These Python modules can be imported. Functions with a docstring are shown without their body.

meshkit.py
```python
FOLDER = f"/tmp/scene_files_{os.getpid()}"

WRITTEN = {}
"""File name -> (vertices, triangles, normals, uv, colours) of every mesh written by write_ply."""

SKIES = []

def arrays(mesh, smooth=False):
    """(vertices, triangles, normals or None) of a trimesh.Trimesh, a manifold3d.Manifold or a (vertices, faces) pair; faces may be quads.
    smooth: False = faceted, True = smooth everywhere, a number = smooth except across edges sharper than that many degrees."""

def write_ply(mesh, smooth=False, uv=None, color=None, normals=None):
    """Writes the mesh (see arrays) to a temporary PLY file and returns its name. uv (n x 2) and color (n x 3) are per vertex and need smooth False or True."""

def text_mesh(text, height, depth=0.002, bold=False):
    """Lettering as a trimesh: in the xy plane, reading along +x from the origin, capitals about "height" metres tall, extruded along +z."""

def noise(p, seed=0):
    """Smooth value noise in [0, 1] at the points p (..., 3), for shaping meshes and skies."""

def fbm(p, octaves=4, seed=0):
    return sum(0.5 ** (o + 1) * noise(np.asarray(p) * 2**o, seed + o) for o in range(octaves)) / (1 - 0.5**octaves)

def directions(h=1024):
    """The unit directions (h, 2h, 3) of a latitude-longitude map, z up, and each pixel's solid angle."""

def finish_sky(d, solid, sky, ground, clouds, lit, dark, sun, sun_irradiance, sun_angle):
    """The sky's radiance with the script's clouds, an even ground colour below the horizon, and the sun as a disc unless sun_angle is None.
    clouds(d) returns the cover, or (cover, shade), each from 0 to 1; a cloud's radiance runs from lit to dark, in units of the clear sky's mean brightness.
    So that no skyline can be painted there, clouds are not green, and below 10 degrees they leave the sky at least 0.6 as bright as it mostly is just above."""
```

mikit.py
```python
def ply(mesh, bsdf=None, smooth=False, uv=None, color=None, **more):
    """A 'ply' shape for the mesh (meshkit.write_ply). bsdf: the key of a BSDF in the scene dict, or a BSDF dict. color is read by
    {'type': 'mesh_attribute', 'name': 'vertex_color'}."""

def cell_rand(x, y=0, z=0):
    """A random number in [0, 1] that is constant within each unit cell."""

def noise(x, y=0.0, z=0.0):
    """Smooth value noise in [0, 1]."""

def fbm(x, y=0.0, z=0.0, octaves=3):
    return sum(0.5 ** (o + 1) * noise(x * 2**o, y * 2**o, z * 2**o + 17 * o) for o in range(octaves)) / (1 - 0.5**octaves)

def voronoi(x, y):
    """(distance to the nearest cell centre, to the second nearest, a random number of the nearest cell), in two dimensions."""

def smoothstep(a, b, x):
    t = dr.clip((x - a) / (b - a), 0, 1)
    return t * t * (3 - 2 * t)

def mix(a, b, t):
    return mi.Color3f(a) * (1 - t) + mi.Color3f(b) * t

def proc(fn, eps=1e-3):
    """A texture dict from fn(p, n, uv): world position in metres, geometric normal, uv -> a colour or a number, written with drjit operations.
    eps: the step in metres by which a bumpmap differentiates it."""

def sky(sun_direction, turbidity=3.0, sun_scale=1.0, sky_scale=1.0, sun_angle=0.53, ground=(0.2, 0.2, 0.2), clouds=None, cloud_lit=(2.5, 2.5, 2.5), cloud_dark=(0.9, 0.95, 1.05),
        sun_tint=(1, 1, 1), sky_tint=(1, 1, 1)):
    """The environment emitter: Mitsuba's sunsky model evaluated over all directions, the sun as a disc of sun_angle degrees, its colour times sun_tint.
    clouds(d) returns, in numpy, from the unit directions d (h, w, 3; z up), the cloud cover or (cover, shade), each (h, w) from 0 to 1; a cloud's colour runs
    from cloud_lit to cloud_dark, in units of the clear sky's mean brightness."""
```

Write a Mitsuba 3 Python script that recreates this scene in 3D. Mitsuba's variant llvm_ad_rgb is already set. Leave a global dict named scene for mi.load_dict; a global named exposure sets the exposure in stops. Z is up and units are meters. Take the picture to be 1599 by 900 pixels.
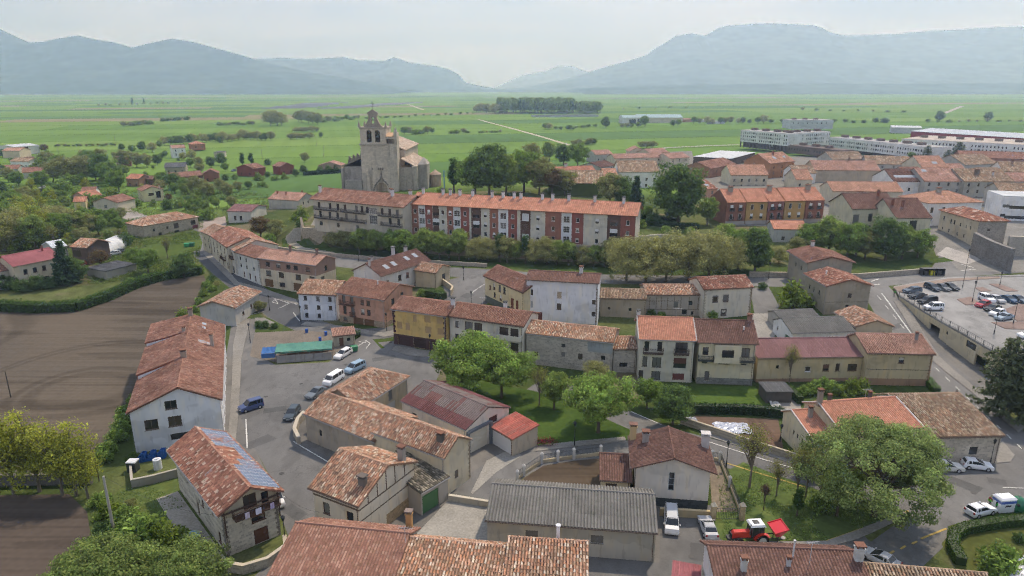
import math, random
import numpy as np, trimesh, shapely, drjit as dr, mitsuba as mi, mikit, meshkit
from shapely.geometry import Polygon, LineString, Point, box as sbox
from shapely.ops import unary_union
from mikit import proc, noise, fbm, voronoi, cell_rand, smoothstep, mix
T = mi.ScalarTransform4f
scene, labels = {}, {}
random.seed(7); RNG = np.random.default_rng(7)

# ------------------------------------------------------------------ camera, sky, exposure, air
CAM_H, PITCH, FOC = 55.0, math.radians(16.3), 1075.0
cp, sp = math.cos(PITCH), math.sin(PITCH)
SIGMA = 1.5e-4
scene['air'] = {'type': 'homogeneous', 'albedo': {'type': 'rgb', 'value': [0.925, 0.957, 0.999]}, 'sigma_t': {'type': 'rgb', 'value': [SIGMA * .70, SIGMA * .93, SIGMA * 1.28]}, 'phase': {'type': 'hg', 'g': .35}}
scene['camera'] = {'type': 'perspective', 'fov': 2 * math.degrees(math.atan(799.5 / FOC)), 'fov_axis': 'x', 'near_clip': 1.0, 'far_clip': 60000.0,
                   'to_world': T().look_at(origin=[0, 0, CAM_H], target=[0, cp, CAM_H - sp], up=[0, 0, 1]), 'medium': {'type': 'ref', 'id': 'air'}}
def clouds(d):
    z = np.maximum(d[..., 2], 0.03)
    q = np.stack([d[..., 0] / (z + .12), d[..., 1] / (z + .12), z * 0], -1)
    n = meshkit.fbm(q * 1.1 + 3.0, 5, 3)
    m = meshkit.fbm(q * np.array([.9, 2.2, 1]) + 11.0, 4, 9)
    cover = np.clip(0.80 + 2.0 * (n - 0.45), 0.4, 0.98)
    return cover, np.clip(0.48 + 3.4 * (m - 0.5), 0, 1)
scene['sky'] = mikit.sky((0.30, 0.45, 0.84), turbidity=3.5, sun_scale=1.0, sun_angle=2.0, sun_tint=(.95, 1.0, 1.10), clouds=clouds, cloud_lit=(2.95, 3.13, 3.85), cloud_dark=(1.45, 1.72, 2.6), ground=(.12, .15, .08))
exposure = 1.56

# ------------------------------------------------------------------ lay of the land
def S(a, b, x):
    t = np.clip((np.asarray(x, float) - a) / (b - a), 0, 1)
    return t * t * (3 - 2 * t)
def hz(X, Y):
    "height of the ground: village flat, street and terrace above it, valley floor beyond"
    X, Y = np.asarray(X, float), np.asarray(Y, float)
    wr = S(-60, 0, X)
    base = wr * 5 * S(128, 178, Y) + (1 - wr) * 3.5 * S(150, 215, Y)
    d = (X + 70.6) * 0.312 + (Y - 229) * 0.95
    ml, mr = S(-86, -74, X), 1 - S(44, 62, X)
    terr = 5 * S(0, 2.2, d) * ml * mr + (1 - mr) * 3.5 * S(192, 232, Y)
    knoll = 2.6 * S(244, 272, Y) * S(-125, -90, X) * (1 - S(5, 60, X))
    return (base + terr + knoll) * (1 - S(330, 640, Y))
def ray(px, py):
    u, v = (px - 799.5) / FOC, (py - 450) / FOC
    return np.array([u, cp - v * sp, -sp - v * cp])
def atz(px, py, z):
    "the point at height z that the photograph shows at this pixel"
    d = ray(px, py)
    return np.array([0, 0, CAM_H]) + d * ((z - CAM_H) / d[2])
def at(px, py, dz=0.0):
    "the point dz above the ground that the photograph shows at this pixel"
    d = ray(px, py)
    if d[2] > -1e-3: d[2] = -1e-3
    t = np.concatenate([np.linspace(40, 800, 1500), np.linspace(800, 30000, 3000)])
    g = CAM_H + d[2] * t - hz(d[0] * t, d[1] * t) - dz
    i = int(np.argmax(g <= 0)) if (g <= 0).any() else len(t) - 1
    lo, hi = t[max(i - 1, 0)], t[i]
    for _ in range(30):
        m = (lo + hi) / 2
        if CAM_H + d[2] * m - hz(d[0] * m, d[1] * m) - dz > 0: lo = m
        else: hi = m
    return np.array([0, 0, CAM_H]) + d * hi
def gz(p): return float(hz(p[0], p[1]))
def proj(p):
    x, y, z = p[0], p[1], p[2] - CAM_H
    zc = y * cp - z * sp
    return 799.5 + FOC * x / zc, 450 - FOC * (y * sp + z * cp) / zc

# ------------------------------------------------------------------ materials: the uv of a mesh carries its own paint colour
def enc(c):
    c = np.clip(np.asarray(c, float), 0, .995)
    return np.stack([np.floor(c[..., 0] * 255) + c[..., 1], c[..., 2]], -1)
def dec(uv):
    f = dr.floor(uv.x)
    return mi.Color3f(f / 255.0, uv.x - f, uv.y)
def f_plaster(p, n, uv):
    w = fbm(p.x * .33, p.y * .33, p.z * .4, 3)
    s = fbm(p.x * 1.7, p.y * 1.7, p.z * .28, 3)
    k = 0.80 + 0.30 * w + 0.24 * (s - .5)
    d = smoothstep(.57, .63, fbm(p.x * .24 + 17, p.y * .24, p.z * .3, 4))
    e = smoothstep(.60, .72, fbm(p.x * 2.6, p.y * 2.6, p.z * .5 + 3, 3))
    c = dec(uv)
    return c * k * (1 - .13 * d) * (1 - .14 * e) * mix((1, 1, 1), (1.02, .97, .88), smoothstep(.45, .75, s))
def f_tile(p, n, uv):
    g = fbm(p.x * .6, p.y * .6, p.z * .6, 3)
    l = fbm(p.x * 3.1 + 7, p.y * 3.1, p.z * 3.1, 2)
    return dec(uv) * (.80 + .54 * g) * mix((1, 1, 1), (.86, .90, .84), smoothstep(.52, .75, l))
def f_stone(p, n, uv):
    h = p.x * dr.abs(n.y) + p.y * dr.abs(n.x)
    r = dr.floor(p.z / .28 + .35 * (noise(h * .7, p.z * .7) - .5))
    q = h / .42 + cell_rand(r, 5) * 7 + .5 * (noise(h * 1.1, r) - .5)
    k = cell_rand(dr.floor(q), r)
    fz, fq = p.z / .28 - dr.floor(p.z / .28), q - dr.floor(q)
    j = smoothstep(0, .13, dr.minimum(dr.minimum(fz, 1 - fz), dr.minimum(fq, 1 - fq)))
    st = fbm(p.x * .5, p.y * .5, p.z * .35, 3)
    c = dec(uv) * (.74 + .42 * k) * (.72 + .5 * st)
    return mix(dec(uv) * 1.12, c, .25 + .75 * j)
def f_ashlar(p, n, uv):
    h = p.x * dr.abs(n.y) + p.y * dr.abs(n.x)
    r = dr.floor(p.z / .55); q = h / .9 + cell_rand(r, 5) * 7
    k = cell_rand(dr.floor(q), r)
    fz, fq = p.z / .55 - r, q - dr.floor(q)
    j = smoothstep(0, .07, dr.minimum(dr.minimum(fz, 1 - fz), dr.minimum(fq, 1 - fq)))
    a = fbm(p.x * .16, p.y * .16, p.z * .13, 4)
    s = fbm(p.x * .8, p.y * .8, p.z * .07, 3)
    st = smoothstep(.50, .68, .55 * a + .45 * s)
    c = dec(uv) * (.86 + .22 * k) * (.70 + .55 * a) * (.86 + .14 * j)
    return mix(c, c * mi.Color3f(.50, .48, .46), st * .85)
def f_asphalt(p, n, uv):
    a = fbm(p.x * .08, p.y * .08, 0, 4)
    b = fbm(p.x * 1.1, p.y * .5, 3, 3)
    c = noise(p.x * 7, p.y * 7, 1)
    st = smoothstep(.56, .7, fbm(p.x * .35 + 9, p.y * .22, 0, 3))
    crack = smoothstep(.012, .0, dr.abs(fbm(p.x * .16 + 40, p.y * .16, 0, 5) - .5))
    return dec(uv) * (.58 + .64 * a + .22 * (b - .5) + .14 * (c - .5)) * (1 - .16 * st) * (1 - .16 * crack)
def f_soil(p, n, uv):
    x, y = p.x + 3 * noise(p.x * .03, p.y * .03), p.y + 7 * noise(p.x * .018, p.y * .02)
    row = dr.sin(y * 5.2 + 1.3 * noise(x * .2, y * .4)) * .5 + .5
    wide = fbm(x * .025, y * .32, 0, 3)
    a = fbm(p.x * .05, p.y * .05, 4, 3)
    g = noise(p.x * 2.1, p.y * 2.1, 0)
    fy = y / 2.3 - dr.floor(y / 2.3)
    ln = smoothstep(.16, .05, dr.abs(fy - .5)) * (.4 + .6 * noise(x * .08, y * .4))
    k = .80 + .12 * wide + .30 * a + .06 * row + .14 * (g - .5) - .14 * ln
    t = smoothstep(.40, .37, wide) * .16
    tr = fbm(p.x * .012 + 3, p.y * .012, 8, 2) * 9
    t = t + .20 * smoothstep(.06, .02, dr.abs(dr.abs(tr - dr.floor(tr) - .5) - .06))
    return dec(uv) * k * (1 - t) * mix((1, 1, 1), (1.08, 1.0, .90), a)
def f_leaf(p, n, uv):
    return dec(uv) * (1.32 + .6 * noise(p.x * .9, p.y * .9, p.z * .9))
def f_ground(p, n, uv):
    a = fbm(p.x * .045, p.y * .045, 0, 4)
    b = fbm(p.x * .6, p.y * .6, 2, 3)
    c = noise(p.x * 4.5, p.y * 4.5, 0)
    grass = mix((.070, .100, .030), (.125, .145, .055), smoothstep(.35, .65, a)) * (.62 + .5 * b + .35 * (c - .5))
    grass = mix(grass, mi.Color3f(.19, .155, .105) * (.8 + .4 * c), smoothstep(.60, .74, fbm(p.x * .09 + 31, p.y * .09, 5, 4)) * .7)
    # farmland: long plots, each with its own crop
    u, v = p.x * .965 + p.y * .26, p.y * .965 - p.x * .26 + 22 * (noise(p.x * .004, p.y * .004) - .5)
    lane = dr.floor(v / 118)
    cell = dr.floor(u / (330 + 260 * cell_rand(lane, 8)) + 9 * cell_rand(lane, 3))
    k = cell_rand(cell, lane, 2)
    crop = mix((.118, .205, .043), (.160, .243, .058), k)
    crop = mix(crop, mi.Color3f(.095, .168, .054), mi.Float(cell_rand(cell, lane, 5) > .80))
    crop = mix(crop, mi.Color3f(.22, .205, .11), mi.Float(cell_rand(cell, lane, 7) > .93))
    fv = v / 118 - dr.floor(v / 118)
    edge = smoothstep(.035, .015, dr.minimum(fv, 1 - fv)) * .35
    tram = .95 + .05 * smoothstep(.1, .2, dr.abs(u / 24 - dr.floor(u / 24) - .5))
    crop = crop * (.82 + .3 * fbm(p.x * .012, p.y * .02, 7, 3) + .10 * noise(p.x * .3, p.y * .05)) * tram * (1 - edge)
    t = smoothstep(300, 345, p.y + 26 * noise(p.x * .02, 3) + .12 * dr.abs(p.x))
    return mix(grass, crop, t)
def f_lawn(p, n, uv):
    a = fbm(p.x * .12, p.y * .12, 0, 4)
    c = fbm(p.x * 1.9, p.y * 1.9, 0, 3)
    d = smoothstep(.58, .70, fbm(p.x * .7 + 5, p.y * .7, 0, 3))
    return dec(uv) * (.55 + .55 * a + .5 * (c - .25)) * mix((1, 1, 1), (1.5, 1.25, 1.1), d * .4)
def f_hill(p, n, uv):
    a = fbm(p.x * .0016, p.y * .0016, p.z * .004, 4)
    b = fbm(p.x * .008, p.y * .008, p.z * .02, 3)
    c = mix((.020, .034, .030), (.042, .056, .042), smoothstep(.38, .66, a))
    c = mix(c, mi.Color3f(.13, .13, .13), smoothstep(.5, .75, b) * smoothstep(.8, .45, n.z))
    return c * (.7 + .6 * b)
def f_gravel(p, n, uv):
    a = fbm(p.x * .3, p.y * .3, 0, 4)
    b = noise(p.x * 5, p.y * 5, 0)
    return dec(uv) * (.70 + .45 * a + .3 * (b - .5))
def diffuse(f): return {'type': 'twosided', 'bsdf': {'type': 'diffuse', 'reflectance': proc(f)}}
scene['plaster'] = diffuse(f_plaster)
scene['stone'] = diffuse(f_stone)
scene['tile'] = diffuse(f_tile)
scene['ashlar'] = diffuse(f_ashlar)
scene['asphalt'] = {'type': 'twosided', 'bsdf': {'type': 'principled', 'base_color': proc(f_asphalt), 'roughness': .75, 'specular': .35}}
scene['soil'] = diffuse(f_soil)
scene['ground_cover'] = diffuse(f_ground)
scene['lawn_grass'] = diffuse(f_lawn)
scene['hillside'] = diffuse(f_hill)
scene['gravel'] = diffuse(f_gravel)
scene['leaf'] = {'type': 'principledthin', 'base_color': proc(f_leaf), 'roughness': .55, 'diff_trans': 1.0, 'spec_trans': 0.0, 'eta': 1.4}
def f_plain(p, n, uv): return dec(uv)
scene['gloss'] = {'type': 'twosided', 'bsdf': {'type': 'principled', 'base_color': proc(f_plain), 'roughness': .28, 'specular': .5, 'clearcoat': .6, 'clearcoat_gloss': .9}}
scene['matt'] = {'type': 'twosided', 'bsdf': {'type': 'principled', 'base_color': proc(f_plain), 'roughness': .6, 'specular': .4}}
scene['glass_curtain'] = {'type': 'twosided', 'bsdf': {'type': 'principled', 'base_color': {'type': 'rgb', 'value': [.14, .14, .135]}, 'roughness': .12, 'specular': .7}}
scene['glass_warm'] = {'type': 'twosided', 'bsdf': {'type': 'principled', 'base_color': {'type': 'rgb', 'value': [.055, .045, .036]}, 'roughness': .1, 'specular': .7}}
scene['glass'] = {'type': 'twosided', 'bsdf': {'type': 'principled', 'base_color': {'type': 'rgb', 'value': [.018, .022, .026]}, 'roughness': .07, 'specular': .7}}

# ------------------------------------------------------------------ scene entries
used = {}
def new(name):
    i = used.get(name, 0); used[name] = i + 1
    return name if i == 0 else f'{name}_{i:03d}'
def tag(key, label=None, cat=None, group=None, kind=None):
    d = labels.setdefault(key, {})
    for k, v in (('label', label), ('category', cat), ('group', group), ('kind', kind)):
        if v: d[k] = v
def put(key, mesh, mat, col=None, smooth=False, uv=None):
    "one shape entry; col is its paint colour"
    if mesh is None: return None
    if not isinstance(mesh, (tuple, list)): mesh = (np.asarray(mesh.vertices), np.asarray(mesh.faces))
    if len(mesh[1]) == 0: return None
    if uv is None and col is not None: uv = np.tile(enc(col), (len(mesh[0]), 1))
    scene[key] = mikit.ply(mesh, mat, smooth=smooth, uv=uv)
    return key
def part(parent, name, mesh, mat, col=None, **k): return put(new(parent + '__' + name), mesh, mat, col, **k)
def tris(f):
    f = np.asarray(f, int)
    return np.vstack([f[:, [0, 1, 2]], f[:, [0, 2, 3]]]) if f.shape[1] == 4 else f
def cat(ms):
    vs, fs, o = [], [], 0
    for m in ms:
        v, f = (m if isinstance(m, (tuple, list)) else (m.vertices, m.faces))
        vs.append(np.asarray(v, float)); fs.append(tris(f) + o); o += len(vs[-1])
    return np.vstack(vs), np.vstack(fs)
BOXF = np.array([[0, 3, 2, 1], [4, 5, 6, 7], [0, 1, 5, 4], [1, 2, 6, 5], [2, 3, 7, 6], [3, 0, 4, 7]])
def frame_box(o, ex, ey, ez):
    "box from corner o along three edge vectors"
    o, ex, ey, ez = map(lambda a: np.asarray(a, float), (o, ex, ey, ez))
    v = np.array([o, o + ex, o + ex + ey, o + ey, o + ez, o + ex + ez, o + ex + ey + ez, o + ey + ez])
    f = tris(BOXF)
    if np.dot(np.cross(ex, ey), ez) < 0: f = f[:, ::-1]
    return v, f
def cbox(c, size, ang=0.0):
    "box centred over c (its bottom centre), turned by ang"
    ca, sa = math.cos(ang), math.sin(ang)
    ex, ey = np.array([ca, sa, 0]) * size[0], np.array([-sa, ca, 0]) * size[1]
    return frame_box(np.asarray(c, float) - ex / 2 - ey / 2, ex, ey, [0, 0, size[2]])
def hull(pts):
    m = trimesh.Trimesh(np.asarray(pts, float)).convex_hull if False else trimesh.convex.convex_hull(np.asarray(pts, float))
    return np.asarray(m.vertices), np.asarray(m.faces)
def tube(pts, rad, n=6):
    p = np.asarray(pts, float); rad = np.broadcast_to(rad, (len(p),))
    t = np.gradient(p, axis=0); t /= np.linalg.norm(t, axis=1, keepdims=True) + 1e-12
    a = np.cross(t, np.where(np.abs(t[:, 2:]) < .9, [0, 0, 1.], [1., 0, 0])); a /= np.linalg.norm(a, axis=1, keepdims=True) + 1e-12
    b = np.cross(t, a); g = np.arange(n) * 2 * np.pi / n
    v = (p[:, None] + rad[:, None, None] * (np.cos(g)[None, :, None] * a[:, None] + np.sin(g)[None, :, None] * b[:, None])).reshape(-1, 3)
    i, j = np.meshgrid(np.arange(len(p) - 1), np.arange(n), indexing='ij'); j2 = (j + 1) % n
    q = np.stack([i * n + j, i * n + j2, (i + 1) * n + j2, (i + 1) * n + j], -1).reshape(-1, 4)
    e = np.array([[(len(p) - 1) * n, (len(p) - 1) * n + k, (len(p) - 1) * n + k + 1] for k in range(1, n - 1)])
    return v, np.vstack([tris(q), e])
def cyl(c, axis, r, h, n=14):
    axis = np.asarray(axis, float); axis /= np.linalg.norm(axis); c = np.asarray(c, float)
    v, f = tube([c - axis * h / 2, c + axis * h / 2], r, n)
    e = np.array([[0, k + 1, k] for k in range(1, n - 1)])
    return v, np.vstack([f, e])

# ------------------------------------------------------------------ ground sheet and what is laid on it
def axis_lines(lo, hi, step, far_lo, far_hi, grow=1.16):
    a = list(np.arange(lo, hi + 1e-6, step))
    s = step
    while a[-1] < far_hi: s *= grow; a.append(a[-1] + s)
    s = step
    while a[0] > far_lo: s *= grow; a.insert(0, a[0] - s)
    return np.array(a)
GX, GY = axis_lines(-210, 260, 2.5, -16000, 16000), axis_lines(40, 460, 2.5, -2500, 17000)
_X, _Y = np.meshgrid(GX, GY, indexing='ij')
GZ = hz(_X, _Y)
ny = len(GY)
_v = np.stack([_X, _Y, GZ], -1).reshape(-1, 3)
_i, _j = np.meshgrid(np.arange(len(GX) - 1), np.arange(ny - 1), indexing='ij')
_q = np.stack([_i * ny + _j, (_i + 1) * ny + _j, (_i + 1) * ny + _j + 1, _i * ny + _j + 1], -1).reshape(-1, 4)
put('ground', (_v, tris(_q)), 'ground_cover', smooth=True, uv=_v[:, :2] * .01)
tag('ground', 'grassy village ground running out into green farmland of long plots', kind='structure')
def drape(poly, dz):
    "poly (world, shapely) laid dz above the ground sheet, following its triangles"
    x0, y0, x1, y1 = poly.bounds
    i0, i1 = np.searchsorted(GX, x0) - 1, np.searchsorted(GX, x1)
    j0, j1 = np.searchsorted(GY, y0) - 1, np.searchsorted(GY, y1)
    I, J = [a.ravel() for a in np.meshgrid(np.arange(i0, i1), np.arange(j0, j1), indexing='ij')]
    c = [np.stack([GX[I + a], GY[J + b], GZ[I + a, J + b]], -1) for a, b in ((0, 0), (1, 0), (1, 1), (0, 1))]
    tri = np.concatenate([np.stack([c[0], c[1], c[2]], 1), np.stack([c[0], c[2], c[3]], 1)])
    ring = shapely.polygons(np.concatenate([tri[:, :, :2], tri[:, :1, :2]], 1))
    shapely.prepare(poly)
    hit = shapely.intersects(poly, ring); full = shapely.contains(poly, ring)
    V, Fc, o = [], [], 0
    a = tri[full]
    V.append(a.reshape(-1, 3)); Fc.append(np.arange(len(a) * 3).reshape(-1, 3)); o = len(a) * 3
    for k in np.nonzero(hit & ~full)[0]:
        g = shapely.intersection(poly, ring[k])
        A, B, C = tri[k]
        nrm = np.cross(B - A, C - A)
        for s in getattr(g, 'geoms', [g]):
            if s.geom_type != 'Polygon' or s.area < 1e-5: continue
            if len(s.interiors) == 0 and s.convex_hull.area - s.area < 1e-6:
                xy = np.array(s.exterior.coords)[:-1]
                f = np.array([[0, q, q + 1] for q in range(1, len(xy) - 1)])
                if s.exterior.is_ccw is False: f = f[:, ::-1]
            else:
                try: xy, f = trimesh.creation.triangulate_polygon(s, engine='earcut')
                except Exception: continue
                xy = np.asarray(xy)
            if len(f) == 0: continue
            z = A[2] - (nrm[0] * (xy[:, 0] - A[0]) + nrm[1] * (xy[:, 1] - A[1])) / nrm[2]
            V.append(np.column_stack([xy, z])); Fc.append(np.asarray(f) + o); o += len(xy)
    v, f = np.vstack(V), np.vstack(Fc)
    up = np.cross(v[f[:, 1]] - v[f[:, 0]], v[f[:, 2]] - v[f[:, 0]])[:, 2] < 0
    f[up] = f[up][:, ::-1]
    return v + [0, 0, dz], f
def wpoly(px, dz=0.0):
    return Polygon([at(x, y, dz)[:2] for x, y in px]).buffer(0)
def wline(px, w): return LineString([at(x, y)[:2] for x, y in px]).buffer(w, join_style='round', cap_style='flat')
def sheet(name, poly, dz, mat, col, label, kind='structure'):
    k = new(name); put(k, drape(poly, dz), mat, col); tag(k, label, kind=kind); return k
def kerbed(name, poly, h, mat, col, label):
    "a raised pavement: top sheet and kerb faces"
    k = new(name); m = [drape(poly, h)]
    for g in getattr(poly, 'geoms', [poly]):
        xy = np.array(g.exterior.segmentize(2.5).coords)
        z = hz(xy[:, 0], xy[:, 1])
        a = np.column_stack([xy, z - .2]); b = np.column_stack([xy, z + h])
        n = len(xy)
        m.append((np.vstack([a, b]), np.array([[i, i + 1, n + i + 1, n + i] for i in range(n - 1)])))
    put(k, cat(m), mat, col); tag(k, label, kind='structure'); return k
# ------------------------------------------------------------------ roofs and houses
PAL = {
 'old':    [(.41, .225, .15), (.46, .275, .19), (.50, .36, .265), (.33, .19, .13), (.38, .255, .18), (.56, .47, .375), (.25, .165, .12), (.46, .235, .145)],
 'oldred': [(.36, .17, .118), (.40, .205, .145), (.31, .145, .10), (.39, .21, .15), (.52, .40, .32), (.24, .12, .09), (.31, .15, .108), (.34, .165, .115)],
 'tan':    [(.33, .24, .165), (.28, .20, .14), (.38, .28, .20), (.23, .165, .12), (.43, .35, .265), (.33, .20, .135)],
 'white_tan': [(.50, .40, .31), (.54, .44, .35), (.46, .36, .28), (.56, .48, .40), (.44, .30, .22)],
 'peach': [(.44, .25, .175), (.46, .27, .19), (.42, .235, .165), (.48, .29, .21)],
 'moss':   [(.16, .14, .105), (.22, .19, .145), (.12, .11, .085), (.36, .32, .25), (.28, .25, .20)],
 'brown':  [(.165, .095, .078), (.18, .105, .085), (.15, .087, .072), (.195, .117, .095)],
 'redbrown': [(.27, .145, .108), (.30, .165, .122), (.25, .13, .098), (.33, .20, .155)],
 'orange': [(.46, .22, .15), (.48, .235, .16), (.44, .205, .14), (.50, .26, .18)],
 'rose':   [(.40, .235, .18), (.43, .26, .20), (.37, .215, .165), (.45, .29, .23)],
 'cement': [(.185, .178, .165), (.21, .20, .19), (.165, .158, .148)],
 'rust':   [(.155, .10, .095), (.17, .11, .103), (.22, .19, .175), (.14, .09, .085), (.26, .23, .215)],
 'pink':   [(.36, .14, .15), (.37, .15, .16), (.34, .13, .14)],
 'mauve':  [(.26, .145, .145), (.28, .16, .16), (.24, .135, .135)],
 'red':    [(.43, .13, .10), (.40, .14, .11), (.46, .16, .125), (.37, .16, .13)],
 'white':  [(.70, .72, .74), (.66, .69, .72)],
 'slate':  [(.14, .14, .145), (.16, .16, .165), (.12, .12, .125)],
 'blue':   [(.40, .52, .54), (.43, .55, .57)],
}
# roof covering: pitch across, length down the slope, height of the roll, half width (of the pitch), disorder
KIND = {'barrel': (.34, .46, .085, .36, 1.0), 'roman': (.34, .44, .06, .34, .12), 'sheet': (.40, 2.1, .10, .36, .2), 'far': (.62, 1.0, .10, .40, .5), 'seam': (.55, 9.0, .05, .10, .05), 'fartidy': (.62, 1.0, .07, .38, .1)}
def palette(pal, n, rng, where=None):
    P = np.array(PAL[pal]); i = rng.integers(0, len(P), n)
    return np.clip(P[i] * rng.uniform(.86, 1.14, (n, 1)), 0, .95)
def tile_field(O, es, et, en, poly, pal, kind, rng):
    "rows of separate tiles over the polygon poly (s, t) of the plane O + s es + t et; en points up"
    pitch, length, hgt, half, mess = KIND[kind]
    P = np.asarray(poly, float)
    smin, smax = P[:, 0].min(), P[:, 0].max()
    ncol = max(1, int(round((smax - smin) / pitch))); pw = (smax - smin) / ncol
    sc = smin + (np.arange(ncol) + .5) * pw
    lo, hi = np.full(ncol, 1e9), np.full(ncol, -1e9)
    for a, b in zip(P, np.roll(P, -1, 0)):
        if abs(a[0] - b[0]) < 1e-9: continue
        q = (sc - a[0]) / (b[0] - a[0]); ok = (q >= 0) & (q <= 1); t = a[1] + q * (b[1] - a[1])
        lo = np.where(ok, np.minimum(lo, t), lo); hi = np.where(ok, np.maximum(hi, t), hi)
    k = np.ceil(np.maximum(hi - lo, 0) / length).astype(int)
    col = np.repeat(np.arange(ncol), k); row = np.concatenate([np.arange(x) for x in k]) if k.sum() else np.zeros(0, int)
    n = len(col)
    if n == 0: return None
    t0 = lo[col] - .04 + row * length; t1 = np.minimum(t0 + length * 1.12, hi[col])
    s = sc[col] + rng.normal(0, .022 * mess, n); skew = rng.normal(0, .022 * mess, n)
    lift = hgt * (.30 + .22 * mess * rng.random(n)); r = hgt * (1 + .18 * mess * rng.normal(0, 1, n)).clip(.6, 1.5)
    w = pw * half
    def sect(t, w, off, z, sk):
        return [(s + sk - w, t, z), (s + sk - .55 * w, t, z + r), (s + sk + .55 * w, t, z + r), (s + sk + w, t, z)]
    pts = sect(t0, w, 0, lift, 0 * skew) + sect(t1, w * .86 if kind in ('barrel', 'far') else w, 0, lift * .2, skew)
    V = np.stack([O + a[:, None] * es + b[:, None] * et + np.broadcast_to(c, (n,))[:, None] * en for a, b, c in pts], 1)
    F0 = tris([[0, 1, 5, 4], [1, 2, 6, 5], [2, 3, 7, 6], [0, 3, 2, 1]])
    F = (F0[None] + (np.arange(n) * 8)[:, None, None]).reshape(-1, 3)
    if mess > .9:
        sag = .16 * meshkit.noise(np.column_stack([V[:, 0, :2] * .22, V[:, 0, 2:] * 0]), 6); V[:, :, 2] += sag[:, None]
    cols = palette(pal, n, rng)
    if kind == 'sheet' and pal == 'cement': cols = np.array(PAL[pal][0])[None] * rng.uniform(.93, 1.07, (n, 1))
    w0 = V[:, 0]
    pat = meshkit.fbm(w0 * .45, 3, 5)[:, None]
    cols = np.clip(cols * ((.68 + .64 * pat) if mess > .3 else (.86 + .28 * pat)), 0, .95)
    if pal == 'rust': cols = np.where((row == 0)[:, None], np.array([[.19, .085, .085]]) * rng.uniform(.9, 1.1, (n, 1)), np.array([[.20, .165, .155]]) * (.75 + .6 * pat) * np.where(rng.random((n, 1)) < .2, np.array([[.95, .6, .58]]), 1))
    return V.reshape(-1, 3), F, np.repeat(enc(cols), 8, axis=0)
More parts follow.
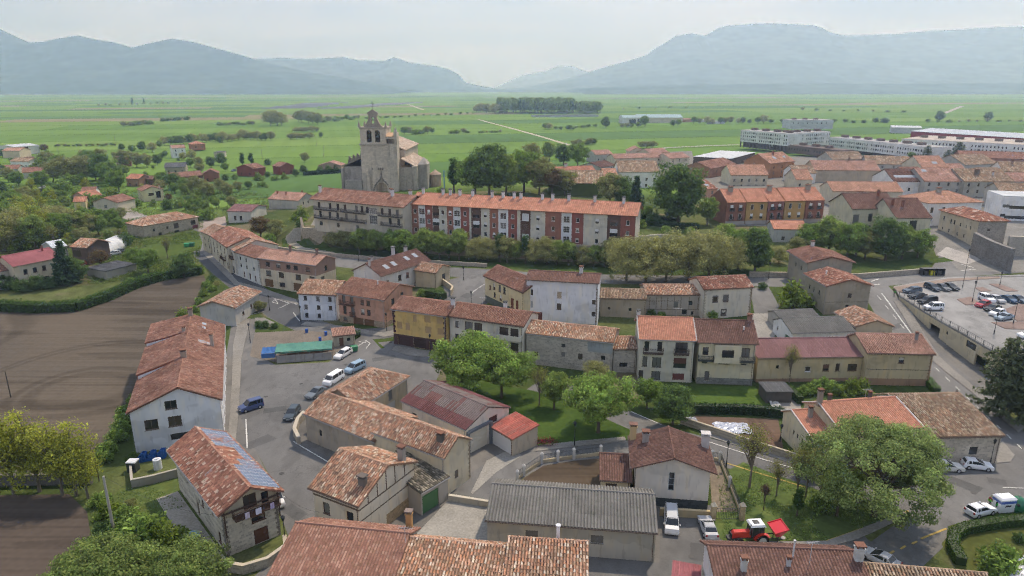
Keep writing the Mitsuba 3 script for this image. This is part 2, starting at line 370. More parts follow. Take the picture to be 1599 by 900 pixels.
def slab(poly3, n, th):
    P = np.asarray(poly3, float); m = len(P); v = np.vstack([P, P - n * th])
    f = [[0, i, i + 1] for i in range(1, m - 1)] + [[m, m + i + 1, m + i] for i in range(1, m - 1)]
    for i in range(m): j = (i + 1) % m; f += [[i, m + i, m + j], [i, m + j, j]]
    return v, np.array(f)
BROWN, WHITE, GREY, DARK = (.085, .045, .03), (.74, .74, .72), (.33, .33, .33), (.03, .027, .025)
class House: pass
def house(name, label, A, B, ze, depth, roof='gx', rise=1.8, r=.5, hips=(0, 0), ov=.45, wall=('plaster', (.66, .62, .53)), cover=('barrel', 'old'), wins=(), chim=(), sky=(), bands=(), frame=BROWN, shut=None,
          bal=(), group=None, cat_='house', into=None, pre='', base=-1.2, lip=None, far=False, ridgecap=True, planes=None, gz0=None, balcol=BROWN, world=None, verge=None, aerial=()):
    """A, B: the roof corners (photo pixels, at eave height ze above the ground) left and right of the side that faces us; depth: metres, or the pixel of another eave corner"""
    h = House(); rng = np.random.default_rng(abs(hash((round(A[0] * 7), round(B[1] * 13)))) % 99991)
    z0 = gz(at(A[0], A[1], ze)) if gz0 is None else gz0
    if world is not None: a, b = map(np.array, world)
    else: a, b = atz(A[0], A[1], z0 + ze), atz(B[0], B[1], z0 + ze)
    L = float(np.linalg.norm((b - a)[:2])); U = np.array([*(b - a)[:2] / L, 0]); V = np.array([-U[1], U[0], 0])
    if isinstance(depth, tuple): c = atz(depth[0], depth[1], z0 + ze); depth = abs(float((c - a) @ V)) if abs((c - a) @ V) > 1 else 6
    D = depth; o = np.array([a[0], a[1], z0])
    P = lambda u, v, z: o + U * u + V * v + np.array([0, 0, z])
    hl, hr = hips
    if roof == 'hip': hl = hr = min(D, L) / 2
    if planes is None:
        if roof in ('gx', 'hip'):
            m = D * r
            planes = [[(0, 0, ze), (L, 0, ze), (L - hr, m, ze + rise), (hl, m, ze + rise)], [(L, D, ze), (0, D, ze), (hl, m, ze + rise), (L - hr, m, ze + rise)]]
            if hl: planes.append([(0, D, ze), (0, 0, ze), (hl, m, ze + rise)])
            if hr: planes.append([(L, 0, ze), (L, D, ze), (L - hr, m, ze + rise)])
            ridge = [((hl, m, ze + rise), (L - hr, m, ze + rise))]
            if hl: ridge += [((0, 0, ze), (hl, m, ze + rise)), ((0, D, ze), (hl, m, ze + rise))]
            if hr: ridge += [((L, 0, ze), (L - hr, m, ze + rise)), ((L, D, ze), (L - hr, m, ze + rise))]
        elif roof == 'gy':
            m = L * r
            planes = [[(0, D, ze), (0, 0, ze), (m, hl, ze + rise), (m, D - hr, ze + rise)], [(L, 0, ze), (L, D, ze), (m, D - hr, ze + rise), (m, hl, ze + rise)]]
            ridge = [((m, hl, ze + rise), (m, D - hr, ze + rise))]
            if hl: planes.append([(0, 0, ze), (L, 0, ze), (m, hl, ze + rise)]); ridge += [((0, 0, ze), (m, hl, ze + rise)), ((L, 0, ze), (m, hl, ze + rise))]
            if hr: planes.append([(L, D, ze), (0, D, ze), (m, D - hr, ze + rise)])
        elif roof == 'shed': planes = [[(0, 0, ze), (L, 0, ze), (L, D, ze + rise), (0, D, ze + rise)]]; ridge = []
        elif roof == 'shedx': planes = [[(0, D, ze), (0, 0, ze), (L, 0, ze + rise), (L, D, ze + rise)]]; ridge = []
        else: planes = [[(0, 0, ze), (L, 0, ze), (L, D, ze), (0, D, ze)]]; ridge = []
    else: ridge = []
    eqs = []
    for pl in planes:
        q = np.array(pl, float); n = np.cross(q[1] - q[0], q[2] - q[0]); n /= np.linalg.norm(n)
        if n[2] < 0: n = -n
        eqs.append((q, n))
    rz = lambda u, v: min(q[0][2] - (n[0] * (u - q[0][0]) + n[1] * (v - q[0][1])) / n[2] for q, n in eqs)
    if roof in ('flat', 'custom'): rz = lambda u, v: ze
    key = into or new(name); h.key = key; h.P, h.L, h.D, h.U, h.V, h.z0, h.rz, h.ze = P, L, D, U, V, z0, rz, ze
    if not into: tag(key, label, cat_, group)
    # walls
    x0, x1, y0, y1 = ov, L - ov, ov, D - ov
    if lip is not None: x0, x1, y0, y1 = lip[3], L - lip[1], lip[0], D - lip[2]
    th = .28
    faces = {0: (P(x0, y0, 0), U, -V, x1 - x0, lambda s: rz(x0 + s, y0)), 1: (P(x1, y0, 0), V, U, y1 - y0, lambda s: rz(x1, y0 + s)),
             2: (P(x1, y1, 0), -U, V, x1 - x0, lambda s: rz(x1 - s, y1)), 3: (P(x0, y0, 0), V, -U, y1 - y0, lambda s: rz(x0, y0 + s))}
    holes = {0: [], 1: [], 2: [], 3: []}
    for w in wins:
        f, u, z, ww, hh = w[:5]; s = u * faces[f][3]
        holes[f].append(sbox(s - ww / 2, z, s + ww / 2, z + hh))
    up = np.array([0, 0, 1.0]); wm = []; outline = {}
    for f, (fo, fd, fn, fl, top) in faces.items():
        cand = sorted({0, fl, *[min(max(x, 0), fl) for x in ((L * r - x0) if f in (0, 2) else (D * r - y0), hl - x0, fl - hr + x0)]})
        if f == 2: cand = sorted(fl - np.array(cand))
        pol = Polygon([(0, base), (fl, base)] + [(s, top(s) - .10) for s in reversed(cand)])
        outline[f] = pol
        if holes[f]: pol = pol.difference(unary_union(holes[f]))
        if f in (1, 3): pol = pol.intersection(sbox(th, base - 1, fl - th, 99))
        for g in getattr(pol, 'geoms', [pol]):
            if g.is_empty or g.geom_type != 'Polygon': continue
            m = trimesh.creation.extrude_polygon(g, th, engine='earcut')
            q = np.asarray(m.vertices)
            v = fo + q[:, :1] * fd + q[:, 1:2] * up - fn * q[:, 2:3]
            ff = np.asarray(m.faces)
            if np.dot(np.cross(fd, up), -fn) < 0: ff = ff[:, ::-1]
            wm.append((v, ff))
    part(key, pre + 'wall', cat(wm), *wall)
    # painted or faced bands, quoins, plinths: (face, s0, s1, z0, z1, material, colour) with s as a fraction of the face
    grp = {}
    for (f, s0, s1, b0, b1, mat, col, *nm) in bands:
        fo, fd, fn, fl, top = faces[f]
        g = sbox(s0 * fl - (.03 if s0 <= 0 and f in (0, 2) else 0), b0, s1 * fl + (.03 if s1 >= 1 and f in (0, 2) else 0), b1)
        if b1 > ze - .4: g = g.intersection(outline[f].buffer(.031, join_style='mitre'))
        if holes[f]: g = g.difference(unary_union(holes[f]))
        for g1 in getattr(g, 'geoms', [g]):
            if g1.is_empty or g1.geom_type != 'Polygon': continue
            m = trimesh.creation.extrude_polygon(g1, .03, engine='earcut'); q = np.asarray(m.vertices)
            v = fo + q[:, :1] * fd + q[:, 1:2] * up + fn * q[:, 2:3]; ff = np.asarray(m.faces)
            if np.dot(np.cross(fd, up), fn) < 0: ff = ff[:, ::-1]
            grp.setdefault((nm[0] if nm else 'band', mat, tuple(col)), []).append((v, ff))
    for (nm, mat, col), ms in grp.items():
        if nm.endswith('_panel') or nm == 'surround':
            for m1 in ms: part(key, pre + nm, m1, mat, col)
        else:
            k = part(key, pre + nm, cat(ms), mat, col)
            if nm in ('quoin', 'timber'): tag(k, kind='stuff')
    # openings: (face, place, sill height, width, height, type)
    for w in wins:
        f, u, z, ww, hh, ty = w[:6]
        fo, fd, fn, fl, top = faces[f]; s = u * fl
        q = lambda ds, dz, dn: fo + fd * (s + ds) + up * (z + dz) + fn * dn
        bx = lambda s0, s1, a0, a1, n0, n1: frame_box(q(s0, a0, n0), fd * (s1 - s0), up * (a1 - a0), fn * (n1 - n0))
        W, Hh = ww / 2, hh; fc = w[6] if len(w) > 6 else frame
        if ty in ('w', 'b', 'c'):
            k = new(key + '__window'); t = .085
            fr = [bx(-W, -W + t, 0, Hh, -.15, -.07), bx(W - t, W, 0, Hh, -.15, -.07), bx(-W + t, W - t, 0, t, -.15, -.07), bx(-W + t, W - t, Hh - t, Hh, -.15, -.07)]
            nm = max(1, int(round(ww / .8)))
            for i in range(1, nm): x = -W + ww * i / nm; fr.append(bx(x - .04, x + .04, t, Hh - t, -.15, -.08))
            if ty == 'c': fr += [bx(-W + t, W - t, Hh * a - .03, Hh * a + .03, -.15, -.085) for a in (.33, .66)]
            if ty == 'w': fr.append(bx(-W - .08, W + .08, -.10, 0, -.15, .07))
            put(k, cat(fr), 'matt', fc)
            put(k + '__pane', bx(-W + t / 2, W - t / 2, t / 2, Hh - t / 2, -.26, -.125), rng.choice(['glass', 'glass', 'glass_curtain', 'glass_warm']))
            if ty == 'w' and hh > 1.05 and rng.random() < .3: part(k, 'roller_shutter', bx(-W + t, W - t, Hh * rng.choice([.35, .5, .65]), Hh - t, -.12, -.05), 'matt', (.52, .49, .44) if rng.random() < .6 else np.array(fc) * 1.6)
            if shut and ty == 'w': 
                for sg in (-1, 1): part(k, 'shutter', bx(sg * (W + W * .48) - W * .46, sg * (W + W * .48) + W * .46, 0, Hh, .005, .05), 'matt', shut)
        elif ty == 'f': part(key, 'window', bx(-W, W, 0, Hh, -.25, -.1), rng.choice(['glass', 'glass', 'glass_curtain', 'glass_warm']))
        elif ty == 's':
            k = new(key + '__window'); put(k, cat([bx(-W, W, Hh * i / 7, Hh * (i + .86) / 7, -.16, -.08) for i in range(7)] + [bx(-W - .06, W + .06, -.09, 0, -.15, .06)]), 'matt', fc)
        elif ty == 'h':   # roller shutter half down over the pane
            k = new(key + '__window'); put(k, bx(-W, W, Hh * .45, Hh, -.14, -.06), 'matt', fc); put(k + '__pane', bx(-W, W, 0, Hh * .45, -.26, -.12), 'glass')
        elif ty == 'g':
            n = max(2, int(hh / .5)); part(key, 'garage_door', cat([bx(-W, W, Hh * i / n, Hh * (i + .93) / n, -.2, -.1) for i in range(n)] + [bx(-W, W, 0, Hh, -.26, -.2)]), 'matt', fc)
        elif ty == 'd':
            k = new(key + '__door'); put(k, cat([bx(-W, W, 0, Hh, -.24, -.14), bx(-W + .12, W - .12, Hh * .12, Hh * .45, -.14, -.11), bx(-W + .12, W - .12, Hh * .53, Hh * .9, -.14, -.11)]), 'matt', fc)
        elif ty == 'o': part(key, 'opening', cat([bx(-W, W, 0, Hh, -1.3, -1.2), bx(-W - .01, -W + .02, 0, Hh, -1.2, -.28), bx(W - .02, W + .01, 0, Hh, -1.2, -.28)]), 'matt', DARK)
        elif ty == 'v':
            part(key, 'vent', cat([bx(-W + ww * i / 8 + .03, -W + ww * (i + 1) / 8 - .05, Hh * j / 2 + .04, Hh * (j + 1) / 2 - .06, -.2, -.15) for i in range(8) for j in range(2)] + [bx(-W, W, 0, Hh, -.28, -.2)]), 'matt', DARK)
    for (f, u, z, ww, dd, ty) in bal:
        fo, fd, fn, fl, top = faces[f]; s = u * fl
        q = lambda ds, dz, dn: fo + fd * (s + ds) + up * (z + dz) + fn * dn
        bx = lambda s0, s1, a0, a1, n0, n1: frame_box(q(s0, a0, n0), fd * (s1 - s0), up * (a1 - a0), fn * (n1 - n0))
        k = new(key + '__balcony'); put(k, bx(-ww / 2, ww / 2, -.16, 0, .0, dd), 'matt' if ty == 'w' else 'plaster', balcol if ty == 'w' else (.5, .48, .44))
        if ty == 'p': part(k, 'parapet', cat([bx(-ww / 2, ww / 2, 0, 1.0, dd - .1, dd), bx(-ww / 2, -ww / 2 + .1, 0, 1, .01, dd - .1), bx(ww / 2 - .1, ww / 2, 0, 1, .01, dd - .1)]), *wall)
        else:
            rl = [bx(-ww / 2, ww / 2, .95, 1.02, dd - .06, dd), bx(-ww / 2, ww / 2, .08, .13, dd - .06, dd)]
            rl += [bx(e - .03, e + .03, .95, 1.02, .02, dd - .06) for e in (-ww / 2 + .03, ww / 2 - .03)]
            n = max(3, int(ww / .16)); rl += [bx(-ww / 2 + ww * i / n - .018, -ww / 2 + ww * i / n + .018, .13, .95, dd - .05, dd - .01) for i in range(n + 1)]
            m = max(2, int(dd / .2)); rl += [bx(e - .018, e + .018, 0, .95, dd * i / m, dd * i / m + .035) for e in (-ww / 2 + .03, ww / 2 - .03) for i in range(m)]
            part(k, 'railing', cat(rl), 'matt', balcol)
    # roof
    kind, pal = cover
    tone = np.array(PAL[pal]).mean(0)
    rk = new(key + '__' + pre + 'roof'); sl = []; tv = []; tu = []; tf = []; no = 0
    for q, n in eqs:
        w = np.array([P(*x) for x in q]); nw = U * n[0] + V * n[1] + up * n[2]
        sl.append(slab(w, nw, .14))
        if kind == 'none': continue
        e = w[1] - w[0]; es = e / np.linalg.norm(e); et = np.cross(nw, es); et = et if et[2] > -1e-6 else -et
        poly = [((x - w[0]) @ es, (x - w[0]) @ et) for x in w]
        t = tile_field(w[0] + nw * .002, es, et, nw, poly, pal, kind, rng)
        if t: tv.append(t[0]); tf.append(t[1] + no); tu.append(t[2]); no += len(t[0])
    put(rk, cat(sl), 'tile', tone * (.55 if kind in ('barrel', 'far') else .75))
    if tv:
        k = rk + ('__tiles' if kind != 'sheet' and kind != 'seam' else '__sheeting'); put(k, (np.vstack(tv), np.vstack(tf)), 'tile', uv=np.vstack(tu)); tag(k, kind='stuff')
    if ridge and ridgecap and kind not in ('none',):
        rm = []
        for p, q in ridge:
            p, q = P(*p), P(*q); n = max(2, int(np.linalg.norm(q - p) / .6))
            for i in range(n):
                x = p + (q - p) * (i / n); y = p + (q - p) * ((i + 1.06) / n); x[2] += .05 + .02 * rng.random(); y[2] += .04
                rm.append(tube([x, y], [.15, .13], 6))
        part(rk, 'ridge', cat(rm), 'tile', np.clip(tone * 1.12, 0, .9))
    if kind in ('barrel', 'roman', 'sheet', 'seam') and roof in ('gx', 'gy', 'shed'):
        gm = []
        for q, n in eqs[:2]:
            if abs(q[0][2] - ze) < .01 and abs(q[1][2] - ze) < .01:
                p0, p1 = P(*q[0]), P(*q[1]); out = np.cross(p1 - p0, up); out /= np.linalg.norm(out); c_ = P(L / 2, D / 2, ze)
                if (p0 - c_) @ out < 0: out = -out
                gm.append(tube([p0 + out * .07 - up * .10, p1 + out * .07 - up * .10], .075, 6))
                if base < -1: e = p1 - (p1 - p0) / np.linalg.norm(p1 - p0) * (ov + .25); i_ = -out * (ov - .03); gm.append(tube([e + out * .05 - up * .12, e + i_ * .9 - up * .55, e + i_ - up * .7, e + i_ - up * (ze - .1)], .05, 5))
        gc = (.14, .10, .08) if rng.random() < .6 else (.3, .3, .3)
        for g1 in gm: part(key, pre + ('gutter' if len(g1[0]) == 12 else 'downpipe'), g1, 'matt', gc)
    if verge is not None:
        vm = []
        for q, n in eqs[:2]:
            for a_, b_ in ((1, 2), (3, 0)): vm.append(tube([P(*q[a_]) + up * .09, P(*q[b_]) + up * .09], .11, 6))
        for g1 in vm: part(key, pre + 'verge', g1, 'plaster', verge)
    for (cu, cv, hh) in aerial:
        b0 = P(cu * L, cv * D, rz(cu * L, cv * D)); t0 = b0 + up * hh
        part(key, 'aerial', cat([tube([b0, t0], .03, 5), tube([t0 - U * .7, t0 + U * .9], .022, 4)] + [tube([t0 + U * x - V * .35, t0 + U * x + V * .35], .014, 4) for x in (-.6, -.3, 0, .3, .6, .85)]), 'matt', (.45, .45, .46))
    # chimneys: (u, v, height, size, colour, cap)
    for (cu, cv, chh, cs, col, *rest) in chim:
        u, v = cu * L, cv * D; zt = rz(u, v); k = new(key + '__chimney'); ang = math.atan2(U[1], U[0])
        if cs < .3:
            put(k, cyl(P(u, v, zt + chh / 2 - .2), up, cs, chh + .4, 10), 'matt', col); put(k + '__cap', cyl(P(u, v, zt + chh + .09), up, cs * 1.5, .14, 10), 'matt', np.array(col) * .8)
        else:
            put(k, cat([cbox(P(u, v, zt - .6), (cs, cs * .8, chh + .6), ang), cbox(P(u, v, zt + chh), (cs * 1.25, cs, .1), ang)]), 'plaster', col)
            ms = [cbox(P(u + dx, v + dv, zt + chh + .1), (.14, .14, .28), ang) for dx in (-cs * .36, cs * .36) for dv in (-cs * .26, cs * .26)]
            put(k + '__cap', cat(ms + [cbox(P(u, v, zt + chh + .38), (cs * 1.3, cs * 1.1, .12), ang)]), 'plaster', (rest[0] if rest else (.22, .12, .09)))
    # roof lights: (plane, s, t, width, length) with s, t as fractions
    for (pi, s, t, ww, hh) in sky:
        q, n = eqs[pi]; w = np.array([P(*x) for x in q]); nw = U * n[0] + V * n[1] + up * n[2]
        e = w[1] - w[0]; es = e / np.linalg.norm(e); et = np.cross(nw, es)
        c = w[0] + e * s + (((w[0] + w[1]) / 2 - w[0]) * 0) + et * (t * ((w[2] - w[0]) @ et))
        k = new(key + '__skylight')
        put(k, cat([frame_box(c - es * ww / 2 - et * hh / 2, es * ww, et * hh, nw * .15)]), 'matt', (.45, .45, .45))
        put(k + '__pane', frame_box(c - es * (ww / 2 - .08) - et * (hh / 2 - .08) + nw * .14, es * (ww - .16), et * (hh - .16), nw * .03), 'skyglass')
    h.faces, h.eqs, h.roofkey = faces, eqs, rk
    return h
scene['skyglass'] = {'type': 'twosided', 'bsdf': {'type': 'principled', 'base_color': {'type': 'rgb', 'value': [.25, .28, .31]}, 'roughness': .12, 'specular': .8}}
def grid(f, us, zs, w, h, ty='w', *more): return [(f, u, z, w, h, ty, *more) for u in us for z in zs]
def quoins(f, side, z1, col=(.23, .2, .17), n=None, fl=10.0):
    "alternating corner stones"
    out = []; n = n or int(z1 / .34)
    for i in range(n):
        w = (.55 if i % 2 else .32) / fl
        s0, s1 = (0, w) if side == 0 else (1 - w, 1)
        out.append((f, s0, s1, z1 * i / n + .02, z1 * (i + 1) / n - .03, 'stone', col, 'quoin'))
    return out
CREAM, WHT, YEL, PNK, GRY, STN, OLD = (.60, .55, .43), (.74, .74, .73), (.62, .45, .18), (.55, .33, .24), (.44, .43, .40), (.36, .31, .25), (.42, .37, .30)
def pl(c): return ('plaster', c)
def st(c): return ('stone', c)
# ------------------------------------------------------------------ trees, bushes, hedges
def leaf_cards(c, out, size, col, rng, flat=.0):
    "a two-triangle leaf spray at each point c, facing roughly out"
    n = len(c)
    nr = out + rng.normal(0, .75, (n, 3)) + np.array([0, 0, .35]); nr /= np.linalg.norm(nr, axis=1, keepdims=True)
    a = np.cross(nr, rng.normal(0, 1, (n, 3))); a /= np.linalg.norm(a, axis=1, keepdims=True) + 1e-9
    b = np.cross(nr, a); s = size * rng.uniform(.55, 1.25, (n, 1))
    bend = nr * s * rng.uniform(-.35, .35, (n, 1))
    v = np.stack([c - a * s, c - b * s * .55 + bend, c + a * s, c + b * s * .55 + bend], 1).reshape(-1, 3)
    f = tris((np.array([[0, 1, 2, 3]])[None] + (np.arange(n) * 4)[:, None, None]).reshape(-1, 4))
    return v, f, np.repeat(enc(col), 4, axis=0)
def leaf_tone(n, base, rng, var=.35, alt=None, p=.25):
    c = np.array(base)[None] * rng.lognormal(0, var, (n, 1))
    if alt is not None: c = np.where(rng.random((n, 1)) < p, np.array(alt)[None] * rng.lognormal(0, var * .7, (n, 1)), c)
    return np.clip(c, .004, .8)
def make_broadleaf(seed, base, alt=None, rx=.42, rz=.36, cz=.62, ncl=70, per=60, rc=.115, leaf=.030, shell=.45, limbs=12, bark=(.10, .08, .06), trunk=.022, lean=.0, lobes=7, stem=.3):
    "unit-height tree: (trunk mesh, crown mesh, crown uv); crown of leaf sprays gathered on clumps on uneven lobes"
    rng = np.random.default_rng(seed)
    lb = rng.normal(0, 1, (lobes, 3)); lb /= np.linalg.norm(lb, axis=1, keepdims=True); lb[:, 2] = np.abs(lb[:, 2]) * .8 - .25 if stem > .06 else lb[:, 2] * .8
    d = rng.normal(0, 1, (ncl, 3)); d /= np.linalg.norm(d, axis=1, keepdims=True)
    near = (d @ lb.T).max(1)
    rad = (shell + (1 - shell) * rng.random(ncl) ** .6) * (.50 + .56 * np.clip((near - .35) / .65, 0, 1) ** 1.5)
    C = d * rad[:, None] * [rx, rx, rz] + [lean, 0, cz]
    C[:, :2] *= (1 - .25 * np.clip((C[:, 2:3] - cz) / rz, 0, 1))
    lum = rng.lognormal(0, .17, ncl)
    k = np.repeat(np.arange(ncl), per); n = len(k)
    e = rng.normal(0, 1, (n, 3)); e /= np.linalg.norm(e, axis=1, keepdims=True)
    rr = rc * rng.uniform(.65, 1.35, ncl)[k]
    p = C[k] + e * (rr * rng.random(n) ** .45)[:, None] * [1.15, 1.15, .8]
    ok = p[:, 2] > stem * .6; p, k = p[ok], k[ok]
    e = p - C[k]; e /= np.linalg.norm(e, axis=1, keepdims=True) + 1e-9
    col = leaf_tone(len(p), base, rng, .22, alt) * lum[k][:, None]
    v, f, uv = leaf_cards(p, e * .8 + (p - [lean, 0, cz]) / max(rx, rz), leaf, col, rng)
    tr = []
    top = np.array([lean * .6, 0, cz])
    hs = np.linspace(0, 1, 6)[:, None]
    tp = np.array([0, 0, -.03]) + hs * (top - [0, 0, -.03]) + rng.normal(0, .008, (6, 3)) * hs
    tr.append(tube(tp, trunk * np.array([1.35, 1, .9, .75, .55, .3]), 7))
    for i in range(limbs):
        t = C[i % ncl]; q = tp[2 + (i % 3)] + (0 if i % 3 else 0)
        mid = (q + t) / 2 + [0, 0, .03 + .04 * rng.random()]
        tr.append(tube([q, mid, t], [trunk * .5, trunk * .32, trunk * .10], 5))
        for _ in range(2):
            t2 = t + rng.normal(0, rc * .8, 3); tr.append(tube([mid, (mid + t2) / 2 + [0, 0, .01], t2], [trunk * .22, trunk * .14, trunk * .05], 4))
    return cat(tr), (v, f), uv, bark
def make_conifer(seed, base, width=.26, tiers=16, per=9, leaf=.032, droop=.25, bark=(.09, .065, .05), bare=.10, taper=1.0, dens=26):
    rng = np.random.default_rng(seed); tr = [tube([[0, 0, -.03], [0, 0, .5], [0, 0, .98]], [.02, .012, .003], 6)]; P, Nn = [], []
    for i in range(tiers):
        z = bare + (.97 - bare) * (i + .5 * rng.random()) / tiers
        w = width * (1 - (z - bare) / (1 - bare)) ** taper * rng.uniform(.75, 1.15) + .012
        for j in range(per):
            a = 2 * math.pi * (j + rng.random()) / per; ln = w * rng.uniform(.7, 1.15); d = np.array([math.cos(a), math.sin(a), 0])
            tip = np.array([0, 0, z]) + d * ln + [0, 0, -droop * ln]; 
            if i % 2 == 0: tr.append(tube([[0, 0, z], tip], [.005, .0015], 3))
            m = max(5, int(dens * ln / width)); q = rng.random(m) ** .7
            pts = np.array([0, 0, z]) + np.outer(q, tip - [0, 0, z]) + rng.normal(0, 1, (m, 3)) * [.018, .018, .010]
            P.append(pts); Nn.append(np.tile(d * .5 + [0, 0, .6], (m, 1)))
    P, Nn = np.vstack(P), np.vstack(Nn)
    v, f, uv = leaf_cards(P, Nn, leaf, leaf_tone(len(P), base, rng, .28), rng)
    return cat(tr), (v, f), uv, bark
def make_bush(seed, base, alt=None, ncl=22, per=46, leaf=.07):
    rng = np.random.default_rng(seed)
    C = rng.normal(0, 1, (ncl, 3)); C /= np.linalg.norm(C, axis=1, keepdims=True); C *= rng.uniform(.4, 1, (ncl, 1)) * [.5, .5, .42]; C[:, 2] = np.abs(C[:, 2]) * 1.5 + .12
    k = np.repeat(np.arange(ncl), per); e = rng.normal(0, 1, (len(k), 3)); e /= np.linalg.norm(e, axis=1, keepdims=True)
    p = C[k] + e * (.24 * rng.random(len(k)) ** .4)[:, None]; ok = p[:, 2] > .01; p, k, e = p[ok], k[ok], e[ok]
    col = leaf_tone(len(p), base, rng, .22, alt) * rng.lognormal(0, .18, ncl)[k][:, None]
    v, f, uv = leaf_cards(p, e, leaf, col, rng)
    tr = [tube([[0, 0, -.05], C[i] * .5, C[i]], [.02, .014, .004], 4) for i in range(7)]
    return cat(tr), (v, f), uv, (.09, .07, .05)
G1, G2, GD, GYL, GPL, GOL = (.135, .19, .05), (.17, .215, .06), (.082, .125, .042), (.225, .24, .045), (.21, .22, .11), (.19, .205, .08)
PROTO = {}
def proto(name, made):
    tr, cr, uv, bark = made
    g = {'type': 'shapegroup'}
    g['trunk'] = mikit.ply(tr, 'matt', smooth=False, uv=np.tile(enc(bark), (len(tr[0]), 1)))
    g['crown'] = mikit.ply(cr, 'leaf', smooth=False, uv=uv)
    scene['tree_kind_' + name] = g; PROTO[name] = g
proto('hero', make_broadleaf(11, (.155, .20, .072), (.22, .26, .10), rx=.66, rz=.50, cz=.53, ncl=250, per=165, rc=.068, leaf=.0125, shell=.55, limbs=34, lobes=12, trunk=.022, stem=.12))
proto('plane', make_broadleaf(12, (.14, .205, .05), (.21, .265, .075), rx=.60, rz=.46, cz=.54, ncl=150, per=120, rc=.088, leaf=.019, shell=.5, limbs=18, lobes=9, stem=.14))
proto('round', make_broadleaf(13, G1, (.10, .16, .03), rx=.42, rz=.43, cz=.53, ncl=110, per=70, rc=.10, leaf=.024, limbs=12, stem=.05, lobes=10))
proto('round_b', make_broadleaf(14, G2, G1, rx=.37, rz=.45, cz=.53, ncl=100, per=66, rc=.095, leaf=.024, lean=.04, stem=.05, lobes=9))
proto('olive', make_broadleaf(15, GOL, (.14, .125, .055), rx=.44, rz=.43, cz=.53, ncl=95, per=58, rc=.10, leaf=.023, stem=.04, lobes=10))
proto('dark', make_broadleaf(16, GD, G1, rx=.44, rz=.46, cz=.52, ncl=130, per=75, rc=.09, leaf=.022, stem=.05, lobes=11))
proto('pale', make_broadleaf(17, (.23, .235, .105), (.24, .23, .075), rx=.50, rz=.52, cz=.48, ncl=150, per=62, rc=.10, leaf=.018, stem=.04, limbs=20))
proto('poplar', make_broadleaf(18, GYL, (.205, .22, .03), rx=.27, rz=.54, cz=.49, ncl=120, per=30, rc=.08, leaf=.016, shell=.15, limbs=44, trunk=.016, stem=.03, bark=(.14, .12, .09)))
proto('sparse', make_broadleaf(19, (.15, .155, .045), None, rx=.33, rz=.32, cz=.66, ncl=70, per=17, rc=.085, leaf=.013, shell=.2, limbs=40, trunk=.013, bark=(.17, .14, .11)))
proto('rusty', make_broadleaf(20, (.115, .075, .04), (.10, .10, .03), rx=.44, rz=.42, cz=.54, ncl=80, per=55, rc=.10, leaf=.024, stem=.15))
proto('column', make_broadleaf(21, (.045, .085, .022), (.07, .11, .03), rx=.13, rz=.47, cz=.53, ncl=70, per=60, rc=.065, leaf=.019, shell=.1, stem=.05))
proto('spruce', make_conifer(22, (.045, .078, .036), width=.25, tiers=20, per=10))
proto('cedar', make_conifer(23, (.085, .10, .05), width=.36, tiers=15, per=9, taper=.55, droop=.12, leaf=.026, bare=.14, dens=44))
proto('bush', make_bush(24, G1, (.10, .15, .03)))
proto('bush_y', make_bush(25, (.12, .165, .025), G2))
proto('bush_d', make_bush(26, GD, (.06, .10, .025)))
proto('blossom', make_bush(27, (.33, .13, .24), G2))
proto('walnut', make_broadleaf(28, (.135, .18, .055), (.19, .22, .07), rx=.60, rz=.40, cz=.56, ncl=210, per=90, rc=.085, leaf=.019, shell=.6, limbs=14, lobes=10, stem=.1))
proto('twigs', make_broadleaf(29, (.07, .045, .035), None, rx=.20, rz=.26, cz=.70, ncl=40, per=26, rc=.07, leaf=.016, shell=.2, limbs=24, trunk=.012, bark=(.10, .075, .06)))
TREEN = {'hero': 'broadleaf_tree', 'plane': 'broadleaf_tree', 'round': 'broadleaf_tree', 'round_b': 'broadleaf_tree', 'olive': 'olive_green_tree', 'dark': 'dark_tree', 'pale': 'pale_willow_tree', 'poplar': 'poplar_tree', 'sparse': 'bare_tree',
         'rusty': 'russet_tree', 'column': 'column_poplar', 'spruce': 'conifer_tree', 'cedar': 'conifer_tree', 'bush': 'bush', 'bush_y': 'bush', 'bush_d': 'bush', 'blossom': 'blossom_bush', 'walnut': 'broadleaf_tree', 'twigs': 'dead_shrub'}
def tree(kind, px, py, h, label, group=None, rot=None, wide=1.0, dz=0.0, world=None):
    p = at(px, py) if world is None else np.array([world[0], world[1], hz(*world)])
    k = new(TREEN[kind]); a = random.uniform(0, 360) if rot is None else rot
    scene[k] = {'type': 'instance', 'to_world': T().translate([p[0], p[1], p[2] - .05 + dz]).rotate([0, 0, 1], a).scale([h * wide, h * wide, h]), 'g': {'type': 'ref', 'id': 'tree_kind_' + kind}}
    tag(k, label, 'bush' if 'bush' in k else 'shrub' if 'shrub' in k else 'tree', group)
    return k
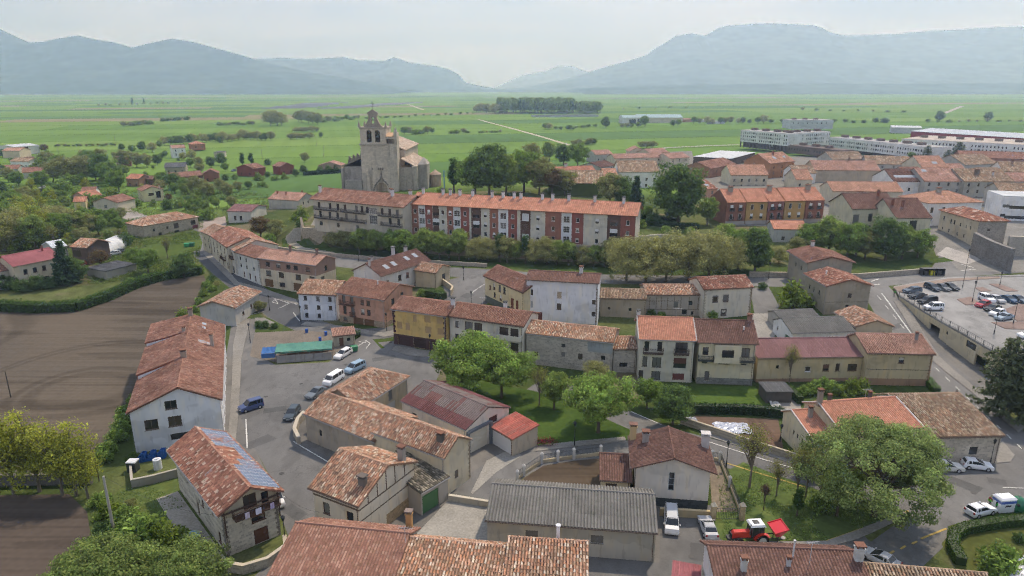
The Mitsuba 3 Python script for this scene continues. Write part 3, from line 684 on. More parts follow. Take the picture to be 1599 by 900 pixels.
def hedge(px, w, h, label, col=(.05, .095, .018), name='hedge', dens=26, size=.16, rough=.08, dz=0):
    rng = np.random.default_rng(len(scene)); P = [at(*q) for q in px]; cs, ns = [], []; core = []
    for a, b in zip(P, P[1:]):
        L = np.linalg.norm((b - a)[:2]); d = np.array([*(b - a)[:2] / L, 0]); nn = np.array([-d[1], d[0], 0])
        n = int(L * (w + 2 * h) * dens); s = rng.random(n) * L; r = rng.random(n) * (w + 2 * h)
        side = np.where(r < h, -1, np.where(r < h + w, 0, 1)); off = np.where(side == 0, r - h - w / 2, side * w / 2); zz = np.where(side == -1, r, np.where(side == 0, h, r - h - w))
        base = a + np.outer(s, d); base[:, 2] = hz(base[:, 0], base[:, 1])
        wob = 1 + .0 * s
        cs.append(base + np.outer(off, nn) + np.outer(zz, [0, 0, 1]) + rng.normal(0, rough, (n, 3))); ns.append(np.outer(side, nn) + np.outer(side == 0, [0, 0, 1]))
        m = max(1, int(L / 3))
        for i in range(m):
            q = a + (b - a) * i / m; q2 = a + (b - a) * (i + 1) / m; g = min(hz(q[0], q[1]), hz(q2[0], q2[1]))
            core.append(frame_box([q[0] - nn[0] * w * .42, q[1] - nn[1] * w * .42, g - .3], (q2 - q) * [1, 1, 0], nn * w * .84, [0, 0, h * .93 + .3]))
    C, N = np.vstack(cs), np.vstack(ns)
    v, f, uv = leaf_cards(C, N * 1.2, size, leaf_tone(len(C), col, rng, .25), rng)
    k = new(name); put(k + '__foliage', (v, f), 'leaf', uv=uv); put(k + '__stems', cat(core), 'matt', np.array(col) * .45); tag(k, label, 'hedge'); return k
def scatter_cover(poly, n, size, hgt, col, label, name, alt=None, rng=RNG, up=.9):
    "loose ground cover that nobody could count"
    x0, y0, x1, y1 = poly.bounds; q = np.column_stack([rng.uniform(x0, x1, n * 3), rng.uniform(y0, y1, n * 3)])
    q = q[shapely.contains_xy(poly, q[:, 0], q[:, 1])][:n]
    q = q[meshkit.fbm(np.column_stack([q * .12, q[:, :1] * 0]), 3, 4) > .42]
    c = np.column_stack([q, hz(q[:, 0], q[:, 1]) + rng.random(len(q)) ** 1.5 * hgt])
    v, f, uv = leaf_cards(c, np.tile([0, 0, up], (len(c), 1)), size, leaf_tone(len(c), col, rng, .28, alt), rng)
    k = new(name); put(k, (v, f), 'leaf', uv=uv); tag(k, label, kind='stuff')

ORD = 'first second third fourth fifth sixth seventh eighth ninth tenth eleventh twelfth thirteenth fourteenth fifteenth sixteenth seventeenth eighteenth nineteenth twentieth'.split() + ['twenty first', 'twenty second', 'twenty third', 'twenty fourth']
def ordered(keys, px):
    "look-alikes that share a label: say which one, counted from the left of the photograph"
    byl = {}
    for k, x in zip(keys, px): byl.setdefault(labels[k]['label'], []).append((x, k))
    for lab, ks in byl.items():
        if len(ks) > 1:
            for i, (x, k) in enumerate(sorted(ks)): labels[k]['label'] = f'{lab}, {ORD[min(i, 23)]} from the left'
MARKS = [(235, 305, 'balcony house'), (265, 355, 'long stone barn'), (372, 340, 'white old shed'), (445, 315, 'rose roofed pale house'), (60, 410, 'pink roofed farmhouse'), (120, 390, 'timber barn'), (150, 385, 'polytunnel'), (155, 312, 'red roofed cluster'), (292, 275, 'long terracotta roof'), (382, 268, 'dark red chalet'), (449, 265, 'lone chalet'), (515, 262, 'low chalet'), (311, 228, 'orange hipped house'), (280, 235, 'white villa'), (273, 262, 'slate roofed house'), (192, 250, 'low red roof'), (205, 282, 'orange brown house'), (29, 253, 'three windowed house'), (54, 271, 'brown roofed house'), (42, 232, 'white farm hall')]
def by_mark(x, y, what):
    m = min(MARKS, key=lambda m: (m[0] - x) ** 2 + 4 * (m[1] - y) ** 2); dx, dy = x - m[0], (y - m[1]) * 1.6
    return f"{what} {'left of' if dx < 0 and abs(dx) > abs(dy) else 'right of' if abs(dx) > abs(dy) else 'behind' if dy < 0 else 'in front of'} the {m[2]}"
# ------------------------------------------------------------------ roads, pavements, fields
road = unary_union([
    wpoly([(374, 560), (374, 650), (392, 690), (430, 760), (436, 800), (455, 850), (380, 915), (470, 905), (500, 850), (505, 770), (545, 735), (470, 690), (474, 645), (520, 612), (560, 625), (640, 590), (660, 640), (690, 575), (700, 556), (620, 542), (560, 548), (500, 572), (430, 580)]),
    wline([(575, 556), (556, 534), (520, 520), (478, 508), (440, 490), (405, 462), (372, 440), (345, 418), (322, 398), (316, 378), (330, 362), (300, 350)], 3.6),
    wpoly([(384, 545), (388, 566), (436, 588), (530, 578), (545, 545), (512, 566), (430, 570)]), wpoly([(590, 535), (612, 552), (660, 560), (640, 530)]),
    wpoly([(402, 462), (415, 456), (470, 470), (472, 500), (560, 516), (560, 536), (470, 515), (430, 500)]),
    wline([(545, 524), (600, 520), (640, 512), (690, 520), (720, 540)], 3.2),
    wline([(640, 512), (690, 480), (735, 452), (760, 432)], 4.5), wpoly([(690, 440), (790, 418), (760, 475), (700, 480)]),
    wline([(330, 366), (400, 388), (470, 402), (560, 412), (680, 424), (820, 432), (950, 436), (1100, 438), (1220, 440), (1330, 442), (1400, 436), (1480, 426), (1599, 418), (1700, 410)], 4.6),
    wline([(1360, 445), (1388, 480), (1412, 520), (1447, 562), (1490, 600), (1538, 650), (1575, 695), (1600, 735), (1640, 760)], 4.2),
    wline([(1475, 425), (1490, 400), (1450, 365), (1430, 345)], 3.6),
    wpoly([(1290, 905), (1330, 868), (1416, 806), (1400, 760), (1416, 728), (1560, 730), (1590, 700), (1640, 720), (1640, 795), (1590, 792), (1480, 822), (1478, 850), (1420, 905)]),
    wline([(835, 600), (880, 612), (930, 640), (985, 662), (1040, 684), (1120, 706), (1190, 728), (1260, 750), (1330, 772), (1420, 790)], 3.7),
    wline([(985, 690), (930, 702), (870, 706), (810, 722), (760, 752), (735, 770), (700, 785)], 3.4), wline([(950, 698), (985, 684), (1000, 664)], 3.4),
    wpoly([(1030, 780), (1130, 792), (1140, 870), (1160, 905), (860, 905), (920, 868), (1030, 880)]),
    wline([(1130, 850), (1200, 850), (1290, 848), (1350, 838)], 2.6),
    wpoly([(1170, 450), (1200, 448), (1216, 478), (1214, 490), (1178, 490)]),
])
sheet('road', road, .02, 'asphalt', (.150, .148, .143), 'worn grey asphalt of the village streets and the wide square')
sheet('yard', unary_union([wpoly([(455, 655), (520, 608), (640, 588), (690, 600), (800, 662), (842, 702), (760, 765), (1030, 790), (1034, 905), (560, 905), (505, 850), (505, 770)]), wpoly([(372, 498), (400, 498), (394, 560), (384, 640), (394, 692), (446, 800), (400, 806), (338, 700), (346, 600), (362, 500)]), wpoly([(1394, 463), (1404, 464), (1470, 510), (1556, 590), (1556, 636), (1530, 614), (1466, 558)])]), .012, 'asphalt', (.165, .158, .145), 'worn paved ground round the barns and along the car park wall')
sheet('town_paving', wpoly([(1100, 262), (1150, 246), (1300, 244), (1640, 238), (1640, 330), (1560, 340), (1540, 400), (1462, 400), (1440, 350), (1300, 356), (1130, 352), (1100, 300)]), .02, 'gravel', (.23, .215, .19), 'grey brown paving between the houses of the old town')
sheet('town_paving', wpoly([(1452, 338), (1535, 346), (1640, 338), (1640, 425), (1500, 424), (1478, 400), (1446, 376)]), .025, 'gravel', (.25, .24, .22), 'grey paving of the steep street beside the old palace')
sheet('town_paving', wpoly([(930, 268), (960, 240), (1080, 236), (1090, 262), (1040, 276), (960, 290)]), .02, 'gravel', (.23, .215, .19), 'grey brown paving round the houses left of the huge dark tree')
sheet('town_paving', wpoly([(485, 352), (640, 372), (985, 396), (1000, 372), (660, 350), (560, 320), (500, 318)]), .02, 'gravel', (.27, .255, .225), 'paved terrace round the two apartment buildings')
sheet('dark_road', unary_union([wline([(478, 508), (440, 490), (405, 462), (372, 440), (345, 418), (322, 398)], 3.5), wpoly([(402, 463), (416, 457), (470, 472), (470, 500), (432, 500)])]), .03, 'asphalt', (.085, .086, .09), 'darker new asphalt of the street past the terrace on the left')
sheet('yard', unary_union([wpoly([(735, 770), (760, 720), (800, 700), (815, 712), (775, 738), (738, 772)]), wpoly([(640, 845), (700, 782), (764, 790), (764, 862), (600, 862)]), wpoly([(1170, 490), (1216, 490), (1206, 545), (1180, 545)])]), .05, 'gravel', (.34, .325, .29), 'pale concrete yards between the barns')
sheet('yard', wpoly([(390, 557), (398, 520), (470, 516), (512, 520), (540, 540), (520, 562), (430, 566)]), .05, 'gravel', (.20, .175, .145), 'brown gravel lot with the tarpaulin shelter')
for px, lab in (([(372, 500), (390, 498), (377, 560), (373, 640), (368, 690), (356, 690), (362, 600), (364, 540)], 'pavement along the long white house'),
            ([(612, 548), (617, 541), (700, 553), (760, 575), (745, 583), (690, 560), (640, 556)], 'pavement in front of the yellow house'),
            ([(470, 508), (478, 503), (528, 509), (596, 520), (640, 512), (642, 520), (600, 527), (526, 516)], 'pavement in front of the pink house'),
            ([(835, 706), (842, 696), (900, 690), (975, 683), (978, 689), (905, 697)], 'pavement along the lawn with the lamp'),
            ([(1395, 470), (1412, 470), (1466, 556), (1530, 612), (1600, 668), (1590, 676), (1518, 614), (1452, 560)], 'pavement below the car park wall'),
            ([(1080, 660), (1110, 672), (1200, 700), (1262, 724), (1258, 732), (1190, 709), (1100, 681)], 'pavement beside the allotment wall'),
            ([(1556, 698), (1566, 690), (1584, 712), (1578, 722), (1556, 724)], 'paved corner by the stone barn'),
            ([(1130, 848), (1290, 846), (1330, 832), (1412, 800), (1418, 806), (1340, 842), (1292, 856), (1130, 858)], 'pavement along the green with the big tree'),
            ([(372, 441), (407, 450), (462, 468), (466, 476), (404, 459), (366, 446), (318, 398), (318, 386)], 'pavement in front of the terrace on the left'),
            ([(398, 497), (412, 497), (430, 505), (425, 512), (400, 510)], 'grassy traffic corner by the square')):
    kerbed('pavement', wpoly(px), .13, 'gravel', (.27, .255, .23), lab)
SOIL = wpoly([(-260, 500), (0, 480), (60, 484), (130, 482), (205, 450), (262, 438), (318, 430), (322, 440), (300, 484), (276, 510), (250, 540), (222, 590), (204, 626), (170, 690), (150, 716), (140, 735), (0, 738), (-200, 745)])
sheet('ploughed_field', SOIL, .03, 'soil', (.112, .097, .081), 'large brown ploughed field with curving tractor lines')
sheet('ploughed_field', wpoly([(-150, 776), (0, 774), (108, 772), (136, 800), (142, 838), (112, 905), (60, 990), (-150, 980)]), .03, 'soil', (.098, .078, .066), 'small dark ploughed plot at the lower left')
# ridges left by the harrow, real relief on the field
fx0, fy0, fx1, fy1 = SOIL.bounds; rl = []
for i, y in enumerate(np.arange(fy0, fy1, 2.3)):
    xs = np.linspace(fx0, fx1, 40); ys = y + 3.0 * np.sin(xs * .021 + i * .03) + 1.2 * meshkit.noise(np.stack([xs * .05, xs * 0 + i, xs * 0], -1))
    ok = shapely.contains_xy(SOIL.buffer(-1.5), xs, ys)
    for a in range(39):
        if ok[a] and ok[a + 1]:
            z = [hz(xs[a + b], ys[a + b]) + .035 for b in (0, 1)]
            w = .30
            rl.append((np.array([[xs[a], ys[a] - w, z[0]], [xs[a + 1], ys[a + 1] - w, z[1]], [xs[a + 1], ys[a + 1], z[1] + .07], [xs[a], ys[a], z[0] + .07], [xs[a], ys[a] + w, z[0]], [xs[a + 1], ys[a + 1] + w, z[1]]]), np.array([[0, 1, 2], [0, 2, 3], [3, 2, 5], [3, 5, 4]])))
k = put(new('furrow_ridges'), cat(rl), 'soil', (.112, .097, .081)); tag(k, 'low ridges across the large ploughed field', kind='stuff')
LAWN = (.085, .12, .034)
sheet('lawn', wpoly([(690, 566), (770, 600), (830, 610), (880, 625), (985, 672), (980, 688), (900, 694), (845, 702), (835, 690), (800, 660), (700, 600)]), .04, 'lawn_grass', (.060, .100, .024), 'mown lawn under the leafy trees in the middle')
sheet('lawn', wpoly([(1020, 640), (1040, 604), (1180, 604), (1196, 640), (1090, 644), (1060, 655), (1036, 662)]), .04, 'lawn_grass', (.072, .115, .026), 'bright lawn below the cream house with the bay')
sheet('lawn', wpoly([(1120, 745), (1160, 722), (1260, 760), (1330, 785), (1412, 798), (1330, 832), (1290, 845), (1130, 846), (1110, 830)]), .04, 'lawn_grass', (.098, .132, .042), 'rough green with the big tree')
sheet('lawn', wpoly([(190, 760), (278, 745), (300, 790), (360, 890), (300, 915), (200, 900), (160, 850), (165, 790)]), .04, 'lawn_grass', (.098, .128, .040), 'garden grass beside the stone house with solar panels')
sheet('lawn', wpoly([(1470, 850), (1490, 826), (1640, 812), (1640, 920), (1500, 900)]), .04, 'lawn_grass', (.10, .115, .035), 'garden plot inside the clipped hedge at the lower right')
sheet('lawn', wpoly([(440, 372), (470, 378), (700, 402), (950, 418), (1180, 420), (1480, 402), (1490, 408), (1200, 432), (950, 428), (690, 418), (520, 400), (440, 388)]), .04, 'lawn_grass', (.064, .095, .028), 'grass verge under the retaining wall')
sheet('lawn', wpoly([(222, 376), (309, 366), (316, 378), (314, 390), (258, 402), (226, 404)]), .04, 'lawn_grass', LAWN, 'grass in front of the long stone barn')
sheet('garden_bed', wpoly([(818, 748), (848, 728), (896, 720), (940, 716), (940, 760), (820, 752)]), .05, 'soil', (.10, .078, .058), 'dug garden bed behind the railings')
sheet('garden_bed', wpoly([(1108, 735), (1122, 722), (1152, 800), (1112, 800)]), .05, 'gravel', (.24, .20, .15), 'stony strip beside the cream house')
sheet('garden_bed', wpoly([(1064, 660), (1085, 650), (1215, 655), (1225, 712), (1190, 700)]), .05, 'soil', (.13, .095, .075), 'allotment behind the low wall')
sheet('path', wpoly([(1186, 612), (1200, 612), (1246, 620), (1258, 660), (1246, 690), (1226, 690), (1222, 650)]), .05, 'gravel', (.33, .31, .275), 'concrete drive between the allotment and the orange roofed house')
sheet('path', wline([(470, 358), (452, 372), (470, 388), (520, 396)], 1.3), .06, 'gravel', (.34, .31, .25), 'footpath climbing the grass to the terrace')
sheet('track', unary_union([wline([(747, 187), (800, 201), (850, 215), (905, 232)], 2.4)]), .06, 'gravel', (.46, .41, .31), 'pale farm track running straight through the green fields')
sheet('track', wline([(1000, 238), (1040, 231), (1100, 228), (1160, 226)], 2.6), .06, 'gravel', (.40, .38, .33), 'pale road at the edge of the town')
sheet('track', wline([(636, 163), (662, 172)], 4), .06, 'gravel', (.45, .40, .28), 'far pale track beyond the solar farm')
sheet('track', wline([(1475, 177), (1502, 166)], 5), .06, 'gravel', (.40, .37, .3), 'far pale track on the right of the valley')
sheet('track', wpoly([(312, 345), (352, 338), (354, 352), (335, 362), (310, 362)]), .05, 'gravel', (.36, .30, .26), 'pinkish paved yard at the end of the left street')
sheet('path', wpoly([(165, 318), (190, 322), (250, 345), (228, 352), (180, 338)]), .06, 'gravel', (.34, .31, .28), 'pale lane of the hamlet')
sheet('path', wpoly([(1462, 398), (1478, 386), (1536, 404), (1510, 414)]), .07, 'gravel', (.44, .42, .39), 'pale paved slope at the foot of the brown roofed flats')
# painted markings
def marks(lines, w, col, label, name='road_marking'):
    k = new(name); put(k, cat([drape(wline(l, w), .055) for l in lines]), 'gravel', col); tag(k, label, kind='structure')
WP = (.62, .61, .58)
marks([[(384, 655), (386, 700)], [(366, 604), (372, 560)], [(458, 690), (480, 703), (512, 722)], [(404, 458), (432, 466), (464, 476)]], .10, WP, 'white edge lines of the square')
marks([[(424, 465), (452, 474)], [(452, 474), (436, 482)], [(458, 488), (463, 496), (468, 502)], [(392, 492), (412, 487)]], .09, WP, 'white junction lines by the small traffic island')
marks([[(425, 472), (434, 475), (430, 468), (425, 472)]], .08, WP, 'white give way triangle on the left street')
marks([[(553, 545), (573, 532)], [(560, 534), (572, 536)], [(571, 532), (578, 537), (571, 545)]], .08, WP, 'white arrows near the yellow house')
marks([[(985, 643), (1033, 664)], [(1105, 690), (1192, 718), (1262, 738), (1330, 757)]], .10, WP, 'white edge line of the curving lane')
marks([[(1376, 458), (1400, 490), (1428, 528), (1446, 555)], [(1463, 556), (1490, 580), (1512, 600)], [(1447, 596), (1470, 620)]], .14, WP, 'white edge lines of the street below the car park')
marks([[(1370 + i * 12, 462 + i * 15), (1376 + i * 12, 469 + i * 15)] for i in range(0, 7)] + [[(1460 + i * 16, 574 + i * 15), (1467 + i * 16, 581 + i * 15)] for i in range(0, 9)], .09, WP, 'dashed centre line of the street below the car park')
marks([[(1566, 762), (1640, 764)]], .09, WP, 'white line on the right hand square')
marks([[(1135, 724), (1180, 738), (1260, 762)], [(1225, 848), (1290, 846), (1330, 832), (1408, 804), (1418, 798)], [(1438, 842), (1478, 826)], [(1424, 850), (1432, 846)], [(1406, 858), (1414, 853)], [(1388, 866), (1396, 861)]], .14, (.50, .36, .12), 'faded yellow kerb lines on the right hand square')
marks([[(735, 459), (762, 441)], [(688, 492), (712, 478)]], .10, WP, 'white lines on the short street behind the yellow house')
marks([[(1500, 413), (1520, 418)], [(1500, 423), (1524, 421)], [(1360, 440), (1372, 436)], [(1361, 446), (1374, 444)]], .2, WP, 'white crossing marks at the upper street')
rng = np.random.default_rng(3)
for x, y, w_, d_ in ((430, 640, 4, 2.2), (405, 690, 2.5, 5), (600, 560, 5, 2), (1450, 770, 3, 1.6), (1500, 755, 5, 2.4), (870, 712, 4, 1.5), (1090, 862, 3.5, 2), (560, 600, 3, 3), (460, 800, 2, 4), (1400, 510, 1.6, 6), (1200, 730, 4, 1.2), (730, 462, 3, 3), (1556, 752, 2.4, 2)):
    p = at(x, y); a = rng.uniform(0, 3); c = np.array([[-w_ / 2, -d_ / 2], [w_ / 2, -d_ / 2 + .3], [w_ / 2 - .2, d_ / 2], [-w_ / 2, d_ / 2 - .2]]) @ np.array([[math.cos(a), math.sin(a)], [-math.sin(a), math.cos(a)]]) + p[:2]
    sheet('road_patch', Polygon(c), .034, 'asphalt', np.array([.105, .104, .102]) * rng.uniform(.85, 1.2), 'darker mended patch in the worn asphalt')
for x, y in ((415, 620), (470, 600), (540, 570), (440, 740), (1470, 762), (1520, 770), (900, 706), (1420, 535), (420, 470), (1180, 725), (610, 535), (1080, 870)):
    p = at(x, y); k = new('manhole_cover'); put(k, drape(Point(p[:2]).buffer(.38, 8), .06), 'matt', (.06, .058, .055)); tag(k, 'round iron manhole cover in the road surface', kind='structure')
# ------------------------------------------------------------------ houses of the foreground
RB = ('barrel', 'redbrown')
h = house('stone_house', 'stone house with solar panels, laundry on its wooden balcony and a mottled red tiled roof', (340, 808), (444, 768), 6.3, (264, 702), 'gy', 2.2, .50, wall=st((.56, .51, .43)), cover=('barrel', 'oldred'), ov=.75,
      wins=[(0, .62, 3.2, 1.7, 1.9, 'w'), (0, .64, 0, 1.8, 2.1, 'd', (.12, .05, .03)), (3, .12, .8, .9, 1.5, 'w'), (3, .3, 3.6, .6, .7, 'f'), (3, .22, 3.4, .6, .7, 'f'), (3, .42, 3.0, .8, 1.5, 'w'), (3, .55, .2, .9, 2.3, 'd', (.12, .07, .04)), (3, .5, 2.6, .5, .8, 'f'), (3, .75, 3.2, .5, .6, 'f'), (3, .88, 4.8, .8, 1.1, 'w'), (0, .5, 5.4, 1.6, 1.9, 'w'), (0, .78, 5.2, .9, 1.7, 'w')],
      bal=[(0, .58, 5.1, 5.6, 1.25, 'w')], bands=quoins(0, 0, 6.0, fl=8) + quoins(0, 1, 6.0, fl=8) + quoins(3, 0, 6, fl=14) + [(0, 0, 1, 5.2, 9, 'plaster', (.52, .45, .33), 'gable_plaster')], sky=[(0, .58, .5, .8, 1.2)], frame=(.10, .045, .028))
q, n = h.eqs[1]; w = np.array([h.P(*x) for x in q]); nw = h.U * n[0] + h.V * n[1] + np.array([0, 0, n[2]])
es = (w[1] - w[0]); sl_ = np.linalg.norm(es); es /= sl_; et = np.cross(nw, es); et = et if et[2] > 0 else -et; th_ = abs((w[2] - w[0]) @ et)
cols = []
for r_ in range(3):
    for c_ in range(9):
        if r_ == 2 and 3 <= c_ <= 5: continue
        if r_ == 1 and c_ in (4, 5): continue
        s0 = .7 + c_ * (sl_ - 1.4) / 9; t0 = .35 + r_ * (th_ - .7) / 3
        k = new(h.key + '__solar_panel'); wd, hd = (sl_ - 1.4) / 9 * .95, (th_ - .7) / 3 * .95
        o_ = w[0] + es * s0 + et * t0 + nw * .16
        put(k, frame_box(o_, es * wd, et * hd, nw * .05), 'matt', (.55, .57, .60))
        cells = [frame_box(o_ + es * (wd * (i + .04) / 2) + et * (hd * (j + .05) / 3) + nw * .05, es * wd * .46, et * hd * .30, nw * .008) for i in range(2) for j in range(3)]
        put(k + '__cells', cat(cells), 'gloss', (.10, .14, .22))
gpost = [frame_box(h.P(.75 - .06, .1, 3.0), h.U * .14, h.V * .14, [0, 0, 3.6]), frame_box(h.P(h.L - .85, .1, 3.0), h.U * .14, h.V * .14, [0, 0, 3.8]), frame_box(h.P(.5, .05, 6.1), h.U * (h.L - 1), h.V * .16, [0, 0, .18])]
part(h.key, 'timber_frame', cat(gpost), 'matt', (.07, .04, .03))
for i, (u, wd, c) in enumerate(((2.9, .55, (.62, .55, .66)), (4.2, .7, (.68, .66, .78)), (6.0, .5, (.50, .42, .62)))):
    v = h.P(u, -.62, 5.85); k = put(new('hanging_laundry'), (np.array([v + h.U * (wd * a) + np.array([0, 0, -b]) - h.V * (.05 * math.sin(a * 7)) for b in (0, .4, .85) for a in (0, .33, .66, 1)]), tris([[r * 4 + c2, r * 4 + c2 + 1, r * 4 + c2 + 5, r * 4 + c2 + 4] for r in range(2) for c2 in range(3)])), 'plaster', c)
    tag(k, ('small pale towel over the rail, left on the balcony of the stone house', 'large lilac sheet over the rail of the stone house balcony', 'purple cloth over the rail, right on the balcony of the stone house')[i], 'laundry')
solar = h
h = house('long_white_house', 'long white house with stepped red brown roof beside the ploughed field', (197, 647), (347, 625), 7.0, (366, 506), 'gy', 3.1, .55, wall=pl((.72, .74, .77)), cover=('barrel', 'redbrown'), ov=.4,
      wins=[(0, .21, 3.6, 1.9, 1.7, 'w'), (0, .47, 3.6, 1.9, 1.7, 'w'), (0, .45, 6.6, 1.7, 1.4, 'w'), (0, .55, 1.2, 3.9, 1.1, 'v')] + grid(1, (.08, .2, .32, .44, .56, .68, .8, .92), (1.0, 4.3), 1.1, 1.5, 'w') , bands=quoins(1, 0, 6.9, (.30, .29, .28), fl=30),
      chim=[(.86, .60, 2.2, .6, (.45, .40, .35)), (.56, .35, 1.1, .9, (.36, .3, .26)), (.55, .97, 1.3, .8, (.4, .35, .3)), (.5, .72, .9, .6, (.4, .36, .32))], sky=[(1, .62, .55, 1.5, 2.2), (1, .9, .6, 1.3, .8), (1, .84, .6, 1.3, .8), (1, .24, .6, .8, .5), (1, .47, .7, .8, .5)], frame=(.12, .09, .07))
zr = lambda u, v: h.rz(u, v)
m = h.L * .55
for i, (v0, v1, lift) in enumerate(((h.D * .34, h.D * .70, 1.0), (h.D * .70, h.D, 1.9))):
    w3 = [h.P(0, v1, 7 + lift), h.P(0, v0, 7 + lift), h.P(m, v0, 10.13), h.P(m, v1, 10.13)]
    nn = np.cross(np.array(w3[1]) - w3[0], np.array(w3[2]) - w3[0]); nn /= np.linalg.norm(nn); nn = nn if nn[2] > 0 else -nn
    rk = new(h.key + '__raised_roof'); put(rk, slab(w3, nn, .16), 'tile', (.2, .08, .055))
    e = np.array(w3[1]) - w3[0]; es = e / np.linalg.norm(e); et = np.cross(nn, es); et = et if et[2] > 0 else -et
    t = tile_field(np.array(w3[0]) + nn * .002, es, et, nn, [((np.array(x) - w3[0]) @ es, (np.array(x) - w3[0]) @ et) for x in w3], 'redbrown', 'barrel', RNG)
    put(rk + '__tiles', (t[0], t[1]), 'tile', uv=t[2]); tag(rk + '__tiles', kind='stuff')
    q = np.array([h.P(.25, v0 + .02, 6.9), h.P(.25, v0 + .02, 6.85 + lift), h.P(m, v0 + .02, 10.0), h.P(.25, v0 + .22, 6.9), h.P(.25, v0 + .22, 6.85 + lift), h.P(m, v0 + .22, 10.0)])
    part(h.key, 'clerestory', (q, np.array([[0, 1, 2], [3, 5, 4], [0, 3, 4], [0, 4, 1], [1, 4, 5], [1, 5, 2]])), 'plaster', (.72, .75, .80))
    part(h.key, 'side_wall', frame_box(h.P(.22, v0 + .25, 6.4), h.U * .25, h.V * (v1 - v0 - .4), [0, 0, .55 + lift]), 'plaster', (.70, .72, .74))
house('small_house', 'small old house with patched orange tile roof behind the long white house', (307, 480), (367, 482), 4.6, (393, 455), 'gy', 1.5, .42, wall=pl((.50, .49, .46)), cover=('barrel', 'old'), wins=[(1, .3, 1.6, 1, 1.5, 'w'), (1, .62, 1.9, .8, 1.1, 'w'), (1, .85, 0, .9, 2, 'd')])
house('half_timbered_house', 'cream house with thin brown timbers on its gable and a mottled orange tile roof', (480, 762), (560, 792), 6.2, (657, 723), 'gx', 2.6, .5, wall=pl((.66, .60, .49)), cover=('barrel', 'old'), ov=.45,
      wins=[(0, .28, 3.0, 1.1, 1.6, 'w', (.09, .05, .035)), (0, .8, 3.0, 1.1, 1.6, 'w', (.09, .05, .035)), (0, .3, .6, 1.1, 1.5, 'w'), (0, .8, .6, 1.1, 1.5, 'w')],
      bands=[(0, 0, 1, 5.15, 5.4, 'matt', (.16, .12, .09), 'timber'), (1, 0, 1, 5.15, 5.35, 'matt', (.16, .12, .09), 'timber'), (1, 0, 1, 3.5, 3.68, 'matt', (.16, .12, .09), 'timber'), (1, .45, 1, -1, 1.7, 'stone', (.38, .28, .17), 'plinth')] + [(1, a - .008, a + .008, 5.35, 8, 'matt', (.16, .12, .09), 'timber') for a in (.16, .32, .48, .64, .82)],
      chim=[(.9, .80, 1.9, .85, (.36, .33, .30)), (.82, .22, .9, .9, (.2, .18, .16), (.15, .13, .12))], frame=(.2, .14, .1))
house('shed', 'lean-to shed with green doors and a mossy dark tile roof', (657, 771), (703, 744), 3.6, 9.0, 'shed', 1.3, wall=pl((.42, .39, .34)), cover=('barrel', 'moss'), ov=.25, wins=[(0, .34, -.1, 3.0, 2.9, 'd', (.06, .15, .06))], cat_='shed', base=-.6)
house('cream_barn', 'long cream barn with streaked old tiles standing between the two yards', (579, 675), (694, 717), 6.2, (736, 686), 'gx', 1.9, .5, wall=pl((.64, .57, .42)), cover=('barrel', 'old'), ov=.3, wins=[(1, .45, 1.6, .8, 1.3, 'f'), (0, .28, 3.4, .8, .6, 'f'), (0, .18, 2.2, .7, .6, 'f')], bands=quoins(1, 1, 6.0, (.30, .24, .17), fl=8), chim=[(.84, .3, 1.0, .9, (.14, .13, .12))], cat_='barn')
house('old_barn', 'grey walled old barn with lichened tile roof at the bend of the square', (472, 646), (585, 691), 4.8, 9.5, 'gx', 2.0, .5, wall=pl((.40, .36, .30)), cover=('barrel', 'old'), ov=.3, wins=[(0, .22, 1.8, .6, 1.1, 'f'), (0, .72, .8, .8, .6, 'f')], cat_='barn')
house('old_barn', 'broad barn with ragged tan and red tiles beside the parked vans', (562, 637), (640, 588), 5.4, 8.8, 'gx', 2.2, .5, hips=(0, 4.5), wall=pl((.50, .43, .31)), cover=('barrel', 'old'), ov=.35, wins=[(0, .62, 2.9, 1.1, 2.0, 'f'), (0, .60, -.1, 3.1, 2.7, 'g', (.42, .43, .42)), (0, .36, .8, .7, .6, 'f'), (0, .1, 3.0, .6, .6, 'f')], cat_='barn')
h = house('white_barn', 'white barn with a weathered grey and maroon sheet roof', (625, 626), (727, 672), 4.6, (801, 638), 'gx', 2.0, .5, wall=pl((.70, .65, .58)), cover=('sheet', 'rust'), ov=.2, wins=[(0, .2, 2.4, 1.2, .9, 'f'), (0, .83, 1.2, 1.1, .8, 'f'), (1, .62, 3.3, 1.9, 1.2, 'f'), (1, .25, -.1, 4.6, 3.6, 'g', (.56, .52, .42))], cat_='barn')
part(h.key, 'gate_frame', cat([frame_box(h.P(h.L - .18, .3, -.3), h.U * .4, h.V * .45, [0, 0, 4.3]), frame_box(h.P(h.L - .18, h.D * .52, -.3), h.U * .4, h.V * .5, [0, 0, 4.3]), frame_box(h.P(h.L - .18, .75, 3.7), h.U * .38, h.V * (h.D * .52 - .75), [0, 0, .45])]), 'matt', (.12, .14, .165))
house('small_shed', 'small shed with a faded red sheet roof and white corrugated door', (763, 665), (800, 687), 3.0, (841, 669), 'shed', .7, wall=pl((.52, .45, .35)), cover=('sheet', 'red'), ov=.2, wins=[(0, .5, 0, 5.2, 2.6, 'g', (.60, .62, .63))], cat_='shed')
house('grey_barn', 'long grey barn with a corrugated cement roof in the lower middle', (757, 813), (1028, 833), 4.2, (1023, 765), 'gx', 1.5, .62, wall=pl((.45, .42, .36)), cover=('sheet', 'cement'), ov=.25, wins=[(0, .27, 2.0, 1.5, 1.1, 's', (.16, .145, .13)), (0, .66, 2.0, 1.5, 1.1, 's', (.16, .145, .13))], cat_='barn')
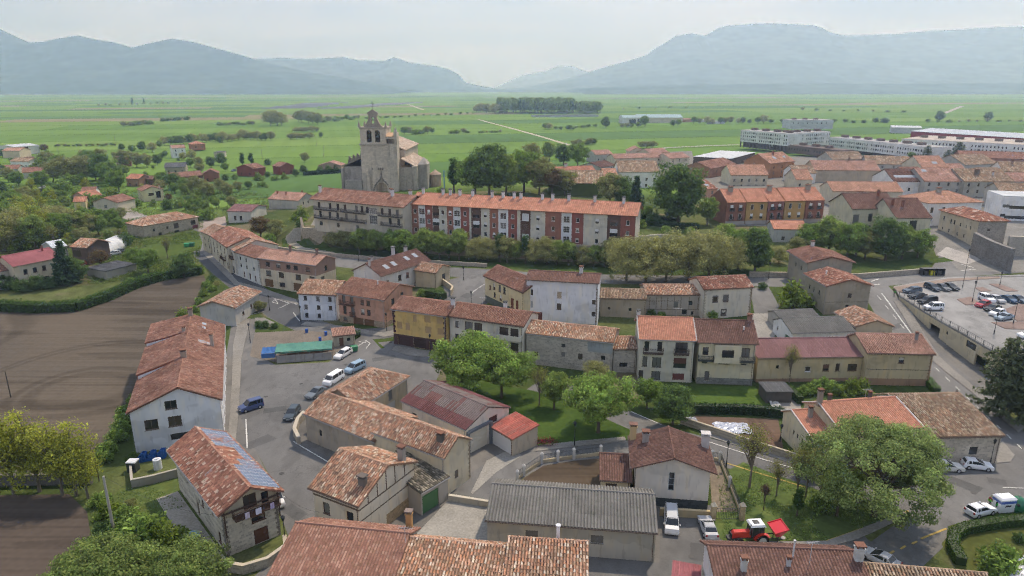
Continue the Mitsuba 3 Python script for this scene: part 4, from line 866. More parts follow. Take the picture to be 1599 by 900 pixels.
h = house('cream_house', 'cream house with plum brown roof, big white chimney and a narrow glass block window', (985, 732), (1120, 741), 5.9, (1107, 688), 'gy', 1.9, .5, wall=pl((.66, .62, .55)), cover=('roman', 'brown'), ov=.75, wins=[(0, .49, 2.5, .8, 2.8, 'c', (.30, .33, .34))], bands=[(0, 0, 1, -1, 1.3, 'stone', (.075, .085, .085), 'plinth')], chim=[(.94, .75, 1.7, 1.0, (.55, .52, .5), (.6, .58, .56)), (.05, .86, 2.0, .9, (.55, .43, .24), (.25, .15, .12)), (.2, .68, 1.3, .9, (.4, .36, .33))])
house('annexe', 'low tiled annexe on the left of the cream house', (936, 750), (988, 753), 3.0, 7.0, 'gx', 1.3, .72, wall=pl((.62, .55, .38)), cover=('roman', 'brown'), ov=.3, wins=[(0, .35, 1.4, 1.5, 1.0, 'w')], cat_='house', gz0=None)
house('brown_roof_house', 'house in the bottom left foreground with a plain red brown roof and square brick chimney', (398, 932), (598, 955), 5.6, (634, 822), 'gx', 2.1, .70, wall=pl(CREAM), cover=('roman', 'redbrown'), ov=.4, aerial=[(.99, .6, 2.0)], chim=[(.92, .93, 1.9, .7, (.48, .30, .14), (.25, .2, .18))])
house('tiled_house', 'house at the bottom edge with bright streaked barrel tiles, left of its taller neighbour', (583, 968), (775, 990), 5.4, (790, 850), 'gx', 1.9, .78, wall=pl(CREAM), cover=('barrel', 'old'), ov=.3)
house('tiled_house', 'house at the bottom edge with mossy streaked tiles and a white metal flue', (778, 955), (920, 965), 6.0, (915, 848), 'gx', 1.8, .80, wall=pl(CREAM), cover=('barrel', 'old'), ov=.3, chim=[(.62, .93, 1.9, .2, (.72, .74, .77))])
house('brown_roof_house', 'house in the bottom right foreground with a wide regular brown roof and white gable', (1128, 958), (1392, 970), 6.2, (1330, 853), 'gx', 1.7, .72, wall=pl(WHT), cover=('roman', 'brown'), ov=.5, chim=[(.2, .45, 1.2, .6, (.6, .6, .58)), (.97, .62, 1.4, .8, (.62, .62, .6)), (.55, .62, 1.9, .09, (.6, .6, .6)), (.5, .52, .7, .4, (.6, .6, .62))])
house('porch', 'pink sheet roofed porch at the bottom edge beside the white gable', (1046, 925), (1094, 934), 3.2, (1086, 881), 'flat', 0, wall=pl(CREAM), cover=('seam', 'pink'), ov=.2, cat_='porch')
house('old_house', 'house at the bottom right edge showing only tan barrel tiles', (1375, 965), (1590, 985), 5.4, (1556, 897), 'gx', 1.5, .75, wall=pl(CREAM), cover=('barrel', 'tan'), ov=.3)
h = house('orange_roof_house', 'house with a regular orange roof and white verge behind the big tree on the right', (1315, 678), (1443, 668), 6.0, (1412, 617), 'gx', 1.9, .62, wall=pl((.60, .55, .40)), cover=('roman', 'orange'), ov=.3, verge=(.66, .64, .62), aerial=[(.65, .7, 1.6)], chim=[(.02, .62, 1.8, .7, (.38, .33, .28)), (.2, .72, .8, .5, (.12, .12, .12)), (.72, .72, .8, .5, (.12, .12, .12))])
house('orange_wing', 'lower orange roofed wing with cream side wall next to the allotment', (1272, 692), (1312, 690), 4.4, 10.5, 'gx', 1.6, .72, wall=pl((.62, .57, .42)), cover=('roman', 'orange'), ov=.25, verge=(.66, .64, .62), wins=[(3, .35, 2.3, .45, .8, 'f'), (3, .5, 2.3, .45, .8, 'f'), (3, .62, 2.3, .45, .8, 'f')], chim=[(.55, .55, 1.4, .6, (.36, .33, .30))])
house('stone_barn', 'stone barn with a worn tan tile roof beside the two white cars', (1446, 684), (1570, 681), 4.8, 15.0, 'gx', 2.0, .72, wall=st((.48, .42, .34)), cover=('barrel', 'tan'), ov=.3, wins=[(0, .66, 1.6, 1.3, 1.3, 'f')], cat_='barn')

# ------------------------------------------------------------------ houses of the middle of the village
house('yellow_house', 'yellow house with dark quoins and a brown base on the square', (609, 483), (697, 495), 8.2, 9.5, 'gx', 1.6, .5, wall=pl(YEL), cover=('barrel', 'redbrown'), ov=.4,
      wins=[(0, .12, 4.0, 1.3, 1.5, 's', (.42, .29, .15)), (0, .28, 3.9, 1.1, 1.5, 's', (.42, .29, .15)), (0, .42, 6.0, .9, 1.5, 's', (.42, .29, .15)), (0, .66, 6.3, 1.5, 1.4, 's', (.42, .29, .15)), (0, .89, 6.4, 1.5, 1.4, 's', (.42, .29, .15)), (0, .67, 3.9, 1.5, 1.4, 's', (.42, .29, .15)), (0, .9, 3.9, 1.5, 1.4, 's', (.42, .29, .15)), (0, .2, 0, 3.2, 2.2, 'g', (.06, .03, .028)), (0, .5, 0, 3.0, 2.2, 'g', (.045, .025, .022)), (0, .8, 0, 3.2, 2.2, 'g', (.06, .03, .028))],
      bands=[(0, 0, 1, -1, 2.55, 'matt', (.075, .038, .036), 'base_panel')] + [b for b in quoins(0, 0, 8, (.07, .03, .04), 14, 12) if b[3] > 2.5] + [b for b in quoins(0, 1, 8, (.07, .03, .04), 14, 12) if b[3] > 2.5], chim=[(.97, .42, 1.3, .8, (.7, .7, .7), (.1, .1, .1))])
house('cream_row_house', 'long cream house with balcony joined to the yellow house', (698, 494), (818, 511), 8.0, 9.5, 'gx', 1.7, .5, wall=pl((.67, .64, .56)), cover=('barrel', 'redbrown'), ov=.4, aerial=[(.35, .5, 1.8)], wins=[(0, .1, 5.7, .7, 1.4, 'w'), (0, .27, 5.5, 1.8, 1.8, 'w'), (0, .4, 5.5, 1.8, 1.8, 'w'), (0, .1, 2.6, .9, 1.6, 'w'), (0, .27, 2.5, 1.7, 1.7, 'w'), (0, .4, 2.5, 1.5, 1.7, 'w'), (0, .75, 5.2, 2.0, 2.0, 'b'), (0, .89, 5.2, 1.8, 2.0, 'b'), (0, .72, 2.4, .7, 1.6, 'w'), (0, .89, 2.2, 1.8, 1.9, 'w'), (0, .2, 0, 2.4, 1.9, 'd'), (0, .6, 0, 2.6, 1.9, 'g', (.2, .12, .08))], bal=[(0, .8, 4.9, 6.4, 1.1, 'p')], chim=[(.62, .62, 1.2, .7, (.7, .7, .7), (.1, .1, .1))])
house('pink_house', 'pink house with brown wooden balconies and two garage doors', (523, 458), (600, 470), 7.3, (641, 447), 'gx', 2.3, .5, wall=pl(PNK), cover=('barrel', 'redbrown'), ov=.5, aerial=[(.3, .5, 2.0)],
      wins=[(0, .12, 5.0, .9, 2.0, 'b'), (0, .3, 5.0, .9, 2.0, 'b'), (0, .13, 2.2, 1.0, 2.1, 'b', (.16, .04, .03)), (0, .31, 2.2, 1.0, 2.1, 'b'), (0, .53, 5.3, 1.0, 1.2, 'w'), (0, .66, 5.3, 1.0, 1.2, 'w'), (0, .53, 2.9, 1.0, 1.4, 'w'), (0, .66, 2.9, 1.0, 1.4, 'w'), (0, .42, 0, 2.8, 1.9, 'g', (.15, .075, .035)), (0, .66, 0, 2.8, 1.9, 'g', (.15, .075, .035)), (0, .13, .6, 1.2, .9, 'w'), (1, .3, 5.2, 1.2, 1.5, 'w'), (1, .3, 2.4, 1.2, 1.4, 'w'), (1, .62, 5.8, 1.2, 1.4, 'w'), (1, .62, 2.4, 1.2, 1.4, 'w')],
      bal=[(0, .21, 4.85, 4.2, .9, 'w'), (0, .31, 2.1, 1.5, .5, 'w')], bands=[(0, 0, 1, -1, 1.9, 'stone', (.36, .28, .20), 'plinth'), (1, 0, 1, -1, 1.7, 'stone', (.36, .28, .20), 'plinth')], chim=[(.62, .4, .9, .15, (.6, .6, .6))], balcol=(.10, .05, .03))
house('white_house', 'bluish white three storey house with small dark windows next to the pink house', (463, 459), (525, 462), 6.8, 10.0, 'gx', 2.1, .55, wall=pl((.66, .70, .76)), cover=('barrel', 'old'), ov=.3, wins=grid(0, (.18, .52, .84), (5.2, 3.0, .9), .85, 1.05, 'w', (.07, .06, .06))[:8])
house('terrace_house', 'long house with pink brown top floor, cream lower floors and two brown garage doors', (401, 403), (493, 415), 8.0, (521, 403), 'gx', 1.7, .5, wall=pl((.60, .53, .40)), cover=('roman', 'rose'), ov=.4,
      wins=grid(0, (.15, .34, .52, .65, .86), (5.9,), 1.5, 1.2, 'w') + grid(0, (.15, .38, .68, .92), (3.2,), 1.8, 1.5, 'w') + [(0, .14, 0, 3.0, 2.2, 'g', (.16, .085, .035)), (0, .38, .6, 1.9, 1.2, 'w'), (0, .66, 0, 3.0, 2.2, 'g', (.16, .085, .035)), (0, .9, .6, 1.3, 1, 'w'), (1, .5, 5.6, 1.0, 1.4, 'w'), (1, .3, 3.0, 1.4, 1.3, 'w')], bands=[(0, 0, 1, 5.0, 8, 'plaster', (.34, .225, .18), 'upper_storey'), (1, 0, 1, 5.0, 10, 'plaster', (.34, .225, .18), 'upper_storey')], chim=[(.4, .5, 1.1, .6, (.2, .15, .13)), (.85, .5, 1.1, .6, (.2, .15, .13))])
house('terrace_house', 'white old terrace house with a brown roof, lower than its neighbours on the left street', (365, 394), (403, 405), 7.0, 9.0, 'gx', 1.7, .5, wall=pl((.62, .62, .58)), cover=('barrel', 'redbrown'), ov=.3, wins=[(0, .2, 5, .8, 1.1, 'f'), (0, .45, 5, .8, 1.1, 'f'), (0, .2, 2.9, .8, 1.1, 'f'), (0, .45, 2.9, .8, 1.1, 'f'), (0, .75, 3.0, .8, 1.1, 'f'), (0, .3, .2, .7, 1.7, 'd'), (0, .55, 0, .8, 1.9, 'd'), (0, .78, 0, .7, 1.7, 'd')])
house('terrace_house', 'narrow terrace house with an orange roof and white gable above the brown roof', (354, 387), (366, 393), 7.0, 13.0, 'gx', 2.4, .5, wall=pl((.64, .60, .52)), cover=('barrel', 'old'), ov=.2, wins=[(0, .5, 4.6, 1.4, 1.6, 'w'), (0, .35, 2.4, .9, 1.4, 'f'), (0, .5, 0, 2.0, 2.0, 'g', (.08, .07, .06))], bal=[(0, .5, 4.4, 3.0, .7, 'w')])
house('terrace_house', 'stained cream terrace house with a patched brown roof and balconies on the left street', (327, 368), (354, 387), 7.0, 12.0, 'gx', 2.2, .5, wall=pl((.60, .55, .43)), cover=('barrel', 'oldred'), ov=.25, wins=grid(0, (.15, .36, .58, .8), (4.6, 2.4), .9, 1.4, 'w') + [(0, .4, 0, 1.0, 2.0, 'd'), (0, .65, 0, 1.2, 2, 'd'), (0, .9, 0, 1.2, 2, 'd')], bal=[(0, .7, 2.3, 4.2, .6, 'w')])
house('terrace_house', 'end house of the left street with a bright orange tile roof', (313, 362), (327, 368), 6.3, 9.0, 'gx', 2.0, .5, wall=pl((.56, .50, .36)), cover=('barrel', 'old'), ov=.25, wins=grid(0, (.3, .75), (3.8, 1.6), .8, 1.1, 'f'))
house('white_house', 'white house with brown roof and four roof lights beyond the pink house', (595, 432), (674, 407), 7.0, 10.5, 'gx', 2.6, .5, wall=pl((.70, .69, .65)), cover=('roman', 'brown'), ov=.4, wins=[(0, .12, 4.3, .9, 1.0, 'w'), (0, .36, 4.2, 1.2, 1.5, 'w'), (0, .52, 4.3, 1.1, 1.4, 'w'), (0, .72, 3.6, 1.0, 2.2, 'b'), (0, .91, 3.6, 1.0, 2.2, 'b'), (0, .7, .6, 2.2, 1.8, 'w'), (0, .92, 1.2, 1.0, 1.4, 'w'), (0, .3, 0.8, 1.2, 1.2, 'w')], bal=[(0, .82, 3.45, 5.0, .9, 'w')], chim=[(.58, .6, 2.2, .8, (.66, .66, .66), (.3, .3, .3)), (.8, .55, 1.3, .8, (.6, .58, .55), (.1, .1, .1)), (.22, .7, 1.4, .8, (.6, .58, .55), (.1, .1, .1)), (.02, .4, 1.5, .5, (.6, .58, .55))], sky=[(0, .22, .45, 1.3, 1.7), (0, .38, .5, 1.3, 1.7), (0, .66, .58, 1.3, 1.7), (0, .84, .62, 1.3, 1.7)], frame=(.14, .07, .05))
house('outhouse', 'small old outhouse with a pale orange roof beside the road bay', (681, 427), (704, 417), 4.2, 7.0, 'gy', 1.4, .5, wall=pl((.52, .45, .32)), cover=('barrel', 'old'), ov=.25, wins=[(0, .55, .9, 1.6, 2.2, 'f')])
house('cream_house', 'cream house with arched brown windows beside the white barn', (754, 431), (817, 458), 6.4, 8.5, 'gx', 2.2, .5, wall=pl((.64, .56, .37)), cover=('barrel', 'redbrown'), ov=.4, wins=[(0, .14, 3.4, .9, 1.2, 's', (.2, .12, .07)), (0, .25, 4.0, 1.0, 1.7, 'w'), (0, .4, 4.0, 1.0, 1.7, 'w'), (0, .52, 4.0, 1.0, 1.7, 'w'), (0, .26, 2.0, .9, 1.3, 'w'), (0, .42, 2.0, .9, 1.3, 'w'), (0, .72, 1.2, 1.3, 2.6, 's', (.16, .06, .04)), (0, .84, 1.2, 1.1, 2.6, 's', (.16, .06, .04))], bands=[(0, 0, 1, -1, 1.5, 'plaster', (.13, .145, .13), 'plinth')])
house('white_barn', 'tall stained white barn with stone corners and a brown gate, behind the row of houses', (820, 437), (936, 443), 10.3, 9.0, 'gx', 1.0, .5, gz0=2.7, wall=pl((.68, .70, .74)), cover=('roman', 'brown'), ov=.3, wins=[(0, .075, 6.6, .55, 1.4, 'f'), (0, .075, 3.8, .55, 1.4, 's', (.35, .36, .37)), (0, .465, 6.3, 1.0, 1.5, 's', (.40, .33, .24)), (0, .465, 3.6, 1.0, 1.4, 'w'), (0, .95, 5.2, .8, 1.1, 'f'), (0, .95, 2.4, .8, 1.1, 'f'), (0, .14, -.3, 2.8, 3.0, 'g', (.13, .045, .04))], bands=quoins(0, 0, 9, (.33, .32, .30), fl=22) + quoins(0, 1, 9, (.33, .32, .30), fl=22) + [(0, .3, 1, -1, .5, 'plaster', (.34, .33, .29), 'plinth')], chim=[(.73, .5, 1.2, .8, (.66, .66, .64))], cat_='barn')
house('ruined_house', 'low old house with stained brown wall and ragged tan tiles beside the white barn', (936, 466), (1011, 468), 4.6, 8.0, 'gx', 1.3, .5, wall=pl((.38, .33, .26)), cover=('barrel', 'tan'), ov=.25, wins=[(0, .2, 1.8, .6, .6, 'f'), (0, .66, 1.6, .7, .7, 'f')])
house('ruined_house', 'old half timbered house with a bleached wall and mottled tiles, second from the white barn', (1008, 461), (1099, 461), 5.2, 8.5, 'gx', 1.4, .5, wall=pl((.38, .35, .31)), cover=('barrel', 'old'), ov=.25, wins=[(0, .54, 2.0, 1.0, 1.5, 'f'), (0, .8, 2.6, .9, 1.1, 'f'), (0, .7, .3, 1.2, 1.2, 'f'), (0, .84, .2, .6, .9, 'f')], bands=[(0, a, a + .012, 1.6, 4.6, 'matt', (.17, .14, .11), 'timber') for a in (.06, .18, .27, .38, .5, .62, .77, .93)] + [(0, 0, 1, 1.5, 1.65, 'matt', (.17, .14, .11), 'timber'), (0, 0, .6, 3.6, 3.72, 'matt', (.17, .14, .11), 'timber')])
house('cream_house', 'tall cream house with three stone framed windows at the end of the old row', (1099, 453), (1178, 449), 7.4, 9.0, 'gx', 1.8, .5, wall=pl((.62, .59, .51)), cover=('barrel', 'oldred'), ov=.3, wins=[(0, .24, 4.3, 1.0, 1.2, 'w'), (0, .46, 4.3, 1.0, 1.3, 'w'), (0, .44, .9, 1.0, 1.2, 'w')], bands=[(0, .24 - .06, .24 + .06, 4.0, 5.8, 'stone', (.17, .16, .15), 'surround'), (0, .40, .52, 4.0, 5.9, 'stone', (.17, .16, .15), 'surround'), (0, .38, .50, .6, 2.4, 'stone', (.17, .16, .15), 'surround')] + quoins(0, 0, 7, (.36, .32, .26), fl=12) + quoins(0, 1, 7, (.36, .30, .22), fl=12))
house('old_barn', 'grey rubble walled barn with bright mottled tiles between the cream row and the orange roof', (820, 521), (958, 536), 6.6, 8.5, 'gx', 1.5, .5, wall=st((.44, .405, .35)), cover=('barrel', 'old'), ov=.2, wins=[(0, .12, 1.8, .8, 1.0, 'f'), (0, .44, 2.4, .8, 1.0, 'f'), (0, .64, 2.2, .9, 1.3, 'f'), (0, .44, 4.4, .8, .8, 'f'), (0, .9, 2.7, .8, .9, 'f')], bands=[(0, .72, 1, 4.2, 6.2, 'plaster', (.33, .36, .37), 'render_patch')], cat_='barn')
house('stone_annexe', 'low stone annexe with mottled tiles left of the orange roofed flats', (957, 546), (996, 546), 5.0, 7.5, 'gx', 1.3, .5, wall=st((.44, .41, .36)), cover=('barrel', 'old'), ov=.2, wins=[(0, .45, 1.2, 1.6, .9, 'f')])
house('cream_flats', 'cream three storey house with orange roof and dark balconies', (997, 530), (1088, 533), 8.7, 11.0, 'gx', 2.8, .5, wall=pl((.63, .61, .52)), cover=('roman', 'orange'), ov=.35, verge=(.55, .53, .5), aerial=[(.7, .5, 1.8)], wins=[(0, .13, 6.2, .9, 2.0, 'b'), (0, .37, 6.2, .9, 2.0, 'b'), (0, .77, 6.0, 2.3, 2.2, 'b'), (0, .11, 3.1, .9, 2.0, 'w'), (0, .33, 3.0, 1.7, 2.0, 'w'), (0, .76, 2.9, 2.4, 2.1, 'h', (.12, .05, .04)), (0, .05, .4, .9, 1.8, 'w'), (0, .33, .4, 1.7, 1.7, 'w'), (0, .75, .6, 2.2, 1.2, 's', (.17, .06, .05))], bal=[(0, .25, 6.0, 3.8, .9, 'w'), (0, .77, 6.0, 2.8, .9, 'w')], chim=[(.03, .55, 1.0, .7, (.6, .6, .58), (.1, .1, .1))], frame=(.06, .055, .05), balcol=(.09, .06, .045))
house('cream_flats', 'cream house with brown roof, projecting bay and dark green balcony', (1089, 535), (1186, 538), 8.6, 11.0, 'gx', 2.8, .5, wall=pl((.65, .60, .45)), cover=('roman', 'brown'), ov=.5, wins=[(0, .12, 5.9, 1.1, 1.6, 'b'), (0, .83, 5.7, 1.6, 1.9, 'b'), (0, .12, 4.2, 1.0, .35, 'f'), (0, .46, 4.1, 2.2, .3, 'f'), (0, .82, 4.1, 1.0, .3, 'f'), (0, .18, .6, .9, 2.0, 'd', (.13, .12, .12))], bands=[(0, 0, 1, -1, 1.3, 'stone', (.24, .24, .22), 'plinth')], bal=[(0, .13, 5.0, 2.9, .8, 'w'), (0, .86, 5.0, 2.9, .8, 'w')], chim=[(.93, .5, .9, .8, (.35, .2, .16)), (.8, .3, .5, .12, (.7, .7, .7))], balcol=(.05, .055, .05))
hb = _h = None
b_ = [k for k in scene if k.startswith('cream_flats_001__wall')][0]
pA = atz(1089, 535, gz(at(1089, 535, 8.6)) + 8.6); 
def bay(key, A, B, ze, f0, f1, z0, z1, d, col, win):
    "a closed bay standing out of a front"
    g = gz(at(A[0], A[1], ze)); a, b = atz(*A, g + ze), atz(*B, g + ze); L = np.linalg.norm((b - a)[:2]); U = np.array([*(b - a)[:2] / L, 0]); V = np.array([-U[1], U[0], 0])
    o = np.array([a[0], a[1], g]) + U * L * f0 + V * .5
    W = L * (f1 - f0); k = new(key + '__bay'); put(k, frame_box(o - V * d + [0, 0, z0], U * W, V * d, [0, 0, z1 - z0]), 'plaster', col)
    kw = k + '__window'; c = o - V * (d + .03) + U * W / 2
    put(kw, cat([frame_box(c + U * (x - .05) + [0, 0, win[0]], U * .1, V * .06, [0, 0, win[1]]) for x in (-win[2] / 2, 0, win[2] / 2)] + [frame_box(c - U * win[2] / 2 + [0, 0, win[0] + q], U * win[2], V * .05, [0, 0, .1]) for q in (0, win[1] - .1)]), 'matt', (.05, .04, .035))
    put(k + '__pane', frame_box(c - U * win[2] / 2 + V * .02 + [0, 0, win[0] + .05], U * win[2], V * .04, [0, 0, win[1] - .1]), 'glass')
bay('cream_flats_001', (1089, 535), (1186, 538), 8.6, .29, .72, 4.6, 8.25, .75, (.66, .61, .46), (5.8, 1.5, 2.1))
house('long_building', 'long yellowish building with a mauve sheet roof', (1183, 559), (1353, 557), 5.2, 8.5, 'gx', 1.2, .85, wall=pl((.56, .48, .31)), cover=('seam', 'mauve'), ov=.25, wins=[(0, .19, 2.8, .6, .7, 'f'), (0, .48, 2.1, 1.1, 1.1, 'w', (.6, .6, .6)), (0, .65, 2.2, 1.2, 1.4, 'w'), (0, .76, 2.2, .8, 1.5, 'w'), (0, .90, 2.2, 1.8, 1.4, 'w')], bands=[(0, 0, 1, -1, .7, 'plaster', (.36, .24, .17), 'plinth'), (0, 0, 1, 4.6, 4.8, 'plaster', (.40, .34, .22), 'cornice')], cat_='building')
house('beige_house', 'beige house with a rose tile roof on the corner of the sloping street', (1354, 552), (1462, 554), 6.6, 9.5, 'gx', 1.9, .62, wall=pl((.53, .45, .29)), cover=('barrel', 'rose'), ov=.35, wins=[(0, .53, 4.6, 1.0, 1.2, 'w')], bands=[(0, 0, 1, -1, 1.4, 'plaster', (.36, .24, .16), 'plinth'), (0, 0, 1, 3.2, 3.3, 'matt', (.12, .10, .09), 'cable_duct')] + quoins(0, 1, 6.3, (.42, .27, .16), fl=14), chim=[(.86, .45, 1.1, .5, (.3, .29, .28))])
house('white_shed', 'white shed with a long grey cement roof and green door', (1237, 521), (1337, 518), 4.0, (1211, 499), 'gx', 1.6, .6, wall=pl((.72, .74, .76)), cover=('sheet', 'cement'), ov=.15, wins=[(0, .5, 1.2, 1.5, 1.3, 'f'), (0, .82, 1.2, 1.4, 1.2, 'f'), (3, .2, 0, 2.6, 2.8, 'd', (.05, .12, .08)), (3, .75, 2.2, .6, 1.0, 'f')], cat_='shed')
house('low_shed', 'low grey cement roofed shed behind the white shed', (1219, 499), (1282, 496), 3.0, 6.0, 'gx', .9, .6, wall=pl(GRY), cover=('sheet', 'cement'), ov=.15, cat_='shed')
house('tiled_shed', 'small shed with a curled orange tile roof beside the sloping street', (1336, 511), (1398, 511), 4.6, (1301, 487), 'gy', 1.5, .52, wall=pl((.54, .47, .34)), cover=('barrel', 'old'), ov=.35, cat_='shed')
house('lean_to', 'maroon roofed lean-to below the curled tile roof', (1340, 533), (1396, 531), 3.2, 3.2, 'shed', .5, wall=pl((.54, .47, .34)), cover=('seam', 'rust'), ov=.1, cat_='shed')
house('stone_house', 'grey stone house with a brown roof, farther of two by the leafy bush', (1260, 411), (1337, 411), 7.6, (1237, 392), 'gy', 1.5, .5, wall=pl((.40, .37, .31)), cover=('barrel', 'redbrown'), ov=.6, wins=[(3, .3, 4.6, .8, 1.3, 'f'), (3, .6, 4.6, .8, 1.3, 'f')], chim=[(.5, .9, 1.2, .8, (.7, .7, .68))])
house('stone_house', 'grey stone house with a red tile roof, nearer of two by the leafy bush', (1290, 448), (1365, 447), 7.2, (1263, 427), 'gy', 1.6, .52, wall=pl((.38, .34, .27)), cover=('barrel', 'oldred'), ov=.5, wins=[(0, .55, 4.2, .9, 1.1, 'f'), (0, .52, 1.4, .9, 1.1, 'f'), (3, .3, 4, .7, 1.2, 'f'), (3, .55, 4, .7, 1.2, 'f'), (3, .75, 4, .7, 1.2, 'f'), (3, .5, 1, .7, 1.2, 'f')], bands=[(0, 0, 1, 3.1, 3.3, 'plaster', (.28, .25, .2), 'string_course')], chim=[(.3, .6, .9, .15, (.75, .75, .75))])

# ------------------------------------------------------------------ apartment buildings on the terrace
h = house('apartment_building', 'apartment building with rows of dark balconies and brown roof below the church', (482, 311), (630, 325), 9.6, 15.0, 'gx', 2.8, .5, wall=pl((.60, .55, .45)), cover=('far', 'redbrown'), ov=.9, gz0=9.6,
      wins=grid(0, (.07, .2, .29, .37, .5, .56, .62, .78, .86, .94), (6.6,), 1.1, 2.1, 'f') + grid(0, (.08, .19, .28, .38, .49, .86, .95), (3.7,), 1.1, 2.1, 'f') + grid(0, (.08, .28, .5, .86), (.9,), 1.2, 1.4, 'f') + [(0, .68, 6.5, 3.2, 2.0, 'c', WHITE), (0, .68, 3.2, 3.2, 2.9, 'c', WHITE)],
      bal=[(0, .16, 6.4, 10.0, 1.1, 'w'), (0, .47, 6.4, 10.0, 1.1, 'w'), (0, .87, 6.4, 9, 1.1, 'w'), (0, .18, 3.5, 11.5, 1.1, 'w'), (0, .47, 3.5, 10.0, 1.1, 'w'), (0, .88, 3.5, 8, 1.1, 'w')], chim=[(.78, .4, 1.8, .9, (.72, .72, .72)), (.7, .62, 1.5, .8, (.7, .7, .7)), (.9, .62, 1.5, .9, (.7, .7, .7)), (.03, .3, 2.0, .8, (.7, .7, .7))], cat_='building', balcol=(.07, .06, .055))
A_, B_ = (638, 319), (996, 338)
ws, bd = [], []
RED, RED2 = (.31, .125, .10), (.35, .17, .125)
mods = [(0, .032, 'r'), (.032, .065, 'w'), (.065, .10, 'R'), (.103, .13, 'k'), (.13, .17, 'c'), (.17, .20, 'r'), (.20, .235, 'w'), (.235, .275, 'R'), (.285, .33, 'k'), (.33, .37, 'c'), (.37, .41, 'r'), (.41, .455, 'w'), (.455, .495, 'R'), (.51, .555, 'k'), (.555, .62, 'c'), (.62, .69, 'r'), (.69, .735, 'w'), (.735, .785, 'R'), (.80, .885, 'c'), (.885, .94, 'k'), (.94, 1.0, 'R')]
for a, b, t in mods:
    m_ = (a + b) / 2
    if t in 'rR':
        bd.append((0, a, b, -1, 10.2, 'plaster', RED2 if t == 'r' else RED, 'brick_panel')); ws += [(0, m_, z, .95, 1.35, 'w', WHITE) for z in (1.2, 4.2, 7.2)]
    elif t == 'w':
        bd.append((0, a, b, -1, 10.2, 'plaster', (.74, .75, .76), 'white_panel')); ws += [(0, m_, z, 1.9, 1.9, 'c', WHITE) for z in (.9, 3.9, 6.9)]
    elif t == 'k':
        ws += [(0, m_, z, 2.2, 2.2, 'h' if (int(a * 100) + int(z)) % 3 else 's', (.70, .71, .72) if (int(a * 100) + int(z)) % 2 else (.13, .08, .06)) for z in (.6, 3.7, 6.8)]
        bd.append((0, a, b, -1, 10.2, 'plaster', (.15, .095, .075), 'brown_panel'))
    else: ws += [(0, m_, z, 1.0, 1.4, 'h' if z > 3.5 and a > .3 else 'w', (.66, .66, .66)) for z in (1.2, 4.2, 7.2)]
ch = [(u, .46, 1.5, .8, (.70, .70, .70), (.12, .12, .13)) for u in (.035, .13, .165, .21, .27, .36, .41, .46, .49, .585, .63, .70, .81, .93)]
house('apartment_building', 'long apartment building with orange roof and red, white and cream panels', A_, B_, 10.1, 13.0, 'gx', 2.8, .5, wall=pl((.64, .61, .52)), cover=('fartidy', 'orange'), ov=.7, gz0=9.5, wins=ws, bands=bd, chim=ch, cat_='building')
cols_ = [(.32, .16, .12), (.48, .32, .14), (.31, .145, .12), (.48, .32, .14), (.31, .15, .115)]
edges = [(1136, 1166), (1167, 1200), (1201, 1226), (1227, 1259), (1260, 1289)]
for i, (a, b) in enumerate(edges):
    house('row_house', ('brick red end house of the orange roofed row', 'ochre house next to the brick red end house', 'middle red house of the orange roofed row', 'ochre house right of the middle red one', 'right end red house of the orange roofed row')[i], (a, 316.8 - i * .8), (b, 316.2 - i * .8), 8.4, 15.0, 'gx', 3.6, .5, wall=pl(cols_[i]), cover=('fartidy', 'orange'), ov=.25, gz0=8.0, lip=(.4, .03, .4, .03),
          wins=[(0, x, z, 1.1, 1.9, ('h' if (i + int(z)) % 2 else 'b'), WHITE) for x in (.28, .74) for z in (2.4, 5.6)], bal=[(0, x, z, 1.7, .5, 'w') for x in (.28, .74) for z in (2.3, 5.5) if i % 2 == 0], bands=[(0, 0, 1, -1, 1.8, 'plaster', (.42, .40, .37), 'plinth')], chim=[(.5, .42, 1.3, 1.5, (.42, .38, .33))] if i in (0, 2, 4) else [], balcol=(.05, .05, .05), group='houses of the orange roofed row')
h = house('brown_roof_flats', 'cream flats with a big brown roof above the leafy trees on the right', (1331, 327), (1404, 326), 9.8, 15.0, 'gx', 4.0, .5, wall=pl((.60, .57, .44)), cover=('fartidy', 'brown'), ov=.4, gz0=7.6, wins=[(0, .1, 1, 2, 7, 'f'), (0, .42, 5.6, 1.3, 2.6, 'f'), (0, .62, 5.6, 1.8, 2.6, 'f'), (0, .85, 6.6, 1.4, 1.5, 'f'), (0, .42, 2.0, 1.3, 2.4, 'f'), (0, .62, 2.0, 1.4, 2.2, 'f')], cat_='building', chim=[(.75, .4, 1.6, .7, (.30, .13, .09)), (.5, .65, 1.0, 1.2, (.7, .7, .7))])
house('brown_roof_flats', 'projecting wing of the cream flats with brown roof', (1400, 341), (1457, 341), 9.6, 16.0, 'gx', 4.6, .6, wall=pl((.60, .57, .44)), cover=('fartidy', 'brown'), ov=.35, gz0=7.0, wins=[(0, .2, 6.6, 2.2, 1.7, 'w'), (0, .5, 5.4, 2.2, 3.4, 'f'), (0, .2, 2.8, 2.0, 1.7, 'w'), (0, .5, 1.6, 2.2, 3.2, 'f')], cat_='building', chim=[(.4, .35, 1.5, .7, (.30, .13, .09)), (.15, .4, 1.5, .7, (.30, .13, .09))])
house('low_house', 'low white graffiti walled house with an orange roof among the trees', (1208, 358), (1262, 359), 5.0, 9.0, 'gx', 1.8, .6, wall=pl((.50, .51, .50)), cover=('fartidy', 'orange'), ov=.3, gz0=6.5, wins=[(0, .65, 0, 2.0, 2.3, 'g', (.16, .15, .15)), (0, .3, 1.4, 1.0, 1.2, 'f')])
